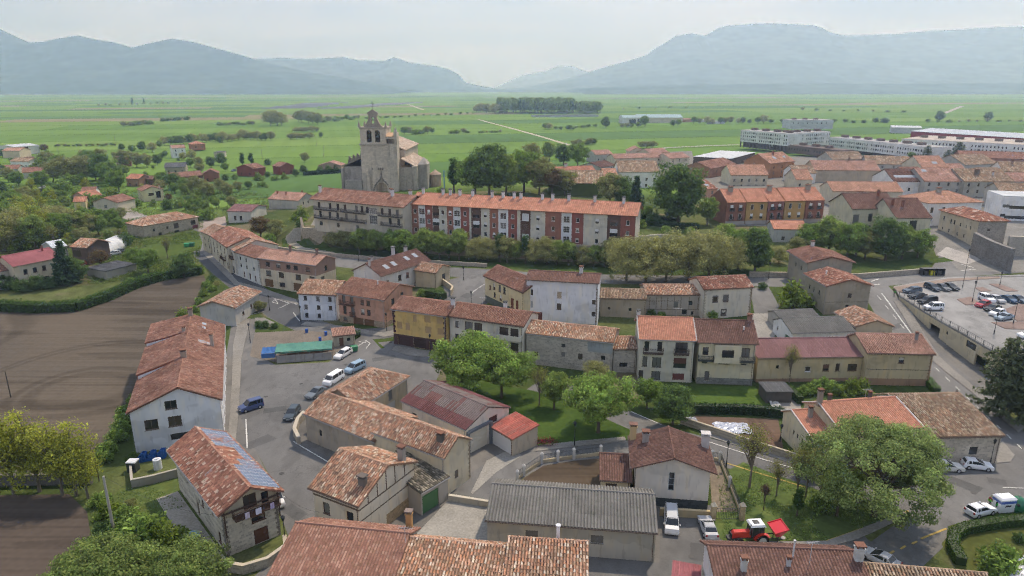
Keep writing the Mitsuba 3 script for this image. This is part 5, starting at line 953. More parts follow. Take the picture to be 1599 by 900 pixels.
house('hip_roof_house', 'white house with a broad orange hipped roof behind the old palace', (1450, 318), (1537, 316), 9.0, 16.0, 'hip', 3.0, wall=pl(WHT), cover=('fartidy', 'peach'), ov=.4, gz0=7.5, wins=grid(0, (.08, .3, .55), (5.6, 2.6), 1.1, 1.9, 'f'), chim=[(.42, .45, 1.2, 1.4, (.4, .38, .34))])
house('old_palace', 'old cream mansion with small windows and a red brown hipped roof by the sloping street', (1465, 328), (1528, 346), 9.0, (1575, 345), 'hip', 2.0, wall=pl((.55, .49, .38)), cover=('far', 'oldred'), ov=.6, gz0=6.0, wins=[(0, .12, 6.0, .9, 1.4, 'f'), (0, .32, 5.6, .8, 1.5, 'f'), (0, .41, 5.6, .8, 1.5, 'f'), (0, .57, 5.6, .7, 1.1, 'f'), (0, .72, 5.6, .5, 1.2, 'f'), (0, .83, 5.6, .5, 1.2, 'f'), (0, .12, 2.8, .6, .9, 'f'), (0, .3, 2.6, .8, 1.2, 'f'), (0, .53, 2.5, .8, 1.0, 'f'), (0, .7, 2.6, .7, 1.0, 'f'), (0, .68, 0, .9, 1.4, 'd'), (1, .4, 5.8, 1.0, .8, 'f')], bands=[(1, 0, 1, -1, 8.6, 'stone', (.34, .31, .27), 'stone_face')], cat_='house')
house('modern_block', 'bright white modern building with dark strip windows at the right edge', (1567, 306), (1660, 309), 11.0, 14.0, 'flat', 0, wall=pl((.80, .81, .82)), cover=('none', 'white'), ov=.0, gz0=6.4, wins=[(0, .08, 6.8, 2.2, 1.1, 'f'), (0, .3, 6.4, 6.0, 1.1, 'f'), (0, .05, 3.4, 1.6, 1.1, 'f'), (0, .26, 2.8, 6.5, 1.1, 'f')], lip=(.02, .02, .02, .02), cat_='building')
# ------------------------------------------------------------------ old town behind
def town(lab, A, B, ze, d, rise, wc, pal, gz_=6.5, roof='gx', n=0, name='town_house', kind='far', **k):
    ws = grid(0, tuple((i + .5) / n for i in range(n)), tuple(z for z in (.9, 3.8, 6.6) if z + 1.6 < ze), .95, 1.4, 'f') if n else []
    return house(name, lab, A, B, ze, d, roof, rise, wall=wc if isinstance(wc[0], str) else pl(wc), cover=(kind, pal), ov=.35, gz0=gz_, wins=ws + list(k.pop('wins', [])), **k)
town('town house with a peach roof and white roof terrace beside the dark tree', (1141, 274), (1201, 274), 7.0, 17, 4.2, CREAM, 'peach', n=5)
town('orange brick house with a peach roof and white roof lights', (1203, 256), (1242, 252), 9.5, 17, 4.5, (.42, .22, .12), 'peach', n=3, chim=[(.5, .4, 1.5, 1.0, (.3, .14, .1))], sky=[(0, .4, .5, 2.2, 2), (0, .8, .5, 2, 1.6)])
town('cream gabled town house with a peach roof left of the long beige one', (1243, 281), (1270, 281), 7.0, 15, 4.0, CREAM, 'peach', n=2)
town('beige long town house with an orange roof and white verge', (1272, 266), (1376, 267), 8.0, 18, 4.0, (.50, .43, .33), 'rose', n=0, chim=[(.6, .5, 1.4, .7, (.2, .15, .12))])
town('orange roofed house just behind the brown roofed flats', (1300, 299), (1412, 300), 8.0, 15, 3.0, CREAM, 'peach', n=5)
town('white house with a brown roof and long skylight', (1396, 284), (1448, 284), 8.0, 20, 4.5, WHT, 'brown', n=3, sky=[(0, .5, .4, 11, 2)])
town('town house with an orange roof over a cream gable near the dark cypresses', (1440, 262), (1482, 262), 9, 20, 5.0, CREAM, 'peach', n=3, sky=[(0, .6, .4, 2.5, 2)])
town('grey town house with a wide rose grey roof', (1444, 284), (1506, 284), 8.5, 20, 4.8, GRY, 'rose', n=4, sky=[(0, .2, .8, 2, 2)])
town('pale stone town house with a mossy tan roof and dormer', (1506, 284), (1584, 284), 8.8, 20, 4.5, (.42, .41, .36), 'tan', n=5, chim=[(.4, .3, 1.6, 1.6, (.2, .17, .15)), (.7, .25, 1.2, .6, (.6, .6, .6))])
town('far tan roofed town house right of the cypresses', (1508, 258), (1560, 256), 7, 22, 4.5, GRY, 'tan', n=3)
town('town house with a white gable and tan roof near the right edge', (1566, 268), (1640, 270), 9, 18, 4, WHT, 'tan', n=4, chim=[(.3, .4, 1.4, .9, (.3, .2, .17))])
town('grey gabled house at the right edge above the white block', (1562, 301), (1640, 303), 8.5, 14, 3, GRY, 'tan', n=6, gz_=7)
town('low tan roofed house behind the cypresses', (1352, 256), (1424, 258), 6, 18, 4, GRY, 'tan', n=4)
town('dark red roofed house on the left of the peach roofs', (1110, 264), (1150, 256), 6.5, 16, 3, (.35, .2, .14), 'redbrown', n=2)
town('low red roof with three white roof lights beside the dark tree', (1105, 296), (1122, 295), 6, 20, 3, PNK, 'oldred', n=1, sky=[(0, .4, .4, 2, 1.6), (0, .5, .75, 1.6, 1.4)])
town('brown roofed house behind the row at the town centre', (1210, 264), (1248, 262), 6, 14, 2.5, WHT, 'tan', n=3)
town('tan roofed house above the beige long one', (1300, 250), (1352, 249), 7, 16, 4, GRY, 'tan', n=3)
town('large house with grey brown roof and ivy covered front behind the orange apartments', (855, 286), (943, 287), 8.0, 19, 4.2, (.09, .12, .035), 'tan', n=0, gz_=9)
town('small orange roof behind the ivy covered house', (872, 270), (932, 268), 8.0, 12, 2, CREAM, 'orange', gz_=9, chim=[(.3, .5, 1.2, 1.2, (.7, .7, .68))])
town('house with a brown grey roof and long white ridge strip left of the dark tree', (966, 269), (1030, 269), 8, 19, 4.5, WHT, 'tan', gz_=8, n=5)
town('low orange roofed house between the ivy house and the dark tree', (943, 276), (966, 276), 7, 22, 2.5, CREAM, 'peach', gz_=8, n=1)
town('cream gabled house at the edge of the green fields', (982, 237), (1010, 237), 5, 16, 3, CREAM, 'rose', roof='gy', gz_=5, wins=[(0, .35, 2, 1.2, 1.3, 'f'), (0, .65, 2, 1.2, 1.3, 'f')])
town('low rose roofed house left of the cream gable', (930, 242), (958, 241), 5, 15, 2.5, GRY, 'rose', gz_=5, n=3)
town('pale roofed house right of the cream gable', (1016, 240), (1046, 238), 5, 15, 2.5, CREAM, 'rose', gz_=5, n=3)
town('long orange roof behind the white ridge strip', (960, 248), (1040, 246), 6, 14, 2.2, CREAM, 'rose', gz_=6, n=4)
town('rose roofed house partly hidden by the dark tree', (1046, 248), (1078, 246), 6, 14, 2.5, CREAM, 'rose', gz_=6, n=3)
town('small brown house above the ivy house', (938, 262), (962, 258), 6, 14, 2.2, GRY, 'brown', gz_=7, n=2)
town('long dark red roof at the right behind the cypresses', (1500, 246), (1640, 250), 6, 22, 3.5, (.36, .2, .16), 'redbrown', gz_=5, n=0)
town('flat roofed grey brick building below the white blocks', (1142, 248), (1180, 238), 6, 26, .3, (.13, .10, .085), 'white', gz_=4, roof='flat', kind='none', n=6)
for i, (a, b, y, pal, wc) in enumerate(((1585, 1640, 284, 'rose', GRY), (1240, 1276, 271, 'tan', WHT), (1180, 1215, 262, 'tan', GRY), (1414, 1446, 274, 'redbrown', GRY), (1478, 1512, 268, 'rose', CREAM), (1536, 1572, 275, 'tan', GRY))):
    town(('rose roofed house at the right edge of the old town', 'white walled house squeezed between peach roofs', 'tan roofed house behind the orange brick one', 'dark roofed house behind the long skylight', 'rose roof just under the cypresses', 'mottled tan roof behind the dormer roof')[i], (a, y), (b, y), 7, 15, 3.2, wc, pal, n=2)

# ------------------------------------------------------------------ new white blocks and sheds at the far side of the town
def block(lab, A, B, z0, z1, d, rows, n, name='white_block', col=(.72, .72, .72), top=(.42, .42, .42), ww=1.0, band=None):
    g = 3.0; pa, pb = atz(A[0], A[1], g + z1), atz(B[0], B[1], g + z1)
    L = np.linalg.norm((pb - pa)[:2]); U = np.array([*(pb - pa)[:2] / L, 0]); V = np.array([-U[1], U[0], 0]); o = np.array([pa[0], pa[1], g])
    k = new(name); tag(k, lab, 'building')
    put(k + '__wall', frame_box(o + [0, 0, z0], U * L, V * d, [0, 0, z1 - z0]), 'plaster', col)
    put(k + '__roof', frame_box(o + U * .6 + V * .6 + [0, 0, z1 + .004], U * (L - 1.2), V * (d - 1.2), [0, 0, .35]), 'plaster', top)
    if z0 > 0: put(k + '__arcade', cat([frame_box(o + U * (L * i / 14) + V * .3 - [0, 0, 1], U * .9, V * .9, [0, 0, z0 + 1]) for i in range(15)] + [frame_box(o + V * 4 - [0, 0, 1], U * L, V * (d - 4), [0, 0, z0 + 1])]), 'plaster', (.14, .11, .10))
    for z in rows:
        for i in range(n):
            if (i * 7 + 3) % 11 in (4,): continue
            wd = ww * (2.0 if i % 8 == 6 else 1)
            s = L * (i + .5) / n
            put(new(k + '__window'), frame_box(o + U * (s - wd / 2) - V * .05 + [0, 0, z], U * wd, V * .1, [0, 0, 1.7]), 'glass')
    for i in range(int(L / 14)): put(new(k + '__roof_box'), frame_box(o + U * (6 + i * 14) + V * (d * .4) + [0, 0, z1 + .35], U * 5, V * 4, [0, 0, 2.0]), 'plaster', (.20, .15, .13))
block('white block of flats standing on a dark arcade at the edge of the fields', (1157, 203.5), (1231, 209.5), 4, 14.0, 16, (5.2, 8.2, 11.2), 22)
block('second white block of flats stretching right behind the brick building', (1231, 209.5), (1297, 206), 2, 13.5, 16, (4.2, 7.4, 10.6), 22)
block('low white block of flats in front of the beige roofed hall', (1295, 214.5), (1455, 231), 1, 9.5, 18, (2.6, 5.8), 44)
block('long white block with a broad pale roof reaching the right edge', (1408, 217), (1640, 229), 1, 9.0, 60, (2.2, 5.4), 40, top=(.50, .45, .40))
block('dark brick terrace in front of the white blocks', (1231, 227), (1312, 236), 0, 6, 14, (2.5,), 18, col=(.15, .11, .095), top=(.2, .16, .14))
block('grey office block far behind the white flats', (1236, 188), (1302, 188), 0, 11, 30, (6.5,), 9, col=(.55, .56, .57))
h = town('long dark red warehouse with a white roof beyond the old town', (1422, 205), (1660, 220), 8, 60, 2.5, (.30, .05, .06), 'white', gz_=2, n=0, name='warehouse', kind='seam')
town('pale low hall in the fields left of the red warehouse', (1392, 199), (1440, 200), 6, 30, 1.5, (.55, .56, .57), 'white', gz_=1, n=0, name='warehouse', kind='seam')
town('big pale farm hall with a light blue roof out in the fields', (996, 184), (1067, 184), 8, 40, 4.5, (.60, .55, .44), 'blue', gz_=0, n=0, name='farm_hall', kind='seam', wins=[(0, .02, 0, 6, 6.5, 'o')])
town('left bay of the big farm hall with an open dark door', (972, 184), (996, 184), 9, 40, 3.0, (.66, .66, .64), 'blue', gz_=0, n=0, name='farm_hall', kind='seam', wins=[(0, .68, 0, 10, 6.5, 'o')])
town('small brick shed right of the big farm hall', (1068, 187), (1084, 187), 4, 12, 2, (.42, .24, .16), 'rose', gz_=0, name='farm_shed')
town('white container like shed right of the big farm hall', (1090, 187), (1112, 187), 4, 12, .8, (.75, .76, .78), 'white', gz_=0, name='farm_shed', kind='seam')
town('white low shed farther right of the farm hall', (1106, 190), (1132, 190), 3.5, 10, .6, (.78, .78, .78), 'white', gz_=0, name='farm_shed', kind='seam')
town('long flat greenhouse in front of the far wood', (838, 181), (935, 180), 3, 40, .8, (.42, .46, .48), 'slate', gz_=0, name='greenhouse', kind='seam', cat_='greenhouse')

# ------------------------------------------------------------------ hamlet on the left
town('cream house with a terracotta roof and recessed balcony in the hamlet', (221, 299), (256, 296), 5.6, (204, 296), 1.8, (.66, .60, .40), 'redbrown', gz_=3.0, roof='gy', n=0, wins=[(0, .4, 3.2, 2.2, 1.2, 'w'), (0, .75, 1.8, 2.0, 3.2, 'o'), (0, .45, .5, 1.6, .9, 'f'), (3, .4, 3, 1, 1.3, 'f'), (3, .75, 3, 1, 1.3, 'f'), (3, .5, .4, 1, 1.3, 'f')], chim=[(.85, .2, 1.2, .7, (.6, .55, .4))])
town('long stone barn with an orange tile roof and dark openings in the grass', (222, 354), (311, 339), 4.8, 11, 2.2, st((.42, .37, .28)), 'old', gz_=3.0, roof='hip', n=0, name='stone_barn', cat_='barn', wins=[(0, .18, 2.3, .8, .9, 'f'), (0, .42, 2.3, .9, 1.0, 'f'), (0, .58, 2.0, 1.9, 1.9, 'f'), (0, .58, .1, 1.9, 1.2, 'f'), (0, .9, 2.2, 1.9, 1.7, 'f'), (0, .93, 0, 2.2, 2.0, 'd', (.16, .03, .04)), (0, .28, 0, 1.2, 1.5, 'f'), (0, .08, .2, .9, .6, 'f')])
town('white old shed with a rounded grey roof beyond the left street', (353, 330), (392, 331), 5.6, 13, 1.6, (.56, .55, .50), 'mauve', gz_=3.4, n=0, cat_='shed', name='white_shed', wins=[(0, .3, 2, 1, 1.8, 'f'), (0, .55, 2, 1, 1.8, 'f')])
town('pale house with a rose roof and cream gable below the meadow', (417, 311), (466, 314), 5.5, 12, 2.4, (.52, .50, .44), 'rose', gz_=4.2, n=0, wins=[(1, .3, 3.4, .9, 1.2, 'f'), (1, .6, 3.4, .9, 1.2, 'f')], chim=[(.15, .35, .8, .5, (.4, .15, .1)), (.45, .3, .8, .5, (.4, .15, .1)), (.8, .6, .8, .5, (.25, .15, .1))])
house('farmhouse', 'long cream farmhouse with a pink sheet roof at the left edge', (20, 417), (96, 402), 6.4, 10, 'gx', 2.2, .55, wall=pl((.62, .55, .42)), cover=('seam', 'pink'), ov=.3, wins=[(0, .22, 3.6, 1.0, 1.4, 'w'), (0, .42, 3.6, 1.0, 1.4, 'w'), (0, .62, 3.6, 1.0, 1.4, 'w'), (0, .83, 3.6, 1.0, 1.4, 'w'), (0, .62, .4, 1.7, 1.5, 'w'), (0, .4, .4, 1.0, 1.2, 'w')], chim=[(.8, .45, 1.0, .4, (.3, .1, .1))], frame=(.10, .04, .05))
house('farmhouse_wing', 'reddish roofed wing with white balcony left of the pink sheet roof', (-50, 437), (22, 420), 5.6, 10, 'gx', 2.2, .55, wall=pl((.66, .62, .52)), cover=('barrel', 'redbrown'), ov=.4, wins=[(0, .75, 2.6, 1.4, 2.0, 'b'), (0, .95, 2.6, .8, 1.4, 'w')], bal=[(0, .85, 2.4, 4.0, 1.2, 'p')])
house('barn', 'dark timber barn with a patched orange roof behind the pink roofed farmhouse', (108, 386), (135, 388), 5.4, 9, 'gx', 1.8, .5, wall=pl((.13, .10, .085)), cover=('barrel', 'old'), ov=.4, cat_='barn', wins=[(0, .3, 2.4, 3, 2, 'f')])
house('sheet_roof_shed', 'grey sheet roofed shed at the left of the timber barn', (82, 388), (106, 384), 4.6, 8, 'gx', 1.4, .5, wall=pl(GRY), cover=('sheet', 'white'), ov=.2, cat_='shed')
house('flat_shed', 'low flat roofed shed with a grey sheet roof beside the field hedge', (165, 424), (214, 412), 2.6, 9, 'flat', 0, wall=pl((.40, .38, .33)), cover=('sheet', 'slate'), ov=.2, cat_='shed')
town('white house with a red roof, left in the red roofed cluster', (124, 303), (148, 302), 5, 12, 2.2, WHT, 'redbrown', gz_=3, n=2)
town('rose roofed cream house, front of the red roofed cluster', (143, 316), (183, 317), 4.6, 12, 2.0, (.60, .55, .45), 'redbrown', gz_=3, roof='gy', wins=[(0, .5, 2, 1.4, 1.4, 'f'), (0, .75, .4, 2.2, 1.6, 'f')])
town('orange roofed house behind the front of the red cluster', (132, 308), (160, 304), 5, 9, 1.8, PNK, 'orange', gz_=3, n=2)
town('small cream house with an orange roof on the left of the red cluster', (113, 316), (134, 315), 5, 8, 1.6, (.66, .58, .36), 'orange', gz_=3, n=1)
town('long low brick house with terracotta roof in the hamlet', (268, 278), (318, 274), 3.6, 10, 2.2, (.26, .13, .09), 'redbrown', gz_=2.6, n=7)
town('brick house with white base at the right end of the long terracotta roof', (316, 272), (342, 271), 5.0, 9, 2.2, (.30, .13, .09), 'redbrown', gz_=2.6, n=2, roof='gy')
town('dark red chalet with cream side, between hedges', (368, 262), (396, 264), 5.0, 10, 2.2, (.25, .075, .05), 'redbrown', gz_=2.6, roof='gy', n=2)
town('red and white chalet standing alone before the green field', (437, 261), (460, 259), 5.2, 10, 2.2, (.27, .085, .06), 'redbrown', gz_=2.4, roof='gy', n=2)
town('low chalet with a shallow brown roof beside its clipped hedge', (496, 259), (533, 259), 4.6, 12, 2.2, (.40, .30, .22), 'rose', gz_=2.2, roof='gy', n=3)
town('small orange hipped house up on the meadow', (300, 226), (321, 225), 4, 14, 2.5, (.40, .18, .11), 'orange', gz_=2, roof='hip', n=2)
town('white villa with a grey tile roof among hamlet trees', (268, 232), (290, 231), 6.5, 10, 2.0, WHT, 'rose', gz_=2, n=2)
town('grey stone house with a slate roof and dormers in the hamlet', (256, 262), (290, 261), 4.2, 10, 2.4, (.40, .36, .28), 'slate', gz_=2.5, n=3)
town('half built grey house with a pale wall near the meadow', (333, 238), (346, 238), 3.2, 10, .4, (.62, .56, .48), 'slate', gz_=2, roof='flat', n=1)
town('low red roof among the trees, left of the grey stone house', (180, 250), (205, 249), 4.2, 12, 2.2, (.3, .16, .11), 'redbrown', gz_=2.4, n=2)
town('orange brown house with a white verge behind the cream house', (195, 279), (216, 280), 4.8, 9, 2, (.34, .2, .13), 'orange', gz_=2.7, n=2)
town('brown verandah roofed house right of the orange brown one', (214, 279), (242, 281), 4.2, 9, 1.2, (.2, .12, .09), 'brown', gz_=2.7, n=2)
town('white three windowed house at the far left', (14, 252), (44, 253), 4.6, 10, 2, WHT, 'tan', gz_=2, n=3)
town('brown roofed house right of the white three windowed one', (34, 270), (74, 268), 4.6, 11, 2.4, (.55, .52, .48), 'redbrown', gz_=2.2, n=3)
town('low brown roof at the very left edge', (-16, 265), (28, 264), 3.6, 10, 2, GRY, 'redbrown', gz_=2.2, n=2)
town('small brick shed behind the white three windowed house', (40, 249), (56, 248), 3.4, 8, 1.2, (.4, .26, .2), 'brown', gz_=2, n=1, name='farm_shed')
town('white farm hall with a dark gate at the far left', (22, 230), (62, 227), 5.5, 24, 1.2, (.68, .67, .64), 'white', gz_=1.8, name='farm_hall', kind='seam', wins=[(0, .35, 0, 8, 5, 'o')])
town('peach roofed low barn beside the white farm hall', (2, 236), (30, 236), 4.5, 14, 2, (.66, .55, .42), 'rose', gz_=1.8, name='farm_shed')
# ------------------------------------------------------------------ church on its knoll
tag('church', 'weathered stone church with a bell gable tower rising over the apartments', 'church')
cz = 10.6; c0 = atz(567, 301, cz); ch_ang = math.radians(-2)
CU, CV = np.array([math.cos(ch_ang), math.sin(ch_ang), 0]), np.array([-math.sin(ch_ang), math.cos(ch_ang), 0])
CP = lambda x, y, z: c0 + CU * x + CV * y + np.array([0, 0, z])
def cb(x0, x1, y0, y1, z0, z1): return frame_box(CP(x0, y0, z0), CU * (x1 - x0), CV * (y1 - y0), [0, 0, z1 - z0])
def cpoly(poly, y0, y1):
    "polygon in the plane of the front (x, z), pushed from y0 to y1"
    out = []
    for g in getattr(poly, 'geoms', [poly]):
        m = trimesh.creation.extrude_polygon(g, y1 - y0, engine='earcut'); q = np.asarray(m.vertices)
        out.append((c0 + q[:, :1] * CU + q[:, 1:2] * np.array([0, 0, 1.]) + (q[:, 2:3] + y0) * CV, np.asarray(m.faces)[:, ::-1]))
    return cat(out)
def arch(x, z0, w, h):
    a = np.linspace(0, math.pi, 15); return Polygon([(x - w / 2, z0), (x + w / 2, z0)] + [(x + w / 2 * math.cos(t), z0 + h - w / 2 + w / 2 * math.sin(t)) for t in a])
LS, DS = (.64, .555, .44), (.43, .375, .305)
W_ = 11.4
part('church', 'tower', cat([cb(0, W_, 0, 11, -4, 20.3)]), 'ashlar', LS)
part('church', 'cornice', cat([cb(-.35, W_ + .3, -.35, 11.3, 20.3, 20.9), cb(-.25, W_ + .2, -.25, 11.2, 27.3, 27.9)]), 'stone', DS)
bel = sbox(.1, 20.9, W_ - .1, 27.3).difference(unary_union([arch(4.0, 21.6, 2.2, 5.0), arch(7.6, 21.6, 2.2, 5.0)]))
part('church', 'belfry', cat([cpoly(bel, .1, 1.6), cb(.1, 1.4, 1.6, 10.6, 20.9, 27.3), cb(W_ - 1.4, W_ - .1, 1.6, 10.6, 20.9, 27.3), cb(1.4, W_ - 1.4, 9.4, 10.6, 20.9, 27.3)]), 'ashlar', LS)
def bell(x):
    pr = [(.12, 0), (.3, -.15), (.42, -.6), (.55, -1.15), (.75, -1.5)]
    m = trimesh.creation.revolve(np.array([[0, 0]] + pr + [[0, -1.45]])[:, :], sections=14); return np.asarray(m.vertices) + CP(x, .9, 25.2), np.asarray(m.faces)
for x in (4.0, 7.6):
    k = part('church', 'bell', bell(x), 'matt', (.06, .07, .055)); put(k + '__yoke', cb(x - .9, x + .9, .75, 1.05, 25.2, 25.7), 'matt', (.09, .06, .04))
g = [(W_ * .0 + .9, 27.9)]
for t in np.linspace(0, 1, 9): g.append((1.0 + 3.0 * t, 27.9 + 4.0 * t ** 2.2))
g += [(3.7, 33.2), (3.4, 33.6), (3.6, 34.0), (4.6, 34.5), (5.7, 35.1), (6.8, 34.5), (7.8, 34.0), (8.0, 33.6), (7.7, 33.2)] + [(W_ - x, z) for x, z in reversed(g[1:])]
part('church', 'bell_gable', cpoly(Polygon(g).buffer(0).difference(arch(5.7, 29.3, 1.3, 2.9)), 1.0, 2.6), 'stone', (.36, .31, .25))
part('church', 'bell', (lambda m: (np.asarray(m.vertices) * .6 + CP(5.7, 1.8, 31.4), np.asarray(m.faces)))(trimesh.creation.revolve(np.array([[0, 0], [.3, -.15], [.42, -.6], [.75, -1.5], [0, -1.4]]), sections=12)), 'matt', (.06, .07, .055))
part('church', 'iron_cross', cat([tube([CP(5.7, 1.8, 35.0), CP(5.7, 1.8, 38.6)], .09, 5), tube([CP(4.9, 1.8, 37.4), CP(6.5, 1.8, 37.4)], .09, 5), tube([CP(5.2, 1.8, 36.2), CP(6.2, 1.8, 36.2)], .07, 5)]), 'matt', (.05, .045, .04))
def pinn(x, y, z, s=.45, h=2.2):
    return cat([cb(x - s, x + s, y - s, y + s, z, z + h * .35), hull([CP(x + a * s * .8, y + b * s * .8, z + h * .35) for a in (-1, 1) for b in (-1, 1)] + [CP(x, y, z + h)])])
for x, y, s, hh in ((-.1, .4, .5, 2.8), (W_ - .1, .4, .5, 2.6), (-.1, 10.4, .5, 2.4), (W_ - .1, 10.4, .5, 2.4)): part('church', 'pinnacle', pinn(x, y, 27.9, s, hh), 'stone', DS)
part('church', 'stair_turret', cat([cb(W_ + .02, W_ + 4.4, -.5, 5, -4, 20.6), cb(W_ + .02, W_ + 4.5, -.6, 5.1, 20.6, 21.0), cb(W_ + 3.2, W_ + 4.5, -.5, 5, 21, 25.6), cb(W_ + .1, W_ + 3.2, 2.5, 5, 21, 24), cb(W_ + .1, W_ + 3.2, -.5, 2.5, 23.0, 24)]), 'ashlar', (.58, .51, .41))
part('church', 'turret_roof', cat([slab([CP(W_ - .2, -.8, 24.1), CP(W_ + 3.3, -.8, 24.1), CP(W_ + 3.3, 5, 25.4), CP(W_ - .2, 5, 25.4)], np.array([0, -.2, .98]), .2)]), 'tile', (.48, .33, .22))
part('church', 'pinnacle', pinn(W_ + 3.9, .6, 25.6, .6, 2.6), 'stone', (.5, .46, .40))
# nave, side aisles and chapels
def croof(name, p, pal='tan', tone=.7):
    p = [CP(*q) for q in p]; n = np.cross(p[1] - p[0], p[2] - p[0]); n /= np.linalg.norm(n); n = n if n[2] > 0 else -n
    rk = part('church', name, slab(p, n, .3), 'tile', np.array(PAL[pal]).mean(0) * tone)
    e = p[1] - p[0]; es = e / np.linalg.norm(e); et = np.cross(n, es); et = et if et[2] > 0 else -et
    t = tile_field(p[0] + n * .004, es, et, n, [((x - p[0]) @ es, (x - p[0]) @ et) for x in p], pal, 'far', RNG)
    put(rk + '__tiles', (t[0], t[1]), 'tile', uv=t[2]); tag(rk + '__tiles', kind='stuff')
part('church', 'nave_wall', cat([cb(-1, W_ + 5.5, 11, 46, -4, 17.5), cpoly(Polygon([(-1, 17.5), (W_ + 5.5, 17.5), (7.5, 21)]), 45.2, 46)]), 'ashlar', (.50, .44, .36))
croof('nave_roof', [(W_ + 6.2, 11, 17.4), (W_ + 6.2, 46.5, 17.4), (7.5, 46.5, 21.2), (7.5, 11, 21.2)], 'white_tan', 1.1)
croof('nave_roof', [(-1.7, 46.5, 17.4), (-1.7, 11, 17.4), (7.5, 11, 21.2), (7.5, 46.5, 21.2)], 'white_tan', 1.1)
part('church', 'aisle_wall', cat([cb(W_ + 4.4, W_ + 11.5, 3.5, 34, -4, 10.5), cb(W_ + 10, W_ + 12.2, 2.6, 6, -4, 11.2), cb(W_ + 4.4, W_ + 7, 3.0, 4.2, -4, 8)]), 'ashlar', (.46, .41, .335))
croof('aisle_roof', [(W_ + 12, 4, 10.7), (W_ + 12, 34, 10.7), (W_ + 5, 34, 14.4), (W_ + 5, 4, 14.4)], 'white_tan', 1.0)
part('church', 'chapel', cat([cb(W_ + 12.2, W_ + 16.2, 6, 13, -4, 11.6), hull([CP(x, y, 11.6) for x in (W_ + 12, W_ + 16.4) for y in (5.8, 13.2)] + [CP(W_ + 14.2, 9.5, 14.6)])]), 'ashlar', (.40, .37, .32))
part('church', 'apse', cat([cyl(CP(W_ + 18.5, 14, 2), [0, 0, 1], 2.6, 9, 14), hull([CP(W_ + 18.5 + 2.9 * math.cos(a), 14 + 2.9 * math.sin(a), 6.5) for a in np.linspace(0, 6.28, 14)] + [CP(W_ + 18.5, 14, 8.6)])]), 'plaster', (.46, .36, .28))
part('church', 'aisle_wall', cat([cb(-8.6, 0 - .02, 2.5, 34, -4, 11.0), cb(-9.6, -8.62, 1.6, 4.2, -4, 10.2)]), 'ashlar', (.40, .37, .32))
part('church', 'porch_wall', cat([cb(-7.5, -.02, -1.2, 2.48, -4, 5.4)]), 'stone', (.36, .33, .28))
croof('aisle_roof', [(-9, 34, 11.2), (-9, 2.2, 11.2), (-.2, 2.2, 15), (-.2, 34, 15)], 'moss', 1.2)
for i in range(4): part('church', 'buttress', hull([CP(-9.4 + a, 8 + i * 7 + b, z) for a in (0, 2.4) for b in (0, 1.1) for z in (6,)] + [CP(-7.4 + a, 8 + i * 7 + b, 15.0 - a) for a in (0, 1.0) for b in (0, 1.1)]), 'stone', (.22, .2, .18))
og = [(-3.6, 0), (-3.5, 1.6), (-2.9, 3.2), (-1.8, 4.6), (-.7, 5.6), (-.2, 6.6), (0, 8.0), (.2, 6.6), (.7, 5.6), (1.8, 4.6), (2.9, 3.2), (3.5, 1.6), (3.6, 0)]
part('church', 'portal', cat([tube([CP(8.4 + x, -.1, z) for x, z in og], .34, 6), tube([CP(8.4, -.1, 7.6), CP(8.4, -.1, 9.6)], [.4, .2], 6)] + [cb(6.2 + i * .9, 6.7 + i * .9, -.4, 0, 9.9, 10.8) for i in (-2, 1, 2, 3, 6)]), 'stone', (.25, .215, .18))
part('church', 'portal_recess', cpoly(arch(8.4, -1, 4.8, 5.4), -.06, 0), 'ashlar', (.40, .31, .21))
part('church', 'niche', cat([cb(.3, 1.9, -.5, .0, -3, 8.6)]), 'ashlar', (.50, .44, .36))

# ------------------------------------------------------------------ walls
def wall(name, label, px, h, th, mat, col, top=None, dz=0, cat_='wall', cap=.06):
    P = [at(*q) for q in px]; ms, cs = [], []
    for a, b in zip(P, P[1:]):
        L = np.linalg.norm((b - a)[:2]); n = max(1, int(L / 4)); d = np.array([*(b - a)[:2] / L, 0]); nn = np.array([-d[1], d[0], 0])
        for i in range(n):
            p, q = a + (b - a) * i / n, a + (b - a) * (i + 1) / n
            z0, z1 = hz(p[0], p[1]), hz(q[0], q[1]); zt = [top if top else z0 + h, top if top else z1 + h]
            v = np.array([[*p[:2], z0 - .6], [*q[:2], z1 - .6], [*(q + nn * th)[:2], z1 - .6], [*(p + nn * th)[:2], z0 - .6], [*p[:2], zt[0]], [*q[:2], zt[1]], [*(q + nn * th)[:2], zt[1]], [*(p + nn * th)[:2], zt[0]]])
            ms.append((v, tris(BOXF)))
            if cap:
                c = v.copy(); c[:4] = v[4:]; c[4:] = v[4:] + [0, 0, cap]; o = nn * .05; c[[0, 1, 4, 5]] -= o; c[[2, 3, 6, 7]] += o; cs.append((c, tris(BOXF)))
    k = new(name); tag(k, label, cat_); put(k + '__body', cat(ms), mat, col)
    if cap: put(k + '__coping', cat(cs), 'plaster', np.clip(np.array(col) * 1.25, 0, .8))
    return k
wall('retaining_wall', 'long stone retaining wall under the apartment terrace', [(474, 379), (560, 386), (700, 399), (820, 405), (952, 413)], 5.2, .8, 'stone', (.40, .35, .27))
wall('retaining_wall', 'return of the retaining wall at its left end', [(470, 362), (474, 379)], 5.0, .7, 'stone', (.38, .33, .26))
wall('parapet', 'grey parapet on the terrace in front of the long apartment building', [(655, 384), (760, 389), (960, 403)], 1.0, .3, 'plaster', (.42, .40, .36))
wall('street_wall', 'low stone wall along the far side of the upper street', [(380, 383), (470, 396), (560, 405), (690, 414), (760, 418)], 1.1, .4, 'stone', (.36, .32, .27))
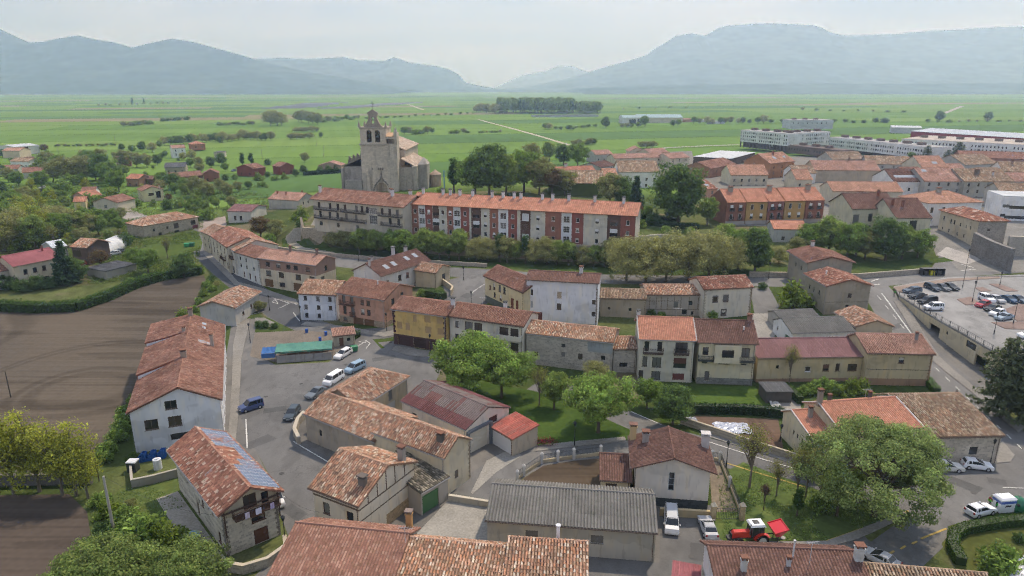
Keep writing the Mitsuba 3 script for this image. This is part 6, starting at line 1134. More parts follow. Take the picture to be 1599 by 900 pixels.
wall('street_wall', 'stone wall with grass above at the right end of the upper street', [(1170, 433), (1260, 434), (1340, 436), (1440, 428)], 1.4, .5, 'stone', (.38, .34, .28))
wall('garden_wall', 'low rendered wall of the allotment beside the curving lane', [(1062, 662), (1110, 678), (1180, 702), (1262, 728)], 1.3, .3, 'stone', (.38, .34, .27))
wall('garden_wall', 'concrete wall round the bins by the long white house', [(206, 763), (240, 756), (285, 744)], 1.3, .3, 'plaster', (.34, .32, .28))
wall('garden_wall', 'short side of the concrete wall by the bins', [(204, 738), (206, 763)], 1.2, .25, 'plaster', (.34, .32, .28))
wall('field_wall', 'dark dry stone wall between the two ploughed fields', [(-120, 758), (0, 760), (142, 757)], 1.7, .6, 'stone', (.17, .16, .145))
wall('garden_wall', 'curved stone garden wall in front of the stone house with solar panels', [(340, 878), (352, 893), (380, 898), (420, 886), (450, 864), (448, 848)], 1.2, .4, 'stone', (.42, .38, .31))
wall('yard_wall', 'low concrete wall between the two pale yards', [(700, 783), (762, 793)], .9, .35, 'plaster', (.46, .43, .36))
wall('bend_wall', 'curved stone wall at the bend of the square', [(470, 694), (463, 680), (468, 664), (478, 653)], 1.3, .5, 'stone', (.42, .38, .31))
wall('town_wall', 'dark weathered town wall below the old palace', [(1514, 396), (1572, 424)], 6.5, 1.2, 'stone', (.22, .21, .20))
wall('town_wall', 'pale high wall right of the dark town wall', [(1572, 400), (1660, 402)], 6.0, 1.0, 'stone', (.40, .37, .32))
wall('terrace_wall', 'pale concrete wall behind the green and yellow willows', [(990, 383), (1110, 383)], 2.4, .4, 'plaster', (.44, .42, .39))
wall('garden_wall', 'low stone wall by the small outhouse', [(690, 444), (706, 456), (703, 462)], 1.5, .35, 'stone', (.44, .38, .28))
# railed fence of the cream house
def railing(name, label, px, h=1.5, wallh=.55, every=3.0, col=(.06, .065, .07), cat_='fence', stone=(.50, .43, .30), dens=.22, z=None):
    P = [at(*q) if z is None else atz(q[0], q[1], z) for q in px]; k = new(name); tag(k, label, cat_); bars, base = [], []
    gg = lambda p: (hz(p[0], p[1]) if z is None else z)
    for a, b in zip(P, P[1:]):
        L = np.linalg.norm((b - a)[:2]); d = np.array([*(b - a)[:2] / L, 0]); nn = np.array([-d[1], d[0], 0])
        if wallh: base.append(frame_box([a[0], a[1], gg(a) - .4], d * L, nn * .3, [0, 0, wallh + .4]))
        n = int(L / dens)
        for i in range(n + 1): q = a + d * (L * i / n) + nn * .13; bars.append(frame_box([q[0] - .016, q[1] - .016, gg(q) + wallh], [.032, 0, 0], [0, .032, 0], [0, 0, h - wallh]))
        for zz in (wallh + .1, h - .12): bars.append(frame_box([a[0] + nn[0] * .12, a[1] + nn[1] * .12, gg(a) + zz], d * L, nn * .035, [0, 0, .04]))
        m = max(1, int(round(L / every)))
        for i in range(m + 1):
            q = a + d * (L * i / m)
            if wallh: part(k, 'pillar', cat([cbox([q[0], q[1], gg(q) - .3], (.42, .42, h + .45)), hull([[q[0] + s * .24, q[1] + t * .24, gg(q) + h + .15] for s in (-1, 1) for t in (-1, 1)] + [[q[0], q[1], gg(q) + h + .5]])]), 'plaster', (.60, .60, .58))
            else: part(k, 'post', cbox([q[0], q[1], gg(q) - .1], (.09, .09, h + .14)), 'matt', col)
    if base: part(k, 'base_wall', cat(base), 'plaster', stone)
    part(k, 'bars', cat(bars), 'matt', col); return k
railing('railed_fence', 'railed fence with white pillars round the dug garden', [(808, 752), (818, 743), (846, 724), (896, 717), (938, 712)])
railing('railed_fence', 'railed fence along the stony strip right of the cream house', [(1112, 720), (1124, 722), (1156, 806)], every=7)
railing('iron_gate', 'dark iron gate between two stone pillars near the tractor', [(1116, 812), (1156, 812)], h=1.7, wallh=0, every=5.2, cat_='gate')
for i, x in enumerate((1113, 1158)):
    p = at(x, 812); k = new('gate_pillar'); tag(k, ('left', 'right')[i] + ' pale stone pillar of the dark iron gate', 'pillar'); put(k + '__shaft', cbox(p - [0, 0, .3], (.6, .6, 2.5)), 'stone', (.50, .40, .25)); put(k + '__cap', hull([[p[0] + a * .38, p[1] + b * .38, p[2] + 2.2] for a in (-1, 1) for b in (-1, 1)] + [[p[0], p[1], p[2] + 2.75]]), 'plaster', (.52, .48, .38))
wall('front_wall', 'low sandy wall between the parked van and the iron gate', [(1030, 806), (1108, 811)], 1.1, .3, 'plaster', (.44, .36, .22))

# ------------------------------------------------------------------ raised car park
DZ = 5.12
dk = [(1396, 447), (1404, 461), (1435, 481), (1470, 502), (1510, 524), (1549, 547), (1680, 575), (1680, 426), (1480, 433)]
dw = [atz(x, y, DZ) for x, y in dk]; dpoly = Polygon([p[:2] for p in dw])
m = trimesh.creation.extrude_polygon(dpoly, .45, engine='earcut')
put('car_park_deck', (np.asarray(m.vertices) + [0, 0, DZ - .45], np.asarray(m.faces)), 'asphalt', (.27, .265, .255)); tag('car_park_deck', 'pale worn surface of the raised car park', kind='structure')
tag('car_park_wall', 'cream wall of the raised car park above the sloping street', 'wall')
ms, dark = [], []
for i in range(1, 6):
    a, b = dw[i], dw[i + 1]; L = np.linalg.norm((b - a)[:2]); d = np.array([*(b - a)[:2] / L, 0]); nn = np.array([-d[1], d[0], 0])
    op = {2: (.55, 1.0, -1, 3.4), 4: (.45, .95, -1, 2.6)}.get(i); H = DZ - .45
    g0 = -1.0
    pol = sbox(0, g0, L, H)
    win = {3: [(.25, .32, 3.0, 3.7)], 4: [(.02, .42, 2.9, 4.3)]}.get(i, [])
    for (s0, s1, z0, z1) in ([op] if op else []) + win: pol = pol.difference(sbox(L * s0, z0, L * s1, z1))
    for g in getattr(pol, 'geoms', [pol]):
        m = trimesh.creation.extrude_polygon(g, .4, engine='earcut'); q = np.asarray(m.vertices)
        ms.append((np.array([*a[:2], 0]) + q[:, :1] * d + q[:, 1:2] * np.array([0, 0, 1.]) + q[:, 2:3] * nn + nn * .02, np.asarray(m.faces)[:, ::-1]))
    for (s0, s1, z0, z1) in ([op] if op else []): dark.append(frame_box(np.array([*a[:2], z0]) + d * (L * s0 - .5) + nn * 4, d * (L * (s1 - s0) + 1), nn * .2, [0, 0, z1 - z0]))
    for (s0, s1, z0, z1) in win: part('car_park_wall', 'louvre', cat([frame_box(np.array([*a[:2], z0 + (z1 - z0) * j / 6]) + d * L * s0 + nn * .12, d * L * (s1 - s0), nn * .1, [0, 0, (z1 - z0) / 6 * .8]) for j in range(6)] + [frame_box(np.array([*a[:2], z0]) + d * L * s0 + nn * .25, d * L * (s1 - s0), nn * .1, [0, 0, z1 - z0])]), 'matt', (.06, .062, .065))
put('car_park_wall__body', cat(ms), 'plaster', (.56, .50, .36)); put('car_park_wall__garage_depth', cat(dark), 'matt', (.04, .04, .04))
railing('deck_railing', 'railing along the street edge of the car park', dk[1:6], h=1.05, wallh=0, every=2.6, z=DZ, dens=.6)
def deck_sheet(px, dz, mat, col, lab, name='deck_paving', h=.0):
    pol = Polygon([atz(x, y, DZ)[:2] for x, y in px]); m = trimesh.creation.extrude_polygon(pol, .12, engine='earcut'); k = new(name)
    put(k, (np.asarray(m.vertices) + [0, 0, DZ + .005], np.asarray(m.faces)), mat, col); tag(k, lab, kind='structure')
PB = (.27, .205, .18)
deck_sheet([(1494, 468), (1516, 464), (1530, 475), (1508, 477)], 0, 'gravel', PB, 'brick paved island with a lamp in the car park')
deck_sheet([(1568, 484), (1590, 476), (1660, 478), (1660, 500), (1588, 502)], 0, 'gravel', PB, 'brick paved strip right of the row of parked cars')
deck_sheet([(1548, 504), (1600, 503), (1670, 508), (1670, 518), (1570, 514)], 0, 'gravel', PB, 'brick paved strip at the front of the car park')
deck_sheet([(1544, 444), (1560, 444), (1590, 455), (1572, 456)], 0, 'gravel', PB, 'narrow brick island at the back of the car park')
deck_sheet([(1522, 450), (1534, 449), (1548, 455), (1532, 456)], 0, 'gravel', PB, 'small brick island by the tall pole')
deck_sheet([(1394, 449), (1480, 436), (1560, 432), (1562, 435), (1482, 440), (1405, 458)], 0, 'gravel', (.30, .24, .2), 'paved walk at the back of the car park')

# ------------------------------------------------------------------ cars
scene['tyre_rubber'] = {'type': 'diffuse', 'reflectance': {'type': 'rgb', 'value': [.02, .02, .021]}}
def rr(x0, x1, w0, z0, x0b, x1b, w1, z1):
    return [[x, s * w, z] for x, w, z in ((x0, w0, z0), (x1, w0, z0), (x0b, w1, z1), (x1b, w1, z1)) for s in (-1, 1)]
CARS = {  # length, width, height, belt, bonnet end, windscreen foot, roof front, roof back, rear foot
 'hatch': (4.1, 1.74, 1.47, .95, .24, .52, .90), 'sedan': (4.6, 1.78, 1.43, .93, .27, .52, .76), 'estate': (4.6, 1.78, 1.48, .95, .25, .48, .95), 'mpv': (4.75, 1.85, 1.75, 1.05, .20, .38, .96), 'van': (4.9, 1.9, 1.95, 1.15, .13, .26, .985), 'kangoo': (4.15, 1.78, 1.82, 1.05, .24, .42, .985), 'suv': (4.5, 1.85, 1.75, 1.1, .26, .46, .96)}
def car(kind, front, back, col, label, group=None, z=None, name='parked_car', roof=None):
    L, Wd, H, belt, bon, wf, rb = CARS[kind]; w = Wd / 2
    f, b = [at(*p) if z is None else atz(p[0], p[1], z) for p in (front, back)]
    c = (f + b) / 2; d = (f - b)[:2]; a = math.atan2(d[1], d[0]); ca, sa = math.cos(a), math.sin(a)
    sl = 0.0 if z is not None else (f[2] - b[2]) / max(1, np.linalg.norm(d))
    def tf(m):
        v = np.asarray(m[0], float); x = v[:, 0] + L * 0; 
        return np.column_stack([c[0] + ca * x - sa * v[:, 1], c[1] + sa * x + ca * v[:, 1], c[2] + .03 + v[:, 2] + sl * x]), m[1]
    X = lambda q: L / 2 - q * L          # q: 0 at the nose, 1 at the tail
    low = hull(rr(X(.012), X(.99), w * .90, .22, X(0), X(1), w * .97, .45) + rr(X(0.0), X(1), w * .97, .55, X(.01), X(.985), w * .96, .72) + rr(X(.03), X(.985), w * .90, belt * .86, X(bon), X(.97), w * .90, belt))
    fg = .045
    glass = hull(rr(X(bon + .01), X(min(.985, rb + (.10 if kind == 'sedan' else .045))), w * .875, belt - .06, X(wf), X(rb - .03), w * .74, H - .07))
    rf = hull(rr(X(wf - .015), X(rb - .01), w * .765, H - .12, X(wf + .05), X(rb - .06), w * .66, H))
    k = new(name); tag(k, label, 'van' if 'van' in name else 'car', group)
    put(k + '__body', tf(low), 'gloss', col); put(k + '__window_glass', tf(glass), 'glass'); put(k + '__car_roof', tf(rf), 'gloss', roof or col)
    pil = []
    for q0, q1, t in ((bon + .015, wf, .07), (min(.97, rb + (.09 if kind == 'sedan' else .03)), rb - .02, .10), ((wf + rb) / 2 + .02, (wf + rb) / 2 + .02, .06), ((wf * .3 + rb * .7) + .06, (wf * .3 + rb * .7) + .06, .06)):
        for s in (-1, 1): pil.append(hull([[X(q0) + e, s * (w * .88 + o), belt - .04] for e in (-t, t) for o in (-.02, .012)] + [[X(q1) + e, s * (w * .755 + o), H - .08] for e in (-t, t) for o in (-.02, .012)]))
    put(k + '__pillars', tf(cat(pil)), 'gloss', col)
    for q in (.19, .81):
        for s in (-1, 1):
            wk = new(k + '__wheel'); cc = [X(q), s * (w - .12), .32]
            put(wk, tf(cyl(cc, [0, 1, 0], .33, .24, 14)), 'tyre_rubber'); put(wk + '__rim', tf(cyl([cc[0], cc[1] + s * .115, cc[2]], [0, 1, 0], .20, .03, 10)), 'matt', (.42, .42, .43))
    for s in (-1, 1):
        part(k, 'headlight', tf(frame_box([X(.018), s * w * .70 - .2, .58], [.05, 0, 0], [0, .4, 0], [0, 0, .16])), 'gloss', (.62, .64, .66))
        part(k, 'tail_light', tf(frame_box([X(1.0), s * w * .78 - .12, .68], [.06, 0, 0], [0, .24, 0], [0, 0, .26])), 'gloss', (.30, .02, .02))
        part(k, 'mirror', tf(frame_box([X(bon + .05), s * (w * .97) - (.0 if s > 0 else .18), belt], [.12, 0, 0], [0, .18, 0], [0, 0, .14])), 'gloss', col)
    for q in (0, 1): part(k, 'number_plate', tf(frame_box([X(q) - .0 if q == 0 else X(q) - .012, -.26, .40], [.012, 0, 0], [0, .52, 0], [0, 0, .11])), 'matt', (.7, .7, .68))
    return k
SIL, WH_, NAV, BLK, DGR = (.42, .43, .44), (.76, .77, .78), (.035, .05, .10), (.02, .022, .025), (.075, .085, .095)
car('van', (506, 607), (536, 588), WH_, 'white van with side windows, middle of the three parked by the ragged tiled barn', 'vehicles on the square', name='parked_van')
car('mpv', (538, 587), (571, 571), (.25, .36, .46), 'pale blue people carrier, farthest of the three by the ragged tiled barn', 'vehicles on the square')
car('sedan', (479, 627), (508, 609), (.13, .15, .17), 'grey saloon, nearest of the three by the ragged tiled barn', 'vehicles on the square')
car('estate', (449, 661), (464, 640), (.05, .065, .08), 'dark blue car standing alone at the bend of the square', 'vehicles on the square')
car('kangoo', (374, 645), (410, 634), (.06, .085, .19), 'blue high roofed car by the pavement of the long white house', 'vehicles on the square')
car('estate', (526, 563), (546, 551), (.68, .68, .67), 'small white car next to the green bin', 'vehicles on the square')
car('mpv', (436, 797), (426, 770), (.66, .66, .65), 'white car half hidden behind the stone house with solar panels', 'vehicles on the square')
car('van', (1049, 842), (1047, 800), (.70, .71, .72), 'white van with a grey roof parked nose out near the iron gate', name='parked_van', roof=(.50, .52, .54))
car('sedan', (1099, 814), (1111, 845), SIL, 'silver saloon parked tail out next to the white van')
car('estate', (1497, 735), (1456, 733), (.62, .62, .58), 'pale estate car in front of the stone barn', 'cars in front of the stone barn')
car('hatch', (1546, 734), (1503, 729), WH_, 'white hatchback in front of the stone barn window', 'cars in front of the stone barn')
car('hatch', (1551, 797), (1508, 808), WH_, 'old white hatchback next to the white bottle container')
car('sedan', (1360, 872), (1384, 884), SIL, 'silver car peeping over the roof at the bottom right')
def pk(kind, f, b, col, lab): car(kind, f, b, col, lab, 'cars on the raised car park', z=DZ)
pk('estate', (1410, 458), (1438, 456), (.08, .11, .15), 'dark blue estate car, first by the car park railing')
pk('sedan', (1418, 467), (1446, 464), BLK, 'black saloon, second by the car park railing')
pk('mpv', (1432, 476), (1464, 472), BLK, 'black people carrier, third by the car park railing')
pk('kangoo', (1441, 484), (1473, 484), WH_, 'white high roofed car, nearest by the car park railing')
pk('estate', (1464, 456), (1447, 449), (.03, .04, .06), 'black car, left of three at the back of the car park')
pk('sedan', (1480, 456), (1464, 449), (.11, .115, .12), 'dark grey car, middle of three at the back of the car park')
pk('sedan', (1493, 455), (1476, 448), BLK, 'black car, right of three at the back of the car park')
pk('suv', (1550, 475), (1530, 466), WH_, 'white off roader at the left end of the long row in the car park')
pk('hatch', (1565, 475), (1548, 468), SIL, 'silver hatchback next to the white off roader')
pk('sedan', (1586, 475), (1563, 467), (.05, .09, .16), 'navy saloon, third in the long row of the car park')
pk('sedan', (1601, 475), (1580, 467), (.10, .13, .17), 'blue grey saloon, fourth in the long row of the car park')
pk('hatch', (1522, 482), (1546, 476), (.36, .02, .035), 'red hatchback in the car park')
pk('sedan', (1533, 489), (1565, 481), BLK, 'black saloon between the red and the white car')
pk('hatch', (1541, 496), (1572, 489), WH_, 'white hatchback in front of the black saloon')
pk('sedan', (1551, 502), (1583, 496), (.26, .33, .40), 'pale blue saloon, nearest in the middle of the car park')
pk('hatch', (1592, 528), (1620, 528), WH_, 'white car at the right edge of the car park')
for i, (x, y, c) in enumerate(((60, 301, BLK), (66, 295, SIL), (118, 414, WH_), (124, 416, (.4, .06, .04)), (178, 399, SIL), (186, 396, DGR), (365, 268, NAV))):
    car('hatch', (x - 5, y + 1), (x + 5, y - 1), c, ('black car beside the hamlet hedge', 'silver car beside the hamlet hedge', 'white car by the conifer', 'red car by the conifer', 'silver car before the polytunnel', 'grey car right of the polytunnel', 'navy car by the dark red chalet')[i])
# ------------------------------------------------------------------ tractor with spreader
def local(px, py, ang, dz=0):
    p = at(px, py); ca, sa = math.cos(ang), math.sin(ang)
    return lambda m: (np.column_stack([p[0] + ca * np.asarray(m[0])[:, 0] - sa * np.asarray(m[0])[:, 1], p[1] + sa * np.asarray(m[0])[:, 0] + ca * np.asarray(m[0])[:, 1], p[2] + dz + np.asarray(m[0])[:, 2]]), m[1])
tf = local(1175, 846, math.pi + .08)     # nose to the left of the photograph
tag('tractor', 'red tractor with a white cab roof on the edge of the green', 'tractor'); RD = (.52, .035, .02)
part('tractor', 'bonnet', tf(hull(rr(2.9, .5, .42, .95, 2.85, .5, .40, 1.25) + rr(2.7, .5, .36, 1.6, 2.6, .5, .3, 1.72))), 'gloss', RD)
part('tractor', 'grille', tf(frame_box([2.88, -.34, 1.0], [.06, 0, 0], [0, .68, 0], [0, 0, .45])), 'matt', (.03, .03, .03))
part('tractor', 'chassis', tf(cat([frame_box([-1.2, -.28, .7], [3.9, 0, 0], [0, .56, 0], [0, 0, .4]), frame_box([2.7, -.4, .6], [.7, 0, 0], [0, .8, 0], [0, 0, .35])])), 'matt', (.04, .04, .04))
part('tractor', 'cab_glass', tf(hull(rr(.55, -1.0, .78, 1.35, .45, -.95, .74, 2.6))), 'glass')
part('tractor', 'cab_frame', tf(cat([tube([[x, s * y0, 1.3], [x1, s * y1, 2.62]], .05, 5) for x, x1 in ((.55, .45), (-.3, -.3), (-1.0, -.95)) for s, y0, y1 in ((1, .8, .76), (-1, .8, .76))])), 'matt', (.05, .05, .05))
k = part('tractor', 'cab_roof', tf(hull(rr(.75, -1.2, .82, 2.6, .6, -1.05, .7, 2.85))), 'gloss', (.72, .74, .74)); put(k + '__hatch', tf(frame_box([-.5, -.35, 2.85], [.7, 0, 0], [0, .7, 0], [0, 0, .06])), 'matt', (.06, .06, .06))
for s in (-1, 1):
    part('tractor', 'mudguard', tf(cat([frame_box([-.75 + .85 * math.cos(a) - .2, s * .92 - .25, .85 + .85 * math.sin(a)], [.42, 0, 0], [0, .5, 0], [0, 0, .06]) for a in np.linspace(.2, 2.6, 9)])), 'gloss', RD)
    for x, r, wdt in ((-.75, .86, .5), (2.15, .62, .38)):
        wk = new('tractor__wheel'); put(wk, tf(cat([cyl([x, s * .92, r], [0, 1, 0], r * .93, wdt, 20)] + [frame_box([x + (r * .9) * math.cos(a) - .06, s * .92 - wdt / 2, r + (r * .9) * math.sin(a) - .06], [.12, 0, 0], [0, wdt, 0], [0, 0, .12]) for a in np.linspace(0, 6.28, 18)[:-1]])), 'tyre_rubber'); put(wk + '__rim', tf(cyl([x, s * (.92 + wdt / 2), r], [0, 1, 0], r * .55, .06, 14)), 'matt', (.42, .42, .40))
part('tractor', 'exhaust', tf(tube([[.7, .55, 1.4], [.7, .55, 2.9]], .06, 6)), 'matt', (.08, .08, .08))
tag('fertiliser_spreader', 'bright red spreader hopper hitched behind the tractor', 'spreader')
put('fertiliser_spreader__hopper', tf(cat([hull([[-3.1 + .85 * a, 1.15 * b, 2.0 - .25 * a] for a in (-1, 1) for b in (-1, 1)] + [[-3.0 + .3 * a, .6 * b, .9] for a in (-1, 1) for b in (-1, 1)])])), 'gloss', (.55, .02, .03))
put('fertiliser_spreader__rim', tf(cat([frame_box([-3.98, -1.2, 2.24], [1.76, 0, -.5], [0, .07, 0], [0, 0, .12]), frame_box([-3.98, 1.13, 2.24], [1.76, 0, -.5], [0, .07, 0], [0, 0, .12]), frame_box([-3.98, -1.13, 2.24], [.07, 0, 0], [0, 2.26, 0], [0, 0, .12]), frame_box([-2.3, -1.13, 1.76], [.07, 0, 0], [0, 2.26, 0], [0, 0, .12])])), 'gloss', (.5, .02, .03))
put('fertiliser_spreader__frame', tf(cat([tube([[-1.3, s * .4, .8], [-2.6, s * .5, .7], [-3.6, s * .6, .5]], .07, 5) for s in (-1, 1)] + [tube([[-2.9, s * .6, .1], [-3.0, s * .6, 1.4]], .06, 5) for s in (-1, 1)])), 'matt', (.05, .05, .05))
put('fertiliser_spreader__disc', tf(cat([cyl([-3.6, s * .5, .75], [0, 0, 1], .35, .06, 12) for s in (-1, 1)])), 'matt', (.3, .3, .3))

# ------------------------------------------------------------------ shelter, bins, lamps, poles and other small things
sa_, sb_ = at(432, 563), at(520, 556); sd = sb_ - sa_; sL = np.linalg.norm(sd[:2]); sd = np.array([*sd[:2] / sL, 0]); sn = np.array([-sd[1], sd[0], 0])
SP = lambda x, y, z: sa_ + sd * x + sn * y + np.array([0, 0, z])
def cloth(x0, x1, y0, y1, z0, z1, sag, n=14, m=6):
    g = [[SP(x0 + (x1 - x0) * i / n, y0 + (y1 - y0) * j / m, z0 + (z1 - z0) * j / m - sag * math.sin(math.pi * ((i * 3 / n) % 1)) * math.sin(math.pi * j / m) + .05 * math.sin(i * 2.1 + j)) for j in range(m + 1)] for i in range(n + 1)]
    v = np.array(g).reshape(-1, 3); f = tris([[i * (m + 1) + j, (i + 1) * (m + 1) + j, (i + 1) * (m + 1) + j + 1, i * (m + 1) + j + 1] for i in range(n) for j in range(m)])
    return v, f
tag('tarpaulin_shelter', 'open shelter with a green and blue tarpaulin roof over stored things on the square', 'shelter')
put('tarpaulin_shelter__green_tarpaulin', cloth(0, sL, -1.3, 2.0, 2.3, 2.9, .12), 'plaster', (.12, .27, .22))
put('tarpaulin_shelter__valance', cloth(0, sL, -1.32, -1.33, 1.95, 2.28, .04, m=2), 'plaster', (.10, .24, .19))
put('tarpaulin_shelter__blue_tarpaulin', cat([cloth(-2.8, 1.0, -.9, 1.6, 2.05, 2.5, .25), cloth(-2.8, .2, -.92, -.95, 1.0, 2.02, .1, m=3)]), 'plaster', (.07, .16, .38))
for i in range(6):
    for y in (-1.25, 1.9): part('tarpaulin_shelter', 'post', tube([SP(sL * i / 5, y, -.1), SP(sL * i / 5, y, 2.3 + (.55 if y > 0 else 0))], .06, 6), 'matt', (.28, .24, .2))
tag('stored_sheets', 'bowed grey sheets leaning in front of the green tarpaulin', 'sheeting')
for i in range(6):
    a0 = i * sL / 6.2 + .3; n_ = 7
    v = np.array([SP(a0 + w_, -1.5 + .9 * math.sin(t) - 1.0 * t, 1.5 * math.cos(t) + .05) for w_ in (0, sL / 6.4) for t in np.linspace(0, 1.5, n_)])
    put(new('stored_sheets__sheet'), (np.vstack([v, v + [0, .03, -.03]]), np.vstack([tris([[j, n_ + j, n_ + j + 1, j + 1] for j in range(n_ - 1)]), tris([[2 * n_ + j, 3 * n_ + j, 3 * n_ + j + 1, 2 * n_ + j + 1] for j in range(n_ - 1)])])), 'plaster', (.25, .24, .225))
tag('stacked_timber', 'mixed timber and boards stored under the green tarpaulin', 'timber', kind='stuff')
put('stacked_timber', cat([frame_box(SP(RNG.uniform(0, sL - 3), RNG.uniform(-.9, 1.4), .1 + .12 * (i % 11)), sd * RNG.uniform(2, 3.4), sn * .16, [0, 0, .1]) for i in range(90)]), 'plaster', (.30, .19, .13))
for i, (x, y, c, lab) in enumerate(((479, 520, (.03, .09, .32), 'blue drum at the back of the gravel lot'), (509, 524, (.03, .10, .40), 'blue sacks beside the small hut'), (500, 533, (.03, .10, .42), 'blue crate behind the green tarpaulin'))):
    p = at(x, y); k = new('blue_barrel'); tag(k, lab, 'barrel'); put(k, cat([cyl(p + [dx, dy, .5], [0, 0, 1], .33, .9, 12) for dx, dy in ((0, 0),)]), 'matt', c)
h = house('hut', 'small hut with a pale orange roof on the gravel lot', (519, 526), (556, 522), 2.6, 4.0, 'shed', .5, wall=pl((.50, .47, .38)), cover=('barrel', 'rose'), ov=.3, wins=[(0, .35, 0, .9, 2.0, 'd', (.16, .08, .05)), (0, .7, 1.1, .7, .7, 'f')], cat_='hut')
def bin_(key, label, px, py, ang, size, col, lid=None, cat_='waste container', wheels=True):
    t = local(px, py, ang); k = new(key); tag(k, label, cat_); l, w, hh = size
    put(k + '__body', t(hull(rr(l * .44, -l * .44, w * .42, .15, l * .5, -l * .5, w * .5, hh * .86))), 'gloss', col)
    put(k + '__lid', t(hull(rr(l * .52, -l * .52, w * .52, hh * .86, l * .46, -l * .46, w * .2, hh))), 'gloss', lid or col)
    for s in (-1, 1):
        for u in (-1, 1): part(k, 'wheel', t(cyl([s * l * .36, u * w * .36, .1], [0, 1, 0], .1, .06, 8)), 'tyre_rubber')
bin_('waste_container', 'green wheeled waste container by the hedge of the small hut', 553, 549, .5, (1.5, 1.1, 1.4), (.02, .18, .07))
for i, (x, y) in enumerate(((292 + 0, 386), (300, 385))): bin_('waste_container', ('pale green', 'dark green')[i] + ' waste container on the grass before the left street', x, y, .1, (1.6, 1.1, 1.4), ((.05, .28, .12), (.02, .14, .07))[i])
t = local(1565, 797, .12); tag('bottle_container', 'white box shaped recycling container with a blue band', 'recycling container')
put('bottle_container__body', t(frame_box([-1.1, -.75, .12], [2.2, 0, 0], [0, 1.5, 0], [0, 0, 1.9])), 'gloss', (.72, .74, .75)); put('bottle_container__lid', t(hull(rr(1.2, -1.2, .82, 2.02, 1.0, -1.0, .6, 2.25))), 'gloss', (.75, .76, .77)); put('bottle_container__band', t(cat([frame_box([-1.12, -.77, 1.45], [2.24, 0, 0], [0, .02, 0], [0, 0, .35]), frame_box([-1.12, -.75, 1.45], [.02, 0, 0], [0, 1.5, 0], [0, 0, .35])])), 'gloss', (.08, .14, .42)); put('bottle_container__slot', t(frame_box([-.4, -.79, 1.0], [.8, 0, 0], [0, .03, 0], [0, 0, .25])), 'matt', (.03, .03, .03))
t = local(1587, 797, 0); tag('glass_igloo', 'dark green dome shaped glass bank beside the white recycling container', 'recycling container')
a = np.linspace(0, 1, 9); mm = trimesh.creation.revolve(np.array([[0.01, 0], [.95, 0], [1.05, .6], [1.0, 1.2], [.75, 1.75], [.35, 2.05], [.01, 2.1]]), sections=18); put('glass_igloo__body', t((np.asarray(mm.vertices), np.asarray(mm.faces))), 'gloss', (.02, .15, .07), smooth=True); put('glass_igloo__opening', t(cyl([-.55, -.8, 1.3], [.5, 1, 0], .18, .2, 10)), 'matt', (.02, .02, .02)); put('glass_igloo__hook', t(tube([[0, 0, 2.05], [0, 0, 2.35]], .06, 5)), 'matt', (.3, .3, .3))
tag('bin_shelter', 'dark bin enclosure with one yellow container on the upper street', 'bin shelter'); A_, B_ = at(1440, 431), at(1475, 431)
d_ = (B_ - A_) / np.linalg.norm(B_ - A_); n_ = np.array([-d_[1], d_[0], 0]); L_ = np.linalg.norm(B_ - A_)
put('bin_shelter__frame', cat([frame_box(A_ + n_ * 1.6, d_ * L_, n_ * .12, [0, 0, 1.9])] + [frame_box(A_ + d_ * x, d_ * .1, n_ * 1.6, [0, 0, 1.9]) for x in (0, L_ * .5, L_ - .1)] + [frame_box(A_ + [0, 0, 1.91], d_ * L_, n_ * 1.7, [0, 0, .08])]), 'matt', (.07, .07, .075))
for i, c in enumerate(((.035, .035, .035), (.55, .52, .02), (.03, .03, .035))): 
    k = part('bin_shelter', 'bin', frame_box(A_ + d_ * (L_ * (.1 + .3 * i)) + n_ * .3, d_ * 1.1, n_ * 1.0, [0, 0, 1.35]), 'gloss', c)
def lamp(px, py, h, label, name='street_lamp', z=None, group=None):
    p = at(px, py) if z is None else atz(px, py, z); k = new(name); tag(k, label, 'street lamp', group)
    put(k + '__post', cat([tube([p - [0, 0, .1], p + [0, 0, .9], p + [0, 0, 1.0], p + [0, 0, h]], [.11, .10, .06, .045], 8)]), 'matt', (.03, .03, .032))
    put(k + '__lantern', hull([[p[0] + r_ * math.cos(a), p[1] + r_ * math.sin(a), p[2] + z_] for r_, z_ in ((.12, h), (.26, h + .5)) for a in np.linspace(0, 6.28, 7)[:-1]]), 'glass'); put(k + '__cap', hull([[p[0] + .3 * math.cos(a), p[1] + .3 * math.sin(a), p[2] + h + .51] for a in np.linspace(0, 6.28, 9)[:-1]] + [[p[0], p[1], p[2] + h + .85]]), 'matt', (.03, .03, .032))
for x, y, hh, lab in ((446, 850, 3.4, 'black lantern on a post at the corner of the curved stone garden wall'), (897, 697, 3.6, 'black lantern on a post before the mown lawn'), (1134, 729, 3.6, 'black lantern on a post at the corner of the railed fence'), (672, 552, 3.6, 'black lantern on a post before the yellow house'), (604, 518, 3.8, 'black lantern on a post before the pink house'), (470, 503, 3.4, 'black lantern on a post by the bluish white house'), (421, 485, 3.4, 'black lantern on a post on the grassy corner'), (736, 480, 3.4, 'black lantern on a post on the short street by the cream house'), (724, 438, 3.2, 'black lantern on a post in the road bay'), (1546, 724, 3.4, 'black lantern on the corner of the stone barn'), (391, 536, 4.0, 'black lantern on a post beside the gravel lot'), (1200, 436, 4.0, 'black lantern on a post on the upper street above the yard'), (1218, 690, 2.4, 'short black lantern at the concrete drive'), (560, 408, 3.6, 'black lantern on a post along the upper street above the terrace'), (1230, 690, 2.6, 'short post lamp near the clipped hedge of the allotment')):
    lamp(x, y, hh, lab)
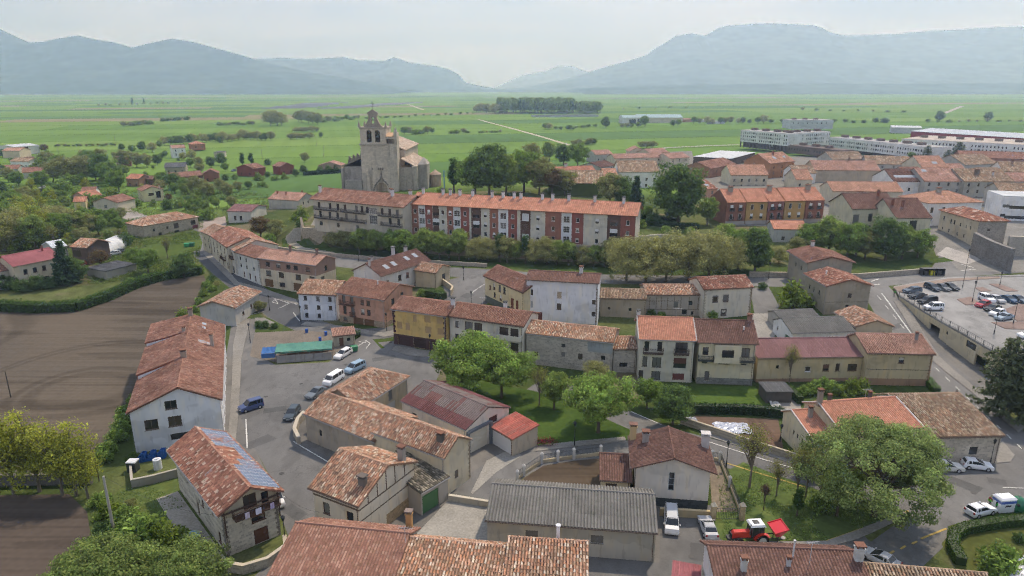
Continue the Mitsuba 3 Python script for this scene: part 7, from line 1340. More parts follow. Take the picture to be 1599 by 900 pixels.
for x, y, hh, lab in ((1503, 449, 9.5, 'tall dark pole at the back of the car park'), (1518, 472, 4.6, 'lamp post on the brick island of the car park'), (1582, 506, 5.2, 'lamp post by the pale blue saloon'), (1561, 446, 3.0, 'thin post of the frame at the back of the car park'), (1552, 522, 4.0, 'lamp post near the conifers')): lamp(x, y, hh, lab, z=DZ)
tag('goal_frame', 'long thin metal frame at the back of the car park', 'frame')
fa, fb = atz(1524, 447, DZ), atz(1600, 447, DZ); put('goal_frame', cat([tube([fa, fa + [0, 0, 2.6]], .06, 6), tube([fa + [0, 0, 2.6], fb + [0, 0, 2.6]], .06, 6), tube([fb, fb + [0, 0, 2.6]], .06, 6)]), 'matt', (.10, .09, .09))
def pole(px, py, h, label, r=.16, col=(.42, .41, .38), cross=True, name='utility_pole'):
    p = at(px, py); k = new(name); tag(k, label, 'pole'); put(k + '__shaft', tube([p - [0, 0, .3], p + [0, 0, h]], [r, r * .7], 8), 'plaster', col)
    if cross: put(k + '__insulators', cat([frame_box(p + [-.5, -.05, h - .4], [1.0, 0, 0], [0, .1, 0], [0, 0, .08])] + [cyl(p + [x, 0, h - .25], [0, 0, 1], .06, .2, 6) for x in (-.42, 0, .42)]), 'matt', (.2, .2, .2))
    return p + np.array([0, 0, h])
p1 = pole(178, 832, 8.2, 'pale concrete pole among the bushes in the lower left', .2, cross=False)
pole(17, 621, 5.2, 'thin dark wooden pole standing in the ploughed field', .10, (.09, .075, .06), False)
pole(155, 752, 4.0, 'leaning wooden post by the yellow poplars', .08, (.10, .08, .06), False)
for i, (x, y, hh) in enumerate(((92, 243, 9), (180, 224, 8), (495, 229, 11), (506, 247, 9), (906, 229, 10), (410, 252, 9), (296, 237, 9))): pole(x, y, hh, ('slim pole in the green field above the hamlet, first from the left', 'slim pole by the hamlet trees at the field edge', 'slim pole in the field left of the church', 'slim pole beside the low chalet', 'slim pole in the field beyond the old town', 'slim pole by the tall column poplars', 'pale pole in the middle of the hamlet')[i], .14, (.2, .18, .16), True)
p = at(694, 300, 0); k = new('blue_crane_pole'); tag(k, 'blue pole standing right of the church', 'pole'); put(k, tube([p, p + [0, 0, 9]], .22, 6), 'matt', (.10, .25, .5))
p2 = h_ = solar.P(0, solar.D * .7, 4.8)
def cable(a, b, sag, label, r=.018):
    k = new('overhead_cable'); tag(k, label, 'cable'); t = np.linspace(0, 1, 24)[:, None]; v = a + (b - a) * t; v[:, 2] -= sag * 4 * (t * (1 - t))[:, 0]; put(k, tube(v, r, 4), 'matt', (.05, .05, .05))
cable(p1, solar.P(0, 2, 5.6), 1.0, 'dark cable from the pale concrete pole to the stone house')
cable(solar.P(solar.L, 1, 5.6), at(500, 800, 4.5), .6, 'dark cable from the stone house to the half timbered house')
cable(at(612, 500, 6), at(523, 500, 6.2), .5, 'dark cable between the yellow and the pink house')
cable(at(700, 540, 5.2), at(1000, 575, 5.4), .8, 'dark cable along the fronts of the middle row')
# polytunnel
tf = local(134, 398, .18); tag('polytunnel', 'white plastic polytunnel next to the timber barn', 'polytunnel'); a = np.linspace(0, math.pi, 15)
arc = np.array([[3.6 * math.cos(t) + 3.6, 0, 3.4 * math.sin(t)] for t in a]); n_ = 9
v = np.vstack([arc + [.25 * j, 1.6 * j, 0] for j in range(n_)]); f = tris([[j * 15 + i, j * 15 + i + 1, (j + 1) * 15 + i + 1, (j + 1) * 15 + i] for j in range(n_ - 1) for i in range(14)])
put('polytunnel__plastic_cover', tf((v, f)), 'plaster', (.62, .65, .67)); put('polytunnel__hoops', tf(cat([tube(arc + [.25 * j, 1.6 * j - .01, .02], .05, 5) for j in (0, 2, 4, 6, 8)])), 'matt', (.5, .5, .5))
# plastic sheets on the beds, water tank, kennel, garden things
def rag(label, px, py, w, d, col, name='plastic_sheet', hgt=.25, mat='gloss'):
    p = at(px, py); rng = np.random.default_rng(int(px)); n = 16; q = np.stack(np.meshgrid(np.linspace(-w / 2, w / 2, n), np.linspace(-d / 2, d / 2, n), indexing='ij'), -1).reshape(-1, 2)
    z = hz(p[0] + q[:, 0], p[1] + q[:, 1]) + .07 + hgt * rng.random(len(q)) * (np.abs(q[:, 0]) < w * .49)
    k = new(name); tag(k, label, 'plastic sheet'); put(k, (np.column_stack([p[0] + q[:, 0] + rng.normal(0, .1, len(q)), p[1] + q[:, 1] + rng.normal(0, .1, len(q)), z]), tris([[i * n + j, (i + 1) * n + j, (i + 1) * n + j + 1, i * n + j + 1] for i in range(n - 1) for j in range(n - 1)])), mat, col)
rag('silvery plastic sheets over the allotment bed', 1144, 670, 5.8, 4.0, (.42, .45, .52)); rag('silvery plastic at the left end of the allotment', 1078, 656, 2.2, 1.4, (.40, .42, .45)); rag('pale gravel and plastic cover in the hedged garden, lower right', 1592, 893, 6, 5, (.42, .44, .48)); rag('row of white sheets along the drive beside the lawn', 1206, 628, 1.6, 7, (.58, .58, .55), hgt=.5, mat='plaster')
h = house('carport', 'low carport with a grey sheet roof at the end of the concrete drive', (1197, 612), (1240, 612), 2.3, 4.5, 'flat', 0, wall=pl((.12, .11, .1)), cover=('seam', 'slate'), ov=.2, cat_='carport')
for i, (x, y, c, lab) in enumerate(((209, 735, (.04, .045, .05), 'black water tank with a white lid at the corner of the long white house'), (247, 732, (.62, .64, .66), 'white plastic tank behind the concrete garden wall'))):
    p = at(x, y); k = new('water_tank'); tag(k, lab, 'tank'); put(k + '__body', cbox(p, (1.3, 1.2, 1.5)) if i == 0 else cyl(p + [0, 0, .8], [0, 0, 1], .6, 1.6, 14), 'gloss', c); put(k + '__lid', cbox(p + [0, 0, 1.5], (1.4, 1.3, .2)) if i == 0 else cyl(p + [0, 0, 1.68], [0, 0, 1], .3, .15, 10), 'matt', (.6, .62, .64))
tag('stacked_crates', 'blue crates stacked along the foot of the long white house', 'crate'); A_, B_ = at(218, 720), at(262, 712)
for i in range(9):
    q = A_ + (B_ - A_) * i / 9; q[2] = hz(q[0], q[1]); q0 = q.copy()
    for j in range(1 + i % 3):
        k = new('blue_crate'); tag(k, ('lowest blue crate' if j == 0 else 'middle blue crate' if j == 1 else 'topmost blue crate') + f' of the {ORD[i]} stack from the left, long white house', 'crate', 'crates behind the long white house'); c_ = q0 + [0, -.3, .5 * j]; put(k, cat([cbox(c_, (.62, .8, .06), .1)] + [cbox(c_ + [dx, dy, .02], s_, .1) for dx, dy, s_ in ((-.29, 0, (.05, .8, .43)), (.29, 0, (.05, .8, .43)), (0, -.38, (.6, .05, .43)), (0, .38, (.6, .05, .43)))]), 'matt', (.02, .10, .34))
del labels['stacked_crates']
p = at(851, 696); k = new('flower_bed'); tag(k, 'dark red roses climbing a low rail at the edge of the lawn', 'flowers'); rng = np.random.default_rng(5); c = p + rng.normal(0, 1, (700, 3)) * [1.0, .25, .3] + [0, 0, .75]; lf = leaf_cards(c, np.tile([0, 0, 1.], (700, 1)), .12, leaf_tone(700, (.20, .012, .05), rng, .4, (.05, .07, .02), .4), rng); put(k + '__blossoms', lf[:2], 'leaf', uv=lf[2]); put(k + '__rail', cat([tube([p + [x, 0, -.1], p + [x, 0, 1.0]], .05, 5) for x in (-1.2, 0, 1.2)] + [tube([p + [-1.2, 0, .9], p + [1.2, 0, .95]], .05, 5)]), 'matt', (.12, .08, .05))
p = solar.P(-1.6, 7, 0); k = new('garden_table'); tag(k, 'round bluish table on the paved strip beside the stone house', 'table'); put(k + '__top', cyl(p + [0, 0, .75], [0, 0, 1], 1.0, .06, 20), 'gloss', (.22, .36, .42)); put(k + '__leg', cat([tube([p + [x, y, 0], p + [x * .6, y * .6, .73]], .04, 5) for x in (-.6, .6) for y in (-.6, .6)]), 'matt', (.1, .1, .1))
kp = Polygon([solar.P(a, b, 0)[:2] for a, b in ((-2.6, -1), (.4, -1), (.4, solar.D - 1), (-2.4, solar.D - 1))]); kerbed('pavement', kp, .1, 'gravel', (.36, .33, .28), 'paved strip along the stone house with solar panels')
for nm, ttl in (('antenna', 'thin television aerial on the brown roof at the bottom right'),):
    p = at(1264, 880, 7.5); k = new(nm); tag(k, ttl, 'aerial'); put(k, cat([tube([p, p + [0, 0, 2.6]], .035, 5), tube([p + [-.5, 0, 2.5], p + [.8, .2, 2.5]], .03, 4)] + [tube([p + [x, -.3, 2.5], p + [x, .3, 2.5]], .015, 4) for x in (-.4, -.1, .2, .5)]), 'matt', (.55, .55, .55))
# people
def person(px, py, ang, top, trouser, label, z=None, h=1.72, stride=.18):
    import manifold3d as m3
    p = at(px, py) if z is None else atz(px, py, z)
    def ball(c, r): return m3.Manifold.sphere(r, 12).translate(list(map(float, c)))
    J = {'hip': (0, 0, .92), 'chest': (0, 0, 1.28), 'neck': (0, 0, 1.46), 'head': (.02, 0, 1.60)}
    bones = [((0, .09, .93), .125, (0, .1, 1.3), .15), ((0, -.09, .93), .125, (0, -.1, 1.3), .15), ((0, .09, .93), .12, (0, -.09, .93), .12), ((0, .14, 1.36), .09, (0, -.14, 1.36), .09), ((0, 0, 1.38), .07, (.01, 0, 1.5), .055), ((.0, 0, 1.58), .095, (.03, 0, 1.63), .09), ((.09, 0, 1.59), .03, (.10, 0, 1.585), .02)]
    for s in (-1, 1):
        f = s * stride
        bones += [((0, s * .09, .9), .10, (f * .55 + .03, s * .09, .5), .065), ((f * .55 + .03, s * .09, .5), .062, (f, s * .09, .09), .042), ((f - .03, s * .09, .05), .045, (f + .17, s * .1, .035), .032)]
        bones += [((0, s * .2, 1.38), .06, (-f * .4, s * .25, 1.1), .045), ((-f * .4, s * .25, 1.1), .042, (-f * .8 + .06, s * .24, .86), .03), ((-f * .8 + .06, s * .24, .86), .03, (-f * .8 + .1, s * .24, .76), .022)]
    body = m3.Manifold.batch_boolean([m3.Manifold.batch_hull([ball(a, r), ball(b, q)]) for a, r, b, q in bones], m3.OpType.Add)
    g = body.to_mesh(); v = np.array(g.vert_properties[:, :3]) * (h / 1.72); f = np.array(g.tri_verts)
    c = np.where(v[:, 2:3] < .95 * h / 1.72, np.array(trouser), np.array(top)); c = np.where((v[:, 2:3] > 1.5 * h / 1.72) | ((v[:, 2:3] < .84) & (np.abs(v[:, 1:2]) > .2)), np.array([.42, .27, .19]), c); c = np.where((v[:, 2:3] > 1.64 * h / 1.72), np.array([.05, .035, .025]), c)
    ca, sa = math.cos(ang), math.sin(ang); k = new('person'); tag(k, label, 'person')
    put(k, (np.column_stack([p[0] + ca * v[:, 0] - sa * v[:, 1], p[1] + sa * v[:, 0] + ca * v[:, 1], p[2] + v[:, 2] + .02]), f), 'plaster', uv=enc(c))
person(1544, 792, 0, (.25, .06, .06), (.05, .05, .07), 'person in a dark red top standing left of the white recycling container')
person(1556, 799, 1.2, (.05, .05, .06), (.04, .04, .05), 'person in dark clothes at the front of the white recycling container')
person(1396, 462, 1.0, (.16, .10, .09), (.06, .05, .05), 'person walking on the pavement at the corner of the car park')
person(1492, 622, 2.0, (.06, .06, .07), (.03, .03, .04), 'person in dark clothes walking up the sloping street')
# ------------------------------------------------------------------ trees, bushes and hedges
tree('plane', 735, 614, 13.5, 'leafy green tree in front of the cream row house, left of a pair', rot=10)
tree('plane', 783, 622, 12.0, 'leafy green tree in front of the rubble barn, right of a pair', rot=130)
tree('sparse', 842, 634, 9.0, 'thin leaved young tree between the leafy pair and the big lawn tree'); tree('round_b', 865, 640, 8.0, 'light green young tree left of the big lawn tree')
tree('plane', 934, 676, 12.2, 'big leafy tree at the tip of the mown lawn', rot=200)
tree('pale', 930, 600, 5.6, 'small silvery green tree at the foot of the stone annexe')
tree('round', 1010, 638, 6.6, 'round headed young tree on the bright lawn'); tree('dark', 1050, 664, 8.6, 'dense dark tree at the corner of the bright lawn')
tree('sparse', 1170, 762, 11.5, 'bare branched tree with first leaves on the green', wide=1.1); tree('sparse', 1212, 775, 6.5, 'thin sapling between the bare tree and the big green tree'); tree('sparse', 1243, 782, 9.5, 'leaning thin tree beside the big green tree'); tree('sparse', 1258, 776, 8.5, 'thin tree touching the left of the big green tree')
tree('sparse', 1232, 600, 9.5, 'slender tree with a few yellow leaves before the long yellowish building', wide=.8)
tree('twigs', 1192, 797, 4.6, 'dead brown shrub on the green near the tractor')
tree('hero', 1364, 806, 15.6, 'very big light green tree on the green, largest in the picture', rot=35)
tree('round_b', 1306, 806, 8.5, 'smaller green tree under the left side of the very big one'); tree('bush', 1280, 800, 3.2, 'shrub at the left foot of the very big tree'); tree('column', 1244, 806, 5.0, 'ivy clad post like shrub on the green')
tree('cedar', 1562, 652, 15.5, 'dark conifer at the right edge in front of the car park', wide=.95); tree('cedar', 1590, 660, 13.5, 'second dark conifer at the right edge, behind the first')
tree('bush_y', 1238, 478, 7.6, 'bright yellow green bush beside the two grey stone houses', wide=1.0); tree('bush_d', 1190, 452, 2.4, 'dark clipped ball shrub by the yard')
for i, (x, y, h_) in enumerate(((978, 441, 14.0), (1008, 443, 14.5), (1040, 440, 15.5), (1074, 438, 15.0), (1106, 436, 15), (1130, 432, 13))): tree('pale', x, y, h_, 'pale yellowish willow behind the old houses', 'pale willows behind the old houses')
tree('round', 1045, 408, 8, 'green tree rising behind the pale willows')
for i, (x, y, h_, kd) in enumerate(((1152, 422, 14, 'round'), (1178, 426, 15, 'dark'), (1130, 408, 13, 'round_b'), (1104, 352, 11, 'round_b'))): tree(kd, x, y, h_, ('green tree left of the low graffiti walled house', 'dense green tree hiding the low graffiti walled house', 'green tree below the brick red end house', 'round tree beside the big dark one')[i])
tree('pale', 1216, 412, 6, 'thin pale shrub before the graffiti wall')
for i, (x, y, h_, kd) in enumerate(((1268, 398, 12, 'round'), (1293, 402, 14, 'round_b'), (1322, 405, 13.0, 'round'), (1350, 405, 11, 'olive'), (1382, 407, 15.0, 'dark'), (1408, 405, 11, 'round_b'), (1432, 403, 10.5, 'round'), (1245, 404, 8, 'olive'), (1336, 400, 12, 'dark'))): tree(kd, x, y, h_, 'leafy tree below the brown roofed flats', 'leafy trees below the brown roofed flats')
tree('dark', 1058, 352, 24.5, 'huge dark green tree towering over the old town', rot=50, wide=1.02)
tree('spruce', 992, 334, 14.5, 'dark conifer in the garden left of the huge tree', wide=1.2); tree('bush_d', 1022, 350, 5, 'dark shrub below the huge tree'); tree('round', 1010, 344, 6, 'garden tree right of the orange apartments'); tree('bush_y', 1003, 356, 3.2, 'yellow green shrub at the end of the orange apartments'); tree('bush', 1042, 366, 4, 'shrub on the slope below the huge tree'); tree('bush', 1075, 368, 4, 'shrub on the slope right of the huge tree')
hedge([(998, 352), (1090, 357)], 2.5, 1.8, 'dark clipped hedge below the huge tree', (.035, .07, .02)); hedge([(1000, 344), (1060, 346)], 2.5, 1.8, 'second dark hedge higher up below the huge tree', (.03, .06, .018))
for x, y, h_, kd, lab in ((742, 306, 19, 'round', 'green tree behind the orange roof, left of the dark one'), (764, 306, 24, 'dark', 'big dark tree right of the church'), (790, 306, 19, 'round_b', 'green tree right of the big dark one'), (709, 304, 18, 'column', 'slim poplar next to the blue pole'), (818, 302, 21, 'round', 'green tree behind the middle of the orange roof'), (842, 304, 18, 'olive', 'brownish tree left of the ivy covered house'), (862, 306, 14, 'rusty', 'russet tree in front of the ivy covered house'), (882, 306, 13, 'olive', 'olive tree in front of the ivy covered house'), (902, 262, 17, 'round', 'tree at the end of the pale track'), (880, 258, 15, 'dark', 'dark tree behind the ivy covered house'), (858, 254, 15, 'round_b', 'light tree at the field edge behind the ivy house'), (830, 256, 15, 'olive', 'olive tree at the field edge'), (952, 320, 15, 'olive', 'greyish tree right of the ivy covered house'), (970, 322, 13, 'dark', 'pale shrub right of the ivy covered house'), (735, 268, 9, 'rusty', 'russet bushes right of the church apse'), (690, 306, 5, 'bush', 'shrub at the foot of the church chapel')): tree(kd, x, y, h_, lab)
tree('column', 615, 220, 9, 'dark cypress in the field behind the belfry')
ws_ = np.linspace(0, 1, 21)
for i, t in enumerate(ws_):
    x = 655 + (960 - 655) * t + random.uniform(-4, 4); y = 404 + 14 * t
    tree(random.choice(['round_b', 'pale', 'olive', 'column', 'round_b']), x, y, random.uniform(6.5, 11), 'young tree of the row under the retaining wall', 'young trees along the retaining wall')
for x, y, h_, kd in ((538, 393, 8.5, 'olive'), (562, 398, 9.5, 'round_b'), (588, 400, 9.5, 'round_b'), (612, 402, 10, 'round'), (632, 404, 11, 'round'), (600, 372, 8, 'dark'), (520, 386, 6.5, 'pale'), (650, 402, 9, 'round'), (574, 392, 8, 'pale')): tree(kd, x, y, h_, 'leafy tree below the dark apartment balconies', 'leafy trees below the balconies')
tree('rusty', 408, 376, 10.5, 'russet brown tree on the grass slope above the left street', wide=1.1); tree('olive', 432, 374, 8.5, 'olive tree right of the russet one'); tree('round', 425, 388, 6, 'low green tree in front of the russet one'); tree('bush_y', 470, 346, 6.4, 'bright yellow green round tree at the end of the brown roofed apartments'); tree('bush_d', 468, 354, 3, 'dark shrub under the bright yellow green tree')
tree('round', 232, 428, 9.0, 'round green tree by the field hedge, left of two'); tree('dark', 288, 434, 8.6, 'round dark tree by the field hedge, right of two'); tree('sparse', 262, 404, 8, 'thin bare tree between the two round ones'); tree('round', 210, 412, 6, 'small green tree by the flat roofed shed'); tree('rusty', 158, 420, 7, 'flowering russet tree by the flat roofed shed')
tree('spruce', 104, 444, 13.0, 'dark spruce in front of the pink roofed farmhouse', wide=1.25); tree('dark', 120, 440, 8, 'dark tree right of the spruce')
for x, y, h_ in ((20, 452, 4.6), (38, 456, 4.2), (58, 452, 5), (80, 450, 4.0), (2, 452, 5)): tree('bush_d', x, y, h_, 'dark green bush in the hedge bank before the farmhouse', 'dark bushes before the farmhouse')
hedge([(-60, 481), (0, 484), (60, 487), (120, 485), (165, 470), (215, 448), (262, 434), (316, 427)], 2.6, 2.2, 'long thick hedge along the far edge of the ploughed field', (.048, .085, .018), dens=16, size=.26, rough=.25)
for x, y in ((180, 462), (205, 446), (232, 440), (255, 436), (276, 433), (300, 430), (312, 426)): tree('bush', x, y, random.uniform(2.6, 3.6), 'bush growing in the long field hedge', 'bushes in the long field hedge')
tree('bush_y', 290, 508, 5.0, 'bright green bush at the corner of the ploughed field'); tree('bush', 280, 522, 2.6, 'low bush below the bright green one')
for x, y, h_, kd in ((322, 448, 2.8, 'bush'), (332, 455, 2.4, 'bush'), (318, 462, 2.6, 'bush_y'), (312, 474, 2.4, 'bush'), (330, 440, 2.4, 'bush_d'), (338, 448, 2, 'pale'), (305, 486, 2.4, 'bush')): tree(kd, x, y, h_, 'bush on the bank of the left street', 'bushes on the bank of the left street')
for x, y, h_ in ((404, 487, 2.6), (396, 482, 2.4), (412, 484, 2.0)): tree('olive' if x > 400 else 'bush', x, y, h_ * 1.3, 'shrub on the grassy traffic corner', 'shrubs on the grassy traffic corner')
for x, y, h_ in ((404, 511, 2.0), (415, 512, 2.2), (428, 513, 1.8)): tree('bush_d', x, y, h_, 'low spreading shrub at the end of the gravel lot', 'low shrubs at the end of the gravel lot')
hedge([(538, 538), (560, 525)], 1.2, 1.5, 'rough hedge between the small hut and the square', (.05, .08, .02)); hedge([(668, 462), (694, 468)], 2.2, 1.8, 'garden hedge between the white house and the yellow one', (.06, .10, .025)); tree('bush', 660, 464, 3, 'garden shrub beside the white house'); tree('bush', 876, 502, 3.6, 'dark bush growing against the white barn'); tree('bush', 938, 590, 3, 'shrub at the foot of the rubble barn'); tree('bush_d', 1018, 497, 2.6, 'bush at the foot of the half timbered old house'); tree('bush', 1034, 498, 2.4, 'second bush at the foot of the half timbered old house'); tree('bush', 1113, 498, 3, 'bush at the foot of the tall cream house')
hedge([(1078, 645), (1160, 646), (1224, 652)], 1.3, 1.7, 'straight clipped hedge behind the allotment', (.022, .048, .014)); hedge([(1228, 612), (1250, 632)], 1.2, 1.6, 'clipped hedge along the concrete drive', (.045, .085, .02)); hedge([(1446, 598), (1462, 616)], 1.4, 1.3, 'short clipped hedge at the corner of the beige house', (.05, .10, .015))
for x, y, h_ in ((1268, 612, 3.4), (1288, 614, 4.0), (1330, 614, 3.6), (1345, 614, 3.4), (1310, 618, 2.2), (1256, 618, 2.6)): tree('bush' if x < 1300 else 'bush_y', x, y, h_, 'shrub in the bed below the long yellowish building', 'shrubs below the long yellowish building')
tree('olive', 1262, 740, 5.5, 'thin olive shrub at the end of the allotment wall')
hedge([(1500, 884), (1486, 858), (1488, 842), (1504, 832), (1560, 822), (1680, 812)], 1.3, 1.2, 'U shaped clipped hedge of the garden at the lower right', (.050, .088, .018), dens=50, size=.11, rough=.04); tree('bush', 1552, 888, 4.6, 'round garden bush inside the clipped hedge', wide=1.1); tree('bush_d', 1590, 846, 1.6, 'low grey green shrub inside the clipped hedge')
# poplars and trees of the lower left
for i, (x, y, h_) in enumerate(((22, 772, 15.5), (62, 768, 14.5), (98, 774, 14.0), (120, 774, 13.2), (138, 778, 11.0), (-20, 770, 15))): tree('poplar', x, y, h_, 'yellow green poplar by the dry stone wall', 'yellow green poplars by the dry stone wall', wide=.95)
tree('walnut', 172, 955, 9.8, 'broad round tree at the bottom left edge', rot=20); tree('walnut', 302, 940, 8.4, 'second broad round tree at the bottom edge, nearer the stone house', rot=100); tree('walnut', 118, 975, 7.6, 'broad tree in the bottom left corner', rot=240)
for x, y, h_, kd, lab in ((228, 842, 5.4, 'bush', 'large round bush behind the pale concrete pole'), (264, 852, 4.2, 'bush_y', 'light green bush right of the large round one'), (196, 822, 3.6, 'bush', 'bush at the foot of the pale concrete pole'), (170, 806, 3.0, 'bush_y', 'yellow green bush left of the pale concrete pole'), (158, 790, 2.6, 'bush', 'bush at the end of the dry stone wall'), (205, 800, 2.4, 'olive', 'small shrub in the garden grass'), (215, 880, 3, 'bush', 'bush under the broad round trees'), (160, 838, 2.6, 'bush_d', 'dark bush at the edge of the small ploughed plot')): tree(kd, x, y, h_, lab)
for x, y, h_ in ((160, 724, 2.6), (170, 706, 2.8), (180, 692, 3.0), (186, 676, 3.0), (194, 662, 2.8), (198, 646, 2.6), (206, 630, 2.4)): tree(random.choice(['bush', 'bush_y']), x, y, h_, 'bush on the strip beside the long white house', 'bushes beside the long white house')
# hamlet greenery
H_ = [(-10, 398, 13, 'poplar'), (8, 392, 14, 'poplar'), (24, 388, 14, 'pale'), (40, 384, 15, 'poplar'), (56, 390, 12, 'round_b'), (70, 380, 14, 'poplar'), (86, 372, 12, 'pale'), (96, 378, 11, 'round'), (110, 374, 11, 'olive'), (124, 372, 10, 'round_b'), (140, 370, 9, 'olive'), (154, 368, 8, 'round'), (10, 360, 12, 'round'), (30, 352, 12, 'poplar'), (50, 345, 11, 'poplar'), (70, 340, 10, 'poplar'), (90, 345, 9, 'round_b'), (20, 330, 10, 'round'), (40, 320, 9, 'olive'), (60, 318, 8, 'poplar'), (84, 322, 8, 'poplar'), (104, 330, 7, 'round_b'), (5, 310, 9, 'dark'), (175, 352, 7, 'round'), (190, 345, 6, 'olive'), (186, 362, 6, 'round'), (172, 380, 5, 'round_b'), (196, 384, 5, 'bush_d'), (150, 340, 5, 'bush'), (132, 346, 6, 'round')]
H_ += [(84, 284, 10, 'olive'), (104, 286, 12, 'olive'), (96, 272, 10, 'round'), (120, 280, 11, 'olive'), (136, 284, 12, 'olive'), (150, 282, 10, 'dark'), (164, 286, 13, 'dark'), (176, 290, 11, 'round'), (186, 300, 9, 'round'), (74, 262, 9, 'olive'), (70, 240, 9, 'rusty'), (56, 240, 7, 'dark'), (140, 262, 10, 'round'), (158, 256, 9, 'olive'), (130, 250, 8, 'pale'), (196, 262, 10, 'olive'), (214, 262, 11, 'olive'), (230, 262, 10, 'olive'), (246, 258, 8, 'dark'), (206, 240, 8, 'round'), (222, 236, 9, 'dark'), (238, 238, 9, 'pale'), (250, 232, 8, 'round_b'), (190, 236, 7, 'dark'), (258, 246, 6, 'round'), (300, 250, 8, 'pale'), (310, 262, 8, 'olive'), (298, 262, 7, 'round'), (286, 250, 6, 'pale'), (330, 262, 8, 'dark'), (346, 258, 9, 'dark'), (352, 268, 6, 'round'), (256, 292, 9, 'round'), (272, 296, 9, 'dark'), (290, 300, 8, 'round'), (308, 308, 11, 'olive'), (326, 312, 9, 'olive'), (344, 302, 8, 'olive'), (356, 310, 8, 'olive'), (372, 300, 6, 'olive'), (388, 296, 5, 'round'), (362, 326, 6, 'olive'), (338, 326, 5, 'round_b'), (300, 326, 5, 'round'), (282, 324, 5, 'bush'), (320, 330, 5, 'bush_y'), (262, 328, 5, 'bush_d'), (240, 322, 3, 'bush_y'), (404, 282, 5, 'bush_y'), (418, 278, 4, 'dark'), (430, 282, 4, 'bush'), (444, 280, 4, 'bush_y'), (462, 276, 5, 'dark'), (474, 272, 6, 'dark'), (476, 254, 8, 'olive'), (418, 258, 5, 'bush_d'), (404, 264, 4, 'rusty'), (396, 272, 4, 'rusty'), (368, 280, 4, 'bush'), (352, 282, 4, 'bush_d'), (410, 292, 4, 'bush'), (500, 272, 5, 'dark'), (512, 270, 5, 'dark'), (526, 268, 5, 'dark'), (214, 322, 4, 'bush'), (196, 316, 5, 'round'), (14, 285, 9, 'olive'), (30, 292, 9, 'round'), (50, 300, 8, 'poplar'), (66, 296, 8, 'round'), (2, 276, 8, 'dark'), (24, 240, 8, 'dark'), (4, 246, 7, 'dark'), (20, 256, 5, 'round'), (-10, 330, 12, 'poplar'), (-14, 365, 13, 'round')]
H_ = [(x, y, h_ * (1.45 if 60 < x < 205 and 250 < y < 302 else 1.1), kd) for x, y, h_, kd in H_]
HK = []
for x, y in [(random.uniform(-10, 190), random.uniform(300, 395)) for _ in range(60)] + [(random.uniform(60, 400), random.uniform(245, 330)) for _ in range(75)] + [(random.uniform(180, 330), random.uniform(318, 345)) for _ in range(16)]:
    if min((m[0] - x) ** 2 / 4 + (m[1] + 6 - y) ** 2 for m in MARKS) > 90 and not (x > 350 and y > 290) and not (160 < x < 260 and 316 < y < 350): H_.append((x, y, random.uniform(4, 10) if x < 210 else random.uniform(3, 7), random.choice(['round', 'olive', 'pale', 'bush', 'bush_y', 'poplar', 'round_b', 'poplar', 'sparse'])))
for x, y, h_, kd in H_: HK.append(tree(kd, x, y, h_, by_mark(x, y, {'poplar': 'yellow green poplar', 'pale': 'pale tree', 'olive': 'olive green tree', 'dark': 'dark tree', 'rusty': 'russet tree', 'round': 'green tree', 'round_b': 'light green tree', 'bush': 'green bush', 'bush_d': 'dark bush', 'bush_y': 'yellow green bush', 'sparse': 'bare tree'}[kd]), 'trees and bushes of the hamlet'))
ordered(HK, [q[0] for q in H_])
tree('blossom', 284, 323, 4.2, 'round bush in pink blossom in the hamlet'); tree('rusty', 264, 316, 5, 'red leaved tree beside the cream house with the recessed balcony')
tree('column', 379, 262, 12, 'tall slim poplar in the meadow, left of two'); tree('column', 393, 260, 11, 'tall slim poplar in the meadow, right of two', wide=1.2)
hedge([(474, 274), (505, 272), (536, 270)], 3, 2.4, 'clipped dark hedge in front of the low chalet', (.025, .048, .015), dens=8, size=.4)
# dark trees over the old town
for x, y, h_, kd, lab in ((1446, 252, 12, 'cedar', 'dark cedar over the old town, left of a group'), (1462, 250, 10, 'cedar', 'dark cedar over the old town, middle of a group'), (1494, 254, 15, 'cedar', 'tallest dark cedar over the old town'), (1478, 256, 10, 'cedar', 'dark cedar over the old town, beside the tallest'), (1422, 250, 7, 'round', 'light green tree over the old town')): tree(kd, x, y, h_, lab)
# far trees and hedgerows of the valley
def row(px0, px1, n, hmin, hmax, kinds, label, group, jit=2.0):
    ks = []
    for i in range(n):
        t = (i + .5) / n; x = px0[0] + (px1[0] - px0[0]) * t + random.uniform(-jit, jit); y = px0[1] + (px1[1] - px0[1]) * t
        ks.append(tree(random.choice(kinds), x, y, random.uniform(hmin, hmax), label, group, wide=1.5 if hmax < 12 else 1.1))
    ordered(ks, range(n))
row((845, 202), (900, 204), 6, 5, 10, ['dark', 'round', 'pale'], 'far bush on the field edge right of the pale track', 'far bushes right of the pale track')
row((888, 200), (932, 199), 5, 4, 6, ['olive', 'bush', 'round'], 'low far bush left of the tall field tree', 'low bushes left of the tall field tree')
tree('dark', 946, 200, 18, 'tall dark tree standing alone in the fields'); tree('round', 1007, 199, 19, 'round tree in front of the big farm hall'); row((968, 200), (998, 199), 4, 6, 9, ['olive', 'bush', 'round'], 'bush in front of the big farm hall', 'bushes before the farm hall'); row((1046, 198), (1062, 197), 2, 10, 13, ['dark', 'round'], 'bush at the right end of the big farm hall', 'bushes right of the farm hall')
row((1080, 194), (1196, 193), 12, 8, 17, ['dark', 'round', 'olive', 'pale'], 'tree in the belt right of the big farm hall', 'trees of the belt beyond the white blocks'); row((1196, 193), (1390, 192), 12, 5, 10, ['dark', 'round', 'bush_d'], 'far tree behind the white blocks', 'trees of the far belt behind the white blocks')
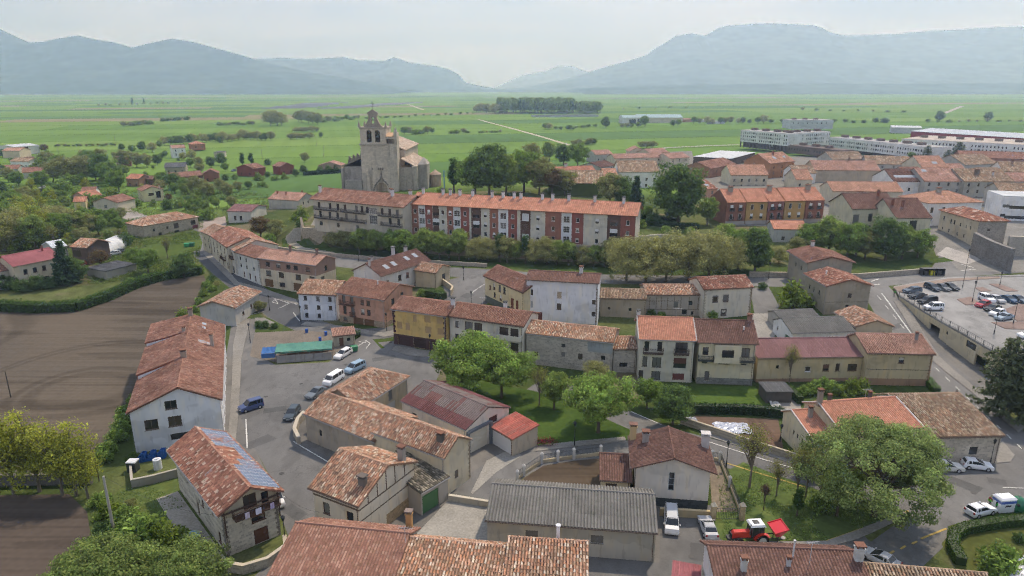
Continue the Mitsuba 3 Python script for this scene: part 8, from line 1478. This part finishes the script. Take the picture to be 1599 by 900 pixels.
tree('dark', 1466, 190, 20, 'big dark field tree beyond the red warehouse'); tree('dark', 1542, 190, 18, 'dark field tree near the right edge'); row((1440, 192), (1599, 190), 10, 4, 9, ['olive', 'bush', 'round'], 'far bush of the right hand fields', 'far bushes of the right hand fields')
row((420, 197), (445, 196), 3, 20, 26, ['pale', 'olive'], 'tall pale field tree in the left cluster', 'left cluster of pale field trees'); row((462, 190), (500, 196), 5, 18, 24, ['pale', 'olive'], 'tall pale field tree in the right cluster', 'right cluster of pale field trees')
row((460, 207), (495, 206), 6, 6, 9, ['pale', 'olive'], 'willow bush below the pale field trees', 'willow bushes below the field trees'); row((380, 218), (425, 220), 7, 7, 12, ['olive', 'pale', 'dark'], 'bush in the hedgerow above the meadow', 'hedgerow bushes above the meadow'); row((450, 218), (485, 217), 6, 6, 9, ['olive', 'pale'], 'bush in the short hedgerow right of the meadow', 'short hedgerow bushes'); tree('dark', 501, 215, 7, 'single bush at the end of the short hedgerow')
row((340, 224), (382, 218), 7, 7, 13, ['olive', 'dark', 'pale'], 'tree on the field edge behind the hamlet', 'trees on the field edge behind the hamlet'); row((255, 228), (340, 221), 12, 7, 12, ['olive', 'dark', 'pale', 'round'], 'tree in the belt behind the hamlet villa', 'trees of the belt behind the villa')
row((500, 192), (562, 186), 10, 7, 12, ['olive', 'bush', 'round'], 'bush of the long hedgerow left of the belfry', 'bushes of the long hedgerow'); row((565, 186), (745, 178), 16, 4, 7, ['olive', 'bush', 'round'], 'bush of the long far hedgerow behind the belfry', 'bushes of the far hedgerow behind the belfry'); row((626, 211), (680, 209), 6, 7, 12, ['olive', 'bush', 'round'], 'dark bush in the field right of the belfry', 'dark bushes right of the belfry'); row((700, 209), (735, 208), 4, 5, 8, ['bush', 'olive'], 'small bush far right of the belfry', 'small bushes far right of the belfry')
row((0, 238), (60, 237), 8, 4, 7, ['olive', 'bush', 'round'], 'bush of the hedgerow at the far left', 'hedgerow bushes at the far left'); row((84, 230), (190, 228), 16, 2.5, 4, ['olive', 'bush', 'round'], 'bush of the straight hedgerow above the hamlet', 'bushes of the straight hedgerow'); row((190, 198), (236, 194), 9, 6, 9, ['olive', 'bush', 'round'], 'bush of the dark thicket in the left fields', 'bushes of the dark thicket'); row((250, 190), (300, 187), 8, 5, 8, ['olive', 'bush_d'], 'bush in the scattered line of the left fields', 'bushes of the scattered line'); row((150, 166), (290, 161), 14, 6, 10, ['olive', 'bush', 'round'], 'bush of the farthest left hedgerow', 'bushes of the farthest left hedgerow'); tree('column', 207, 164, 26, 'slim far poplar, left of two'); tree('column', 225, 162, 22, 'slim far poplar, right of two')
row((340, 196), (400, 196), 8, 5, 8, ['olive', 'bush', 'round'], 'bush in the line left of the pale field trees', 'bushes left of the pale field trees'); row((895, 228), (930, 226), 6, 4, 8, ['olive', 'dark'], 'bush at the lower end of the pale track', 'bushes at the end of the pale track'); row((748, 208), (785, 207), 5, 3, 5, ['bush', 'olive'], 'low bush beside the pale track', 'low bushes beside the pale track'); row((1000, 232), (1020, 231), 3, 5, 8, ['olive', 'dark'], 'bush behind the cream gabled house', 'bushes behind the cream gable'); row((1240, 172), (1420, 176), 8, 5, 9, ['olive', 'bush', 'round'], 'bush of the far hedgerow on the right', 'bushes of the far right hedgerow'); row((960, 172), (1160, 166), 8, 4, 8, ['olive', 'bush', 'round'], 'bush of the far hedgerow above the farm hall', 'bushes above the farm hall')
shared = {}
for k, l in labels.items():
    if l.get('group') and l.get('category') in ('tree', 'bush', 'shrub') and k in scene and 'hamlet' not in l['group'] and 'from the left' not in l['label']: shared.setdefault(l['group'], []).append(k)
for g, ks in shared.items():
    m_ = [np.array(scene[k]['to_world'].matrix)[:3, 3] for k in ks]; ordered(ks, [proj(q)[0] for q in m_])
# the far wood: one mass
rng = np.random.default_rng(31); q0, q1 = at(778, 178), at(940, 178); n = 260; t = rng.random(n); d = rng.uniform(0, 110, n)
X_, Y_ = q0[0] + (q1[0] - q0[0]) * t, q0[1] + (q1[1] - q0[1]) * t + d
for i in range(n):
    k = f'far_wood__{i + 1:03d}'; hh = rng.uniform(29, 38) * (1 - .25 * (t[i] > .75))
    scene[k] = {'type': 'instance', 'to_world': T().translate([X_[i], Y_[i], float(hz(X_[i], Y_[i]))]).rotate([0, 0, 1], float(rng.uniform(0, 360))).scale([hh * .65, hh * .65, hh]), 'g': {'type': 'ref', 'id': 'tree_kind_' + ('round_b' if rng.random() < .8 else 'column')}}
tag('far_wood', 'dense planted wood in the middle of the valley', kind='stuff')
row((744, 176), (776, 178), 10, 16, 26, ['pale', 'olive'], 'pale tree at the left end of the far wood', 'pale trees left of the far wood')
# solar farm: rows of tilted panels
rng = np.random.default_rng(4)
for i in range(34):
    t = i / 33; y = 171 - .55 * (i // 2); x0 = (402 + 2.2 * i + rng.uniform(0, 14)) if i % 2 == 0 else 492 + 3.4 * i; x1 = x0 + (rng.uniform(48, 76) if i % 2 == 0 else rng.uniform(36, 64))
    a, b = at(x0, y), at(x1, y - 1.0); a[2] = hz(a[0], a[1]); L = np.linalg.norm((b - a)[:2]); d_ = np.array([*(b - a)[:2] / L, 0]); n_ = np.array([-d_[1], d_[0], 0])
    k = new('solar_panel_row'); tag(k, f'dark solar panel row left of the belfry, {ORD[i] if i < 22 else ORD[i - 22] + " to the right"} row', 'solar panels', 'rows of the solar farm')
    put(k + '__panels', frame_box(a + [0, 0, 1.2], d_ * L, n_ * 3.4 + [0, 0, 1.5], [0, -.1, .12]), 'matt', (.06, .068, .085)); put(k + '__frame', cat([frame_box(a + d_ * (L * j / 8) + n_ * 2 - [0, 0, .3], d_ * .3, n_ * .3, [0, 0, 2.6]) for j in range(9)]), 'matt', (.4, .4, .42))
# rough ground cover on the unmown land
scatter_cover(wpoly([(150, 760), (200, 745), (300, 790), (360, 895), (180, 900), (150, 840)]), 9000, .10, .18, (.09, .13, .03), 'uneven grass of the garden by the stone house', 'rough_grass')
scatter_cover(wpoly([(1120, 745), (1160, 722), (1330, 785), (1412, 798), (1330, 832), (1290, 845), (1130, 846)]), 9000, .12, .22, (.11, .16, .04), 'tufted grass under the big tree', 'rough_grass')
scatter_cover(wpoly([(-60, 400), (0, 380), (180, 345), (320, 330), (310, 420), (260, 430), (150, 445), (0, 440)]), 26000, .30, .7, (.075, .11, .025), 'wild grass and weeds between the hamlet and the field', 'rough_grass', (.12, .14, .04))
scatter_cover(wpoly([(100, 335), (0, 330), (0, 290), (120, 285), (260, 300), (420, 290), (420, 330), (300, 340)]), 22000, .40, .9, (.08, .11, .03), 'wild scrub of the hamlet gardens', 'rough_grass', (.13, .15, .04))
scatter_cover(wpoly([(200, 640), (150, 735), (190, 760), (215, 720), (250, 560), (300, 490), (315, 480), (300, 510)]), 9000, .16, .4, (.07, .11, .025), 'weeds along the ploughed field edge', 'rough_grass')

# ------------------------------------------------------------------ mountains
def mountain(name, label, prof, D, near, back, seed, rough=.10):
    P = np.array([[*(lambda d: (np.array([0, 0, CAM_H]) + d * (D / d[1])))(ray(x, y))] for x, y in prof])
    xs = np.linspace(P[0, 0], P[-1, 0], 260); zs = np.interp(xs, P[:, 0], P[:, 2])
    ts = np.concatenate([np.linspace(-1, 0, 34), np.linspace(0, 1, 16)[1:]])
    X, Tt = np.meshgrid(xs, ts, indexing='ij')
    Y = D + np.where(Tt < 0, Tt * near, Tt * back)
    env = np.where(Tt < 0, (1 + Tt) ** 1.55, (1 - Tt) ** 1.3)
    n1 = meshkit.fbm(np.stack([X / 900, Y / 1300, X * 0], -1), 5, seed) - .5; n2 = meshkit.fbm(np.stack([X / 260, Y / 420, X * 0], -1), 3, seed + 5) - .5
    Z = zs[:, None] * env + zs[:, None] * (n1 * 1.1 + n2 * .35) * rough * 4 * np.where(Tt < 0, -Tt, Tt) * env * 1.6
    Z = np.maximum(Z, -2) - 3
    v = np.stack([X, Y, Z], -1).reshape(-1, 3); m = len(ts)
    i, j = np.meshgrid(np.arange(len(xs) - 1), np.arange(m - 1), indexing='ij')
    f = tris(np.stack([i * m + j, (i + 1) * m + j, (i + 1) * m + j + 1, i * m + j + 1], -1).reshape(-1, 4))
    put(name, (v, f), 'hillside', smooth=True, uv=v[:, :2] * .001); tag(name, label, kind='structure')
mountain('mountain', 'blue hazy mountain ridge on the left', [(-700, 150), (-400, 60), (-200, 20), (-60, 38), (0, 45), (20, 55), (45, 66), (68, 65), (90, 60), (122, 55), (150, 62), (178, 66), (205, 74), (235, 67), (268, 60), (300, 65), (340, 76), (380, 87), (410, 96), (470, 110), (540, 122), (640, 140)], 6600, 1500, 2500, 1)
mountain('mountain_001', 'long pale ridge behind, ending in a cliff left of the valley gap', [(250, 110), (340, 96), (400, 92), (440, 90), (470, 92), (500, 91), (535, 89), (560, 94), (600, 95), (615, 89), (640, 98), (680, 103), (700, 108), (716, 116), (728, 129), (760, 136), (800, 141)], 9000, 1800, 2600, 2)
mountain('mountain_002', 'faint far hill in the valley gap', [(700, 141), (770, 138), (792, 128), (815, 118), (830, 115), (850, 112), (870, 104), (893, 103), (915, 112), (940, 122), (990, 140)], 14500, 1500, 1500, 3)
mountain('mountain_003', 'broad pale mountain with stepped summits on the right', [(760, 141), (820, 136), (860, 128), (900, 119), (940, 106), (980, 95), (1010, 86), (1022, 76), (1040, 66), (1055, 56), (1080, 52), (1100, 56), (1112, 50), (1120, 44), (1135, 40), (1165, 38), (1200, 36), (1240, 38), (1270, 39), (1285, 44), (1295, 50), (1315, 55), (1345, 55), (1400, 53), (1450, 48), (1500, 46), (1560, 42), (1620, 41), (1750, 38), (1950, 60), (2300, 120)], 9800, 3000, 3000, 4)
mountain('low_hill', 'low wooded rise at the foot of the right mountain', [(900, 138), (980, 135), (1100, 132), (1250, 130), (1400, 131), (1599, 129), (1800, 128), (2100, 138)], 6200, 900, 1500, 6, .05)
# ------------------------------------------------------------------ haze
_cx, _cy, _hx, _hy = (GX[0] + GX[-1]) / 2, (GY[0] + GY[-1]) / 2, (GX[-1] - GX[0]) / 2 + 200, (GY[-1] - GY[0]) / 2 + 200
scene['haze'] = {'type': 'cube', 'to_world': T().translate([float(_cx), float(_cy), 620]).scale([float(_hx), float(_hy), 626]), 'bsdf': {'type': 'null'}, 'interior': {'type': 'ref', 'id': 'air'}}
tag('haze', 'thin milky haze filling the valley', kind='stuff')
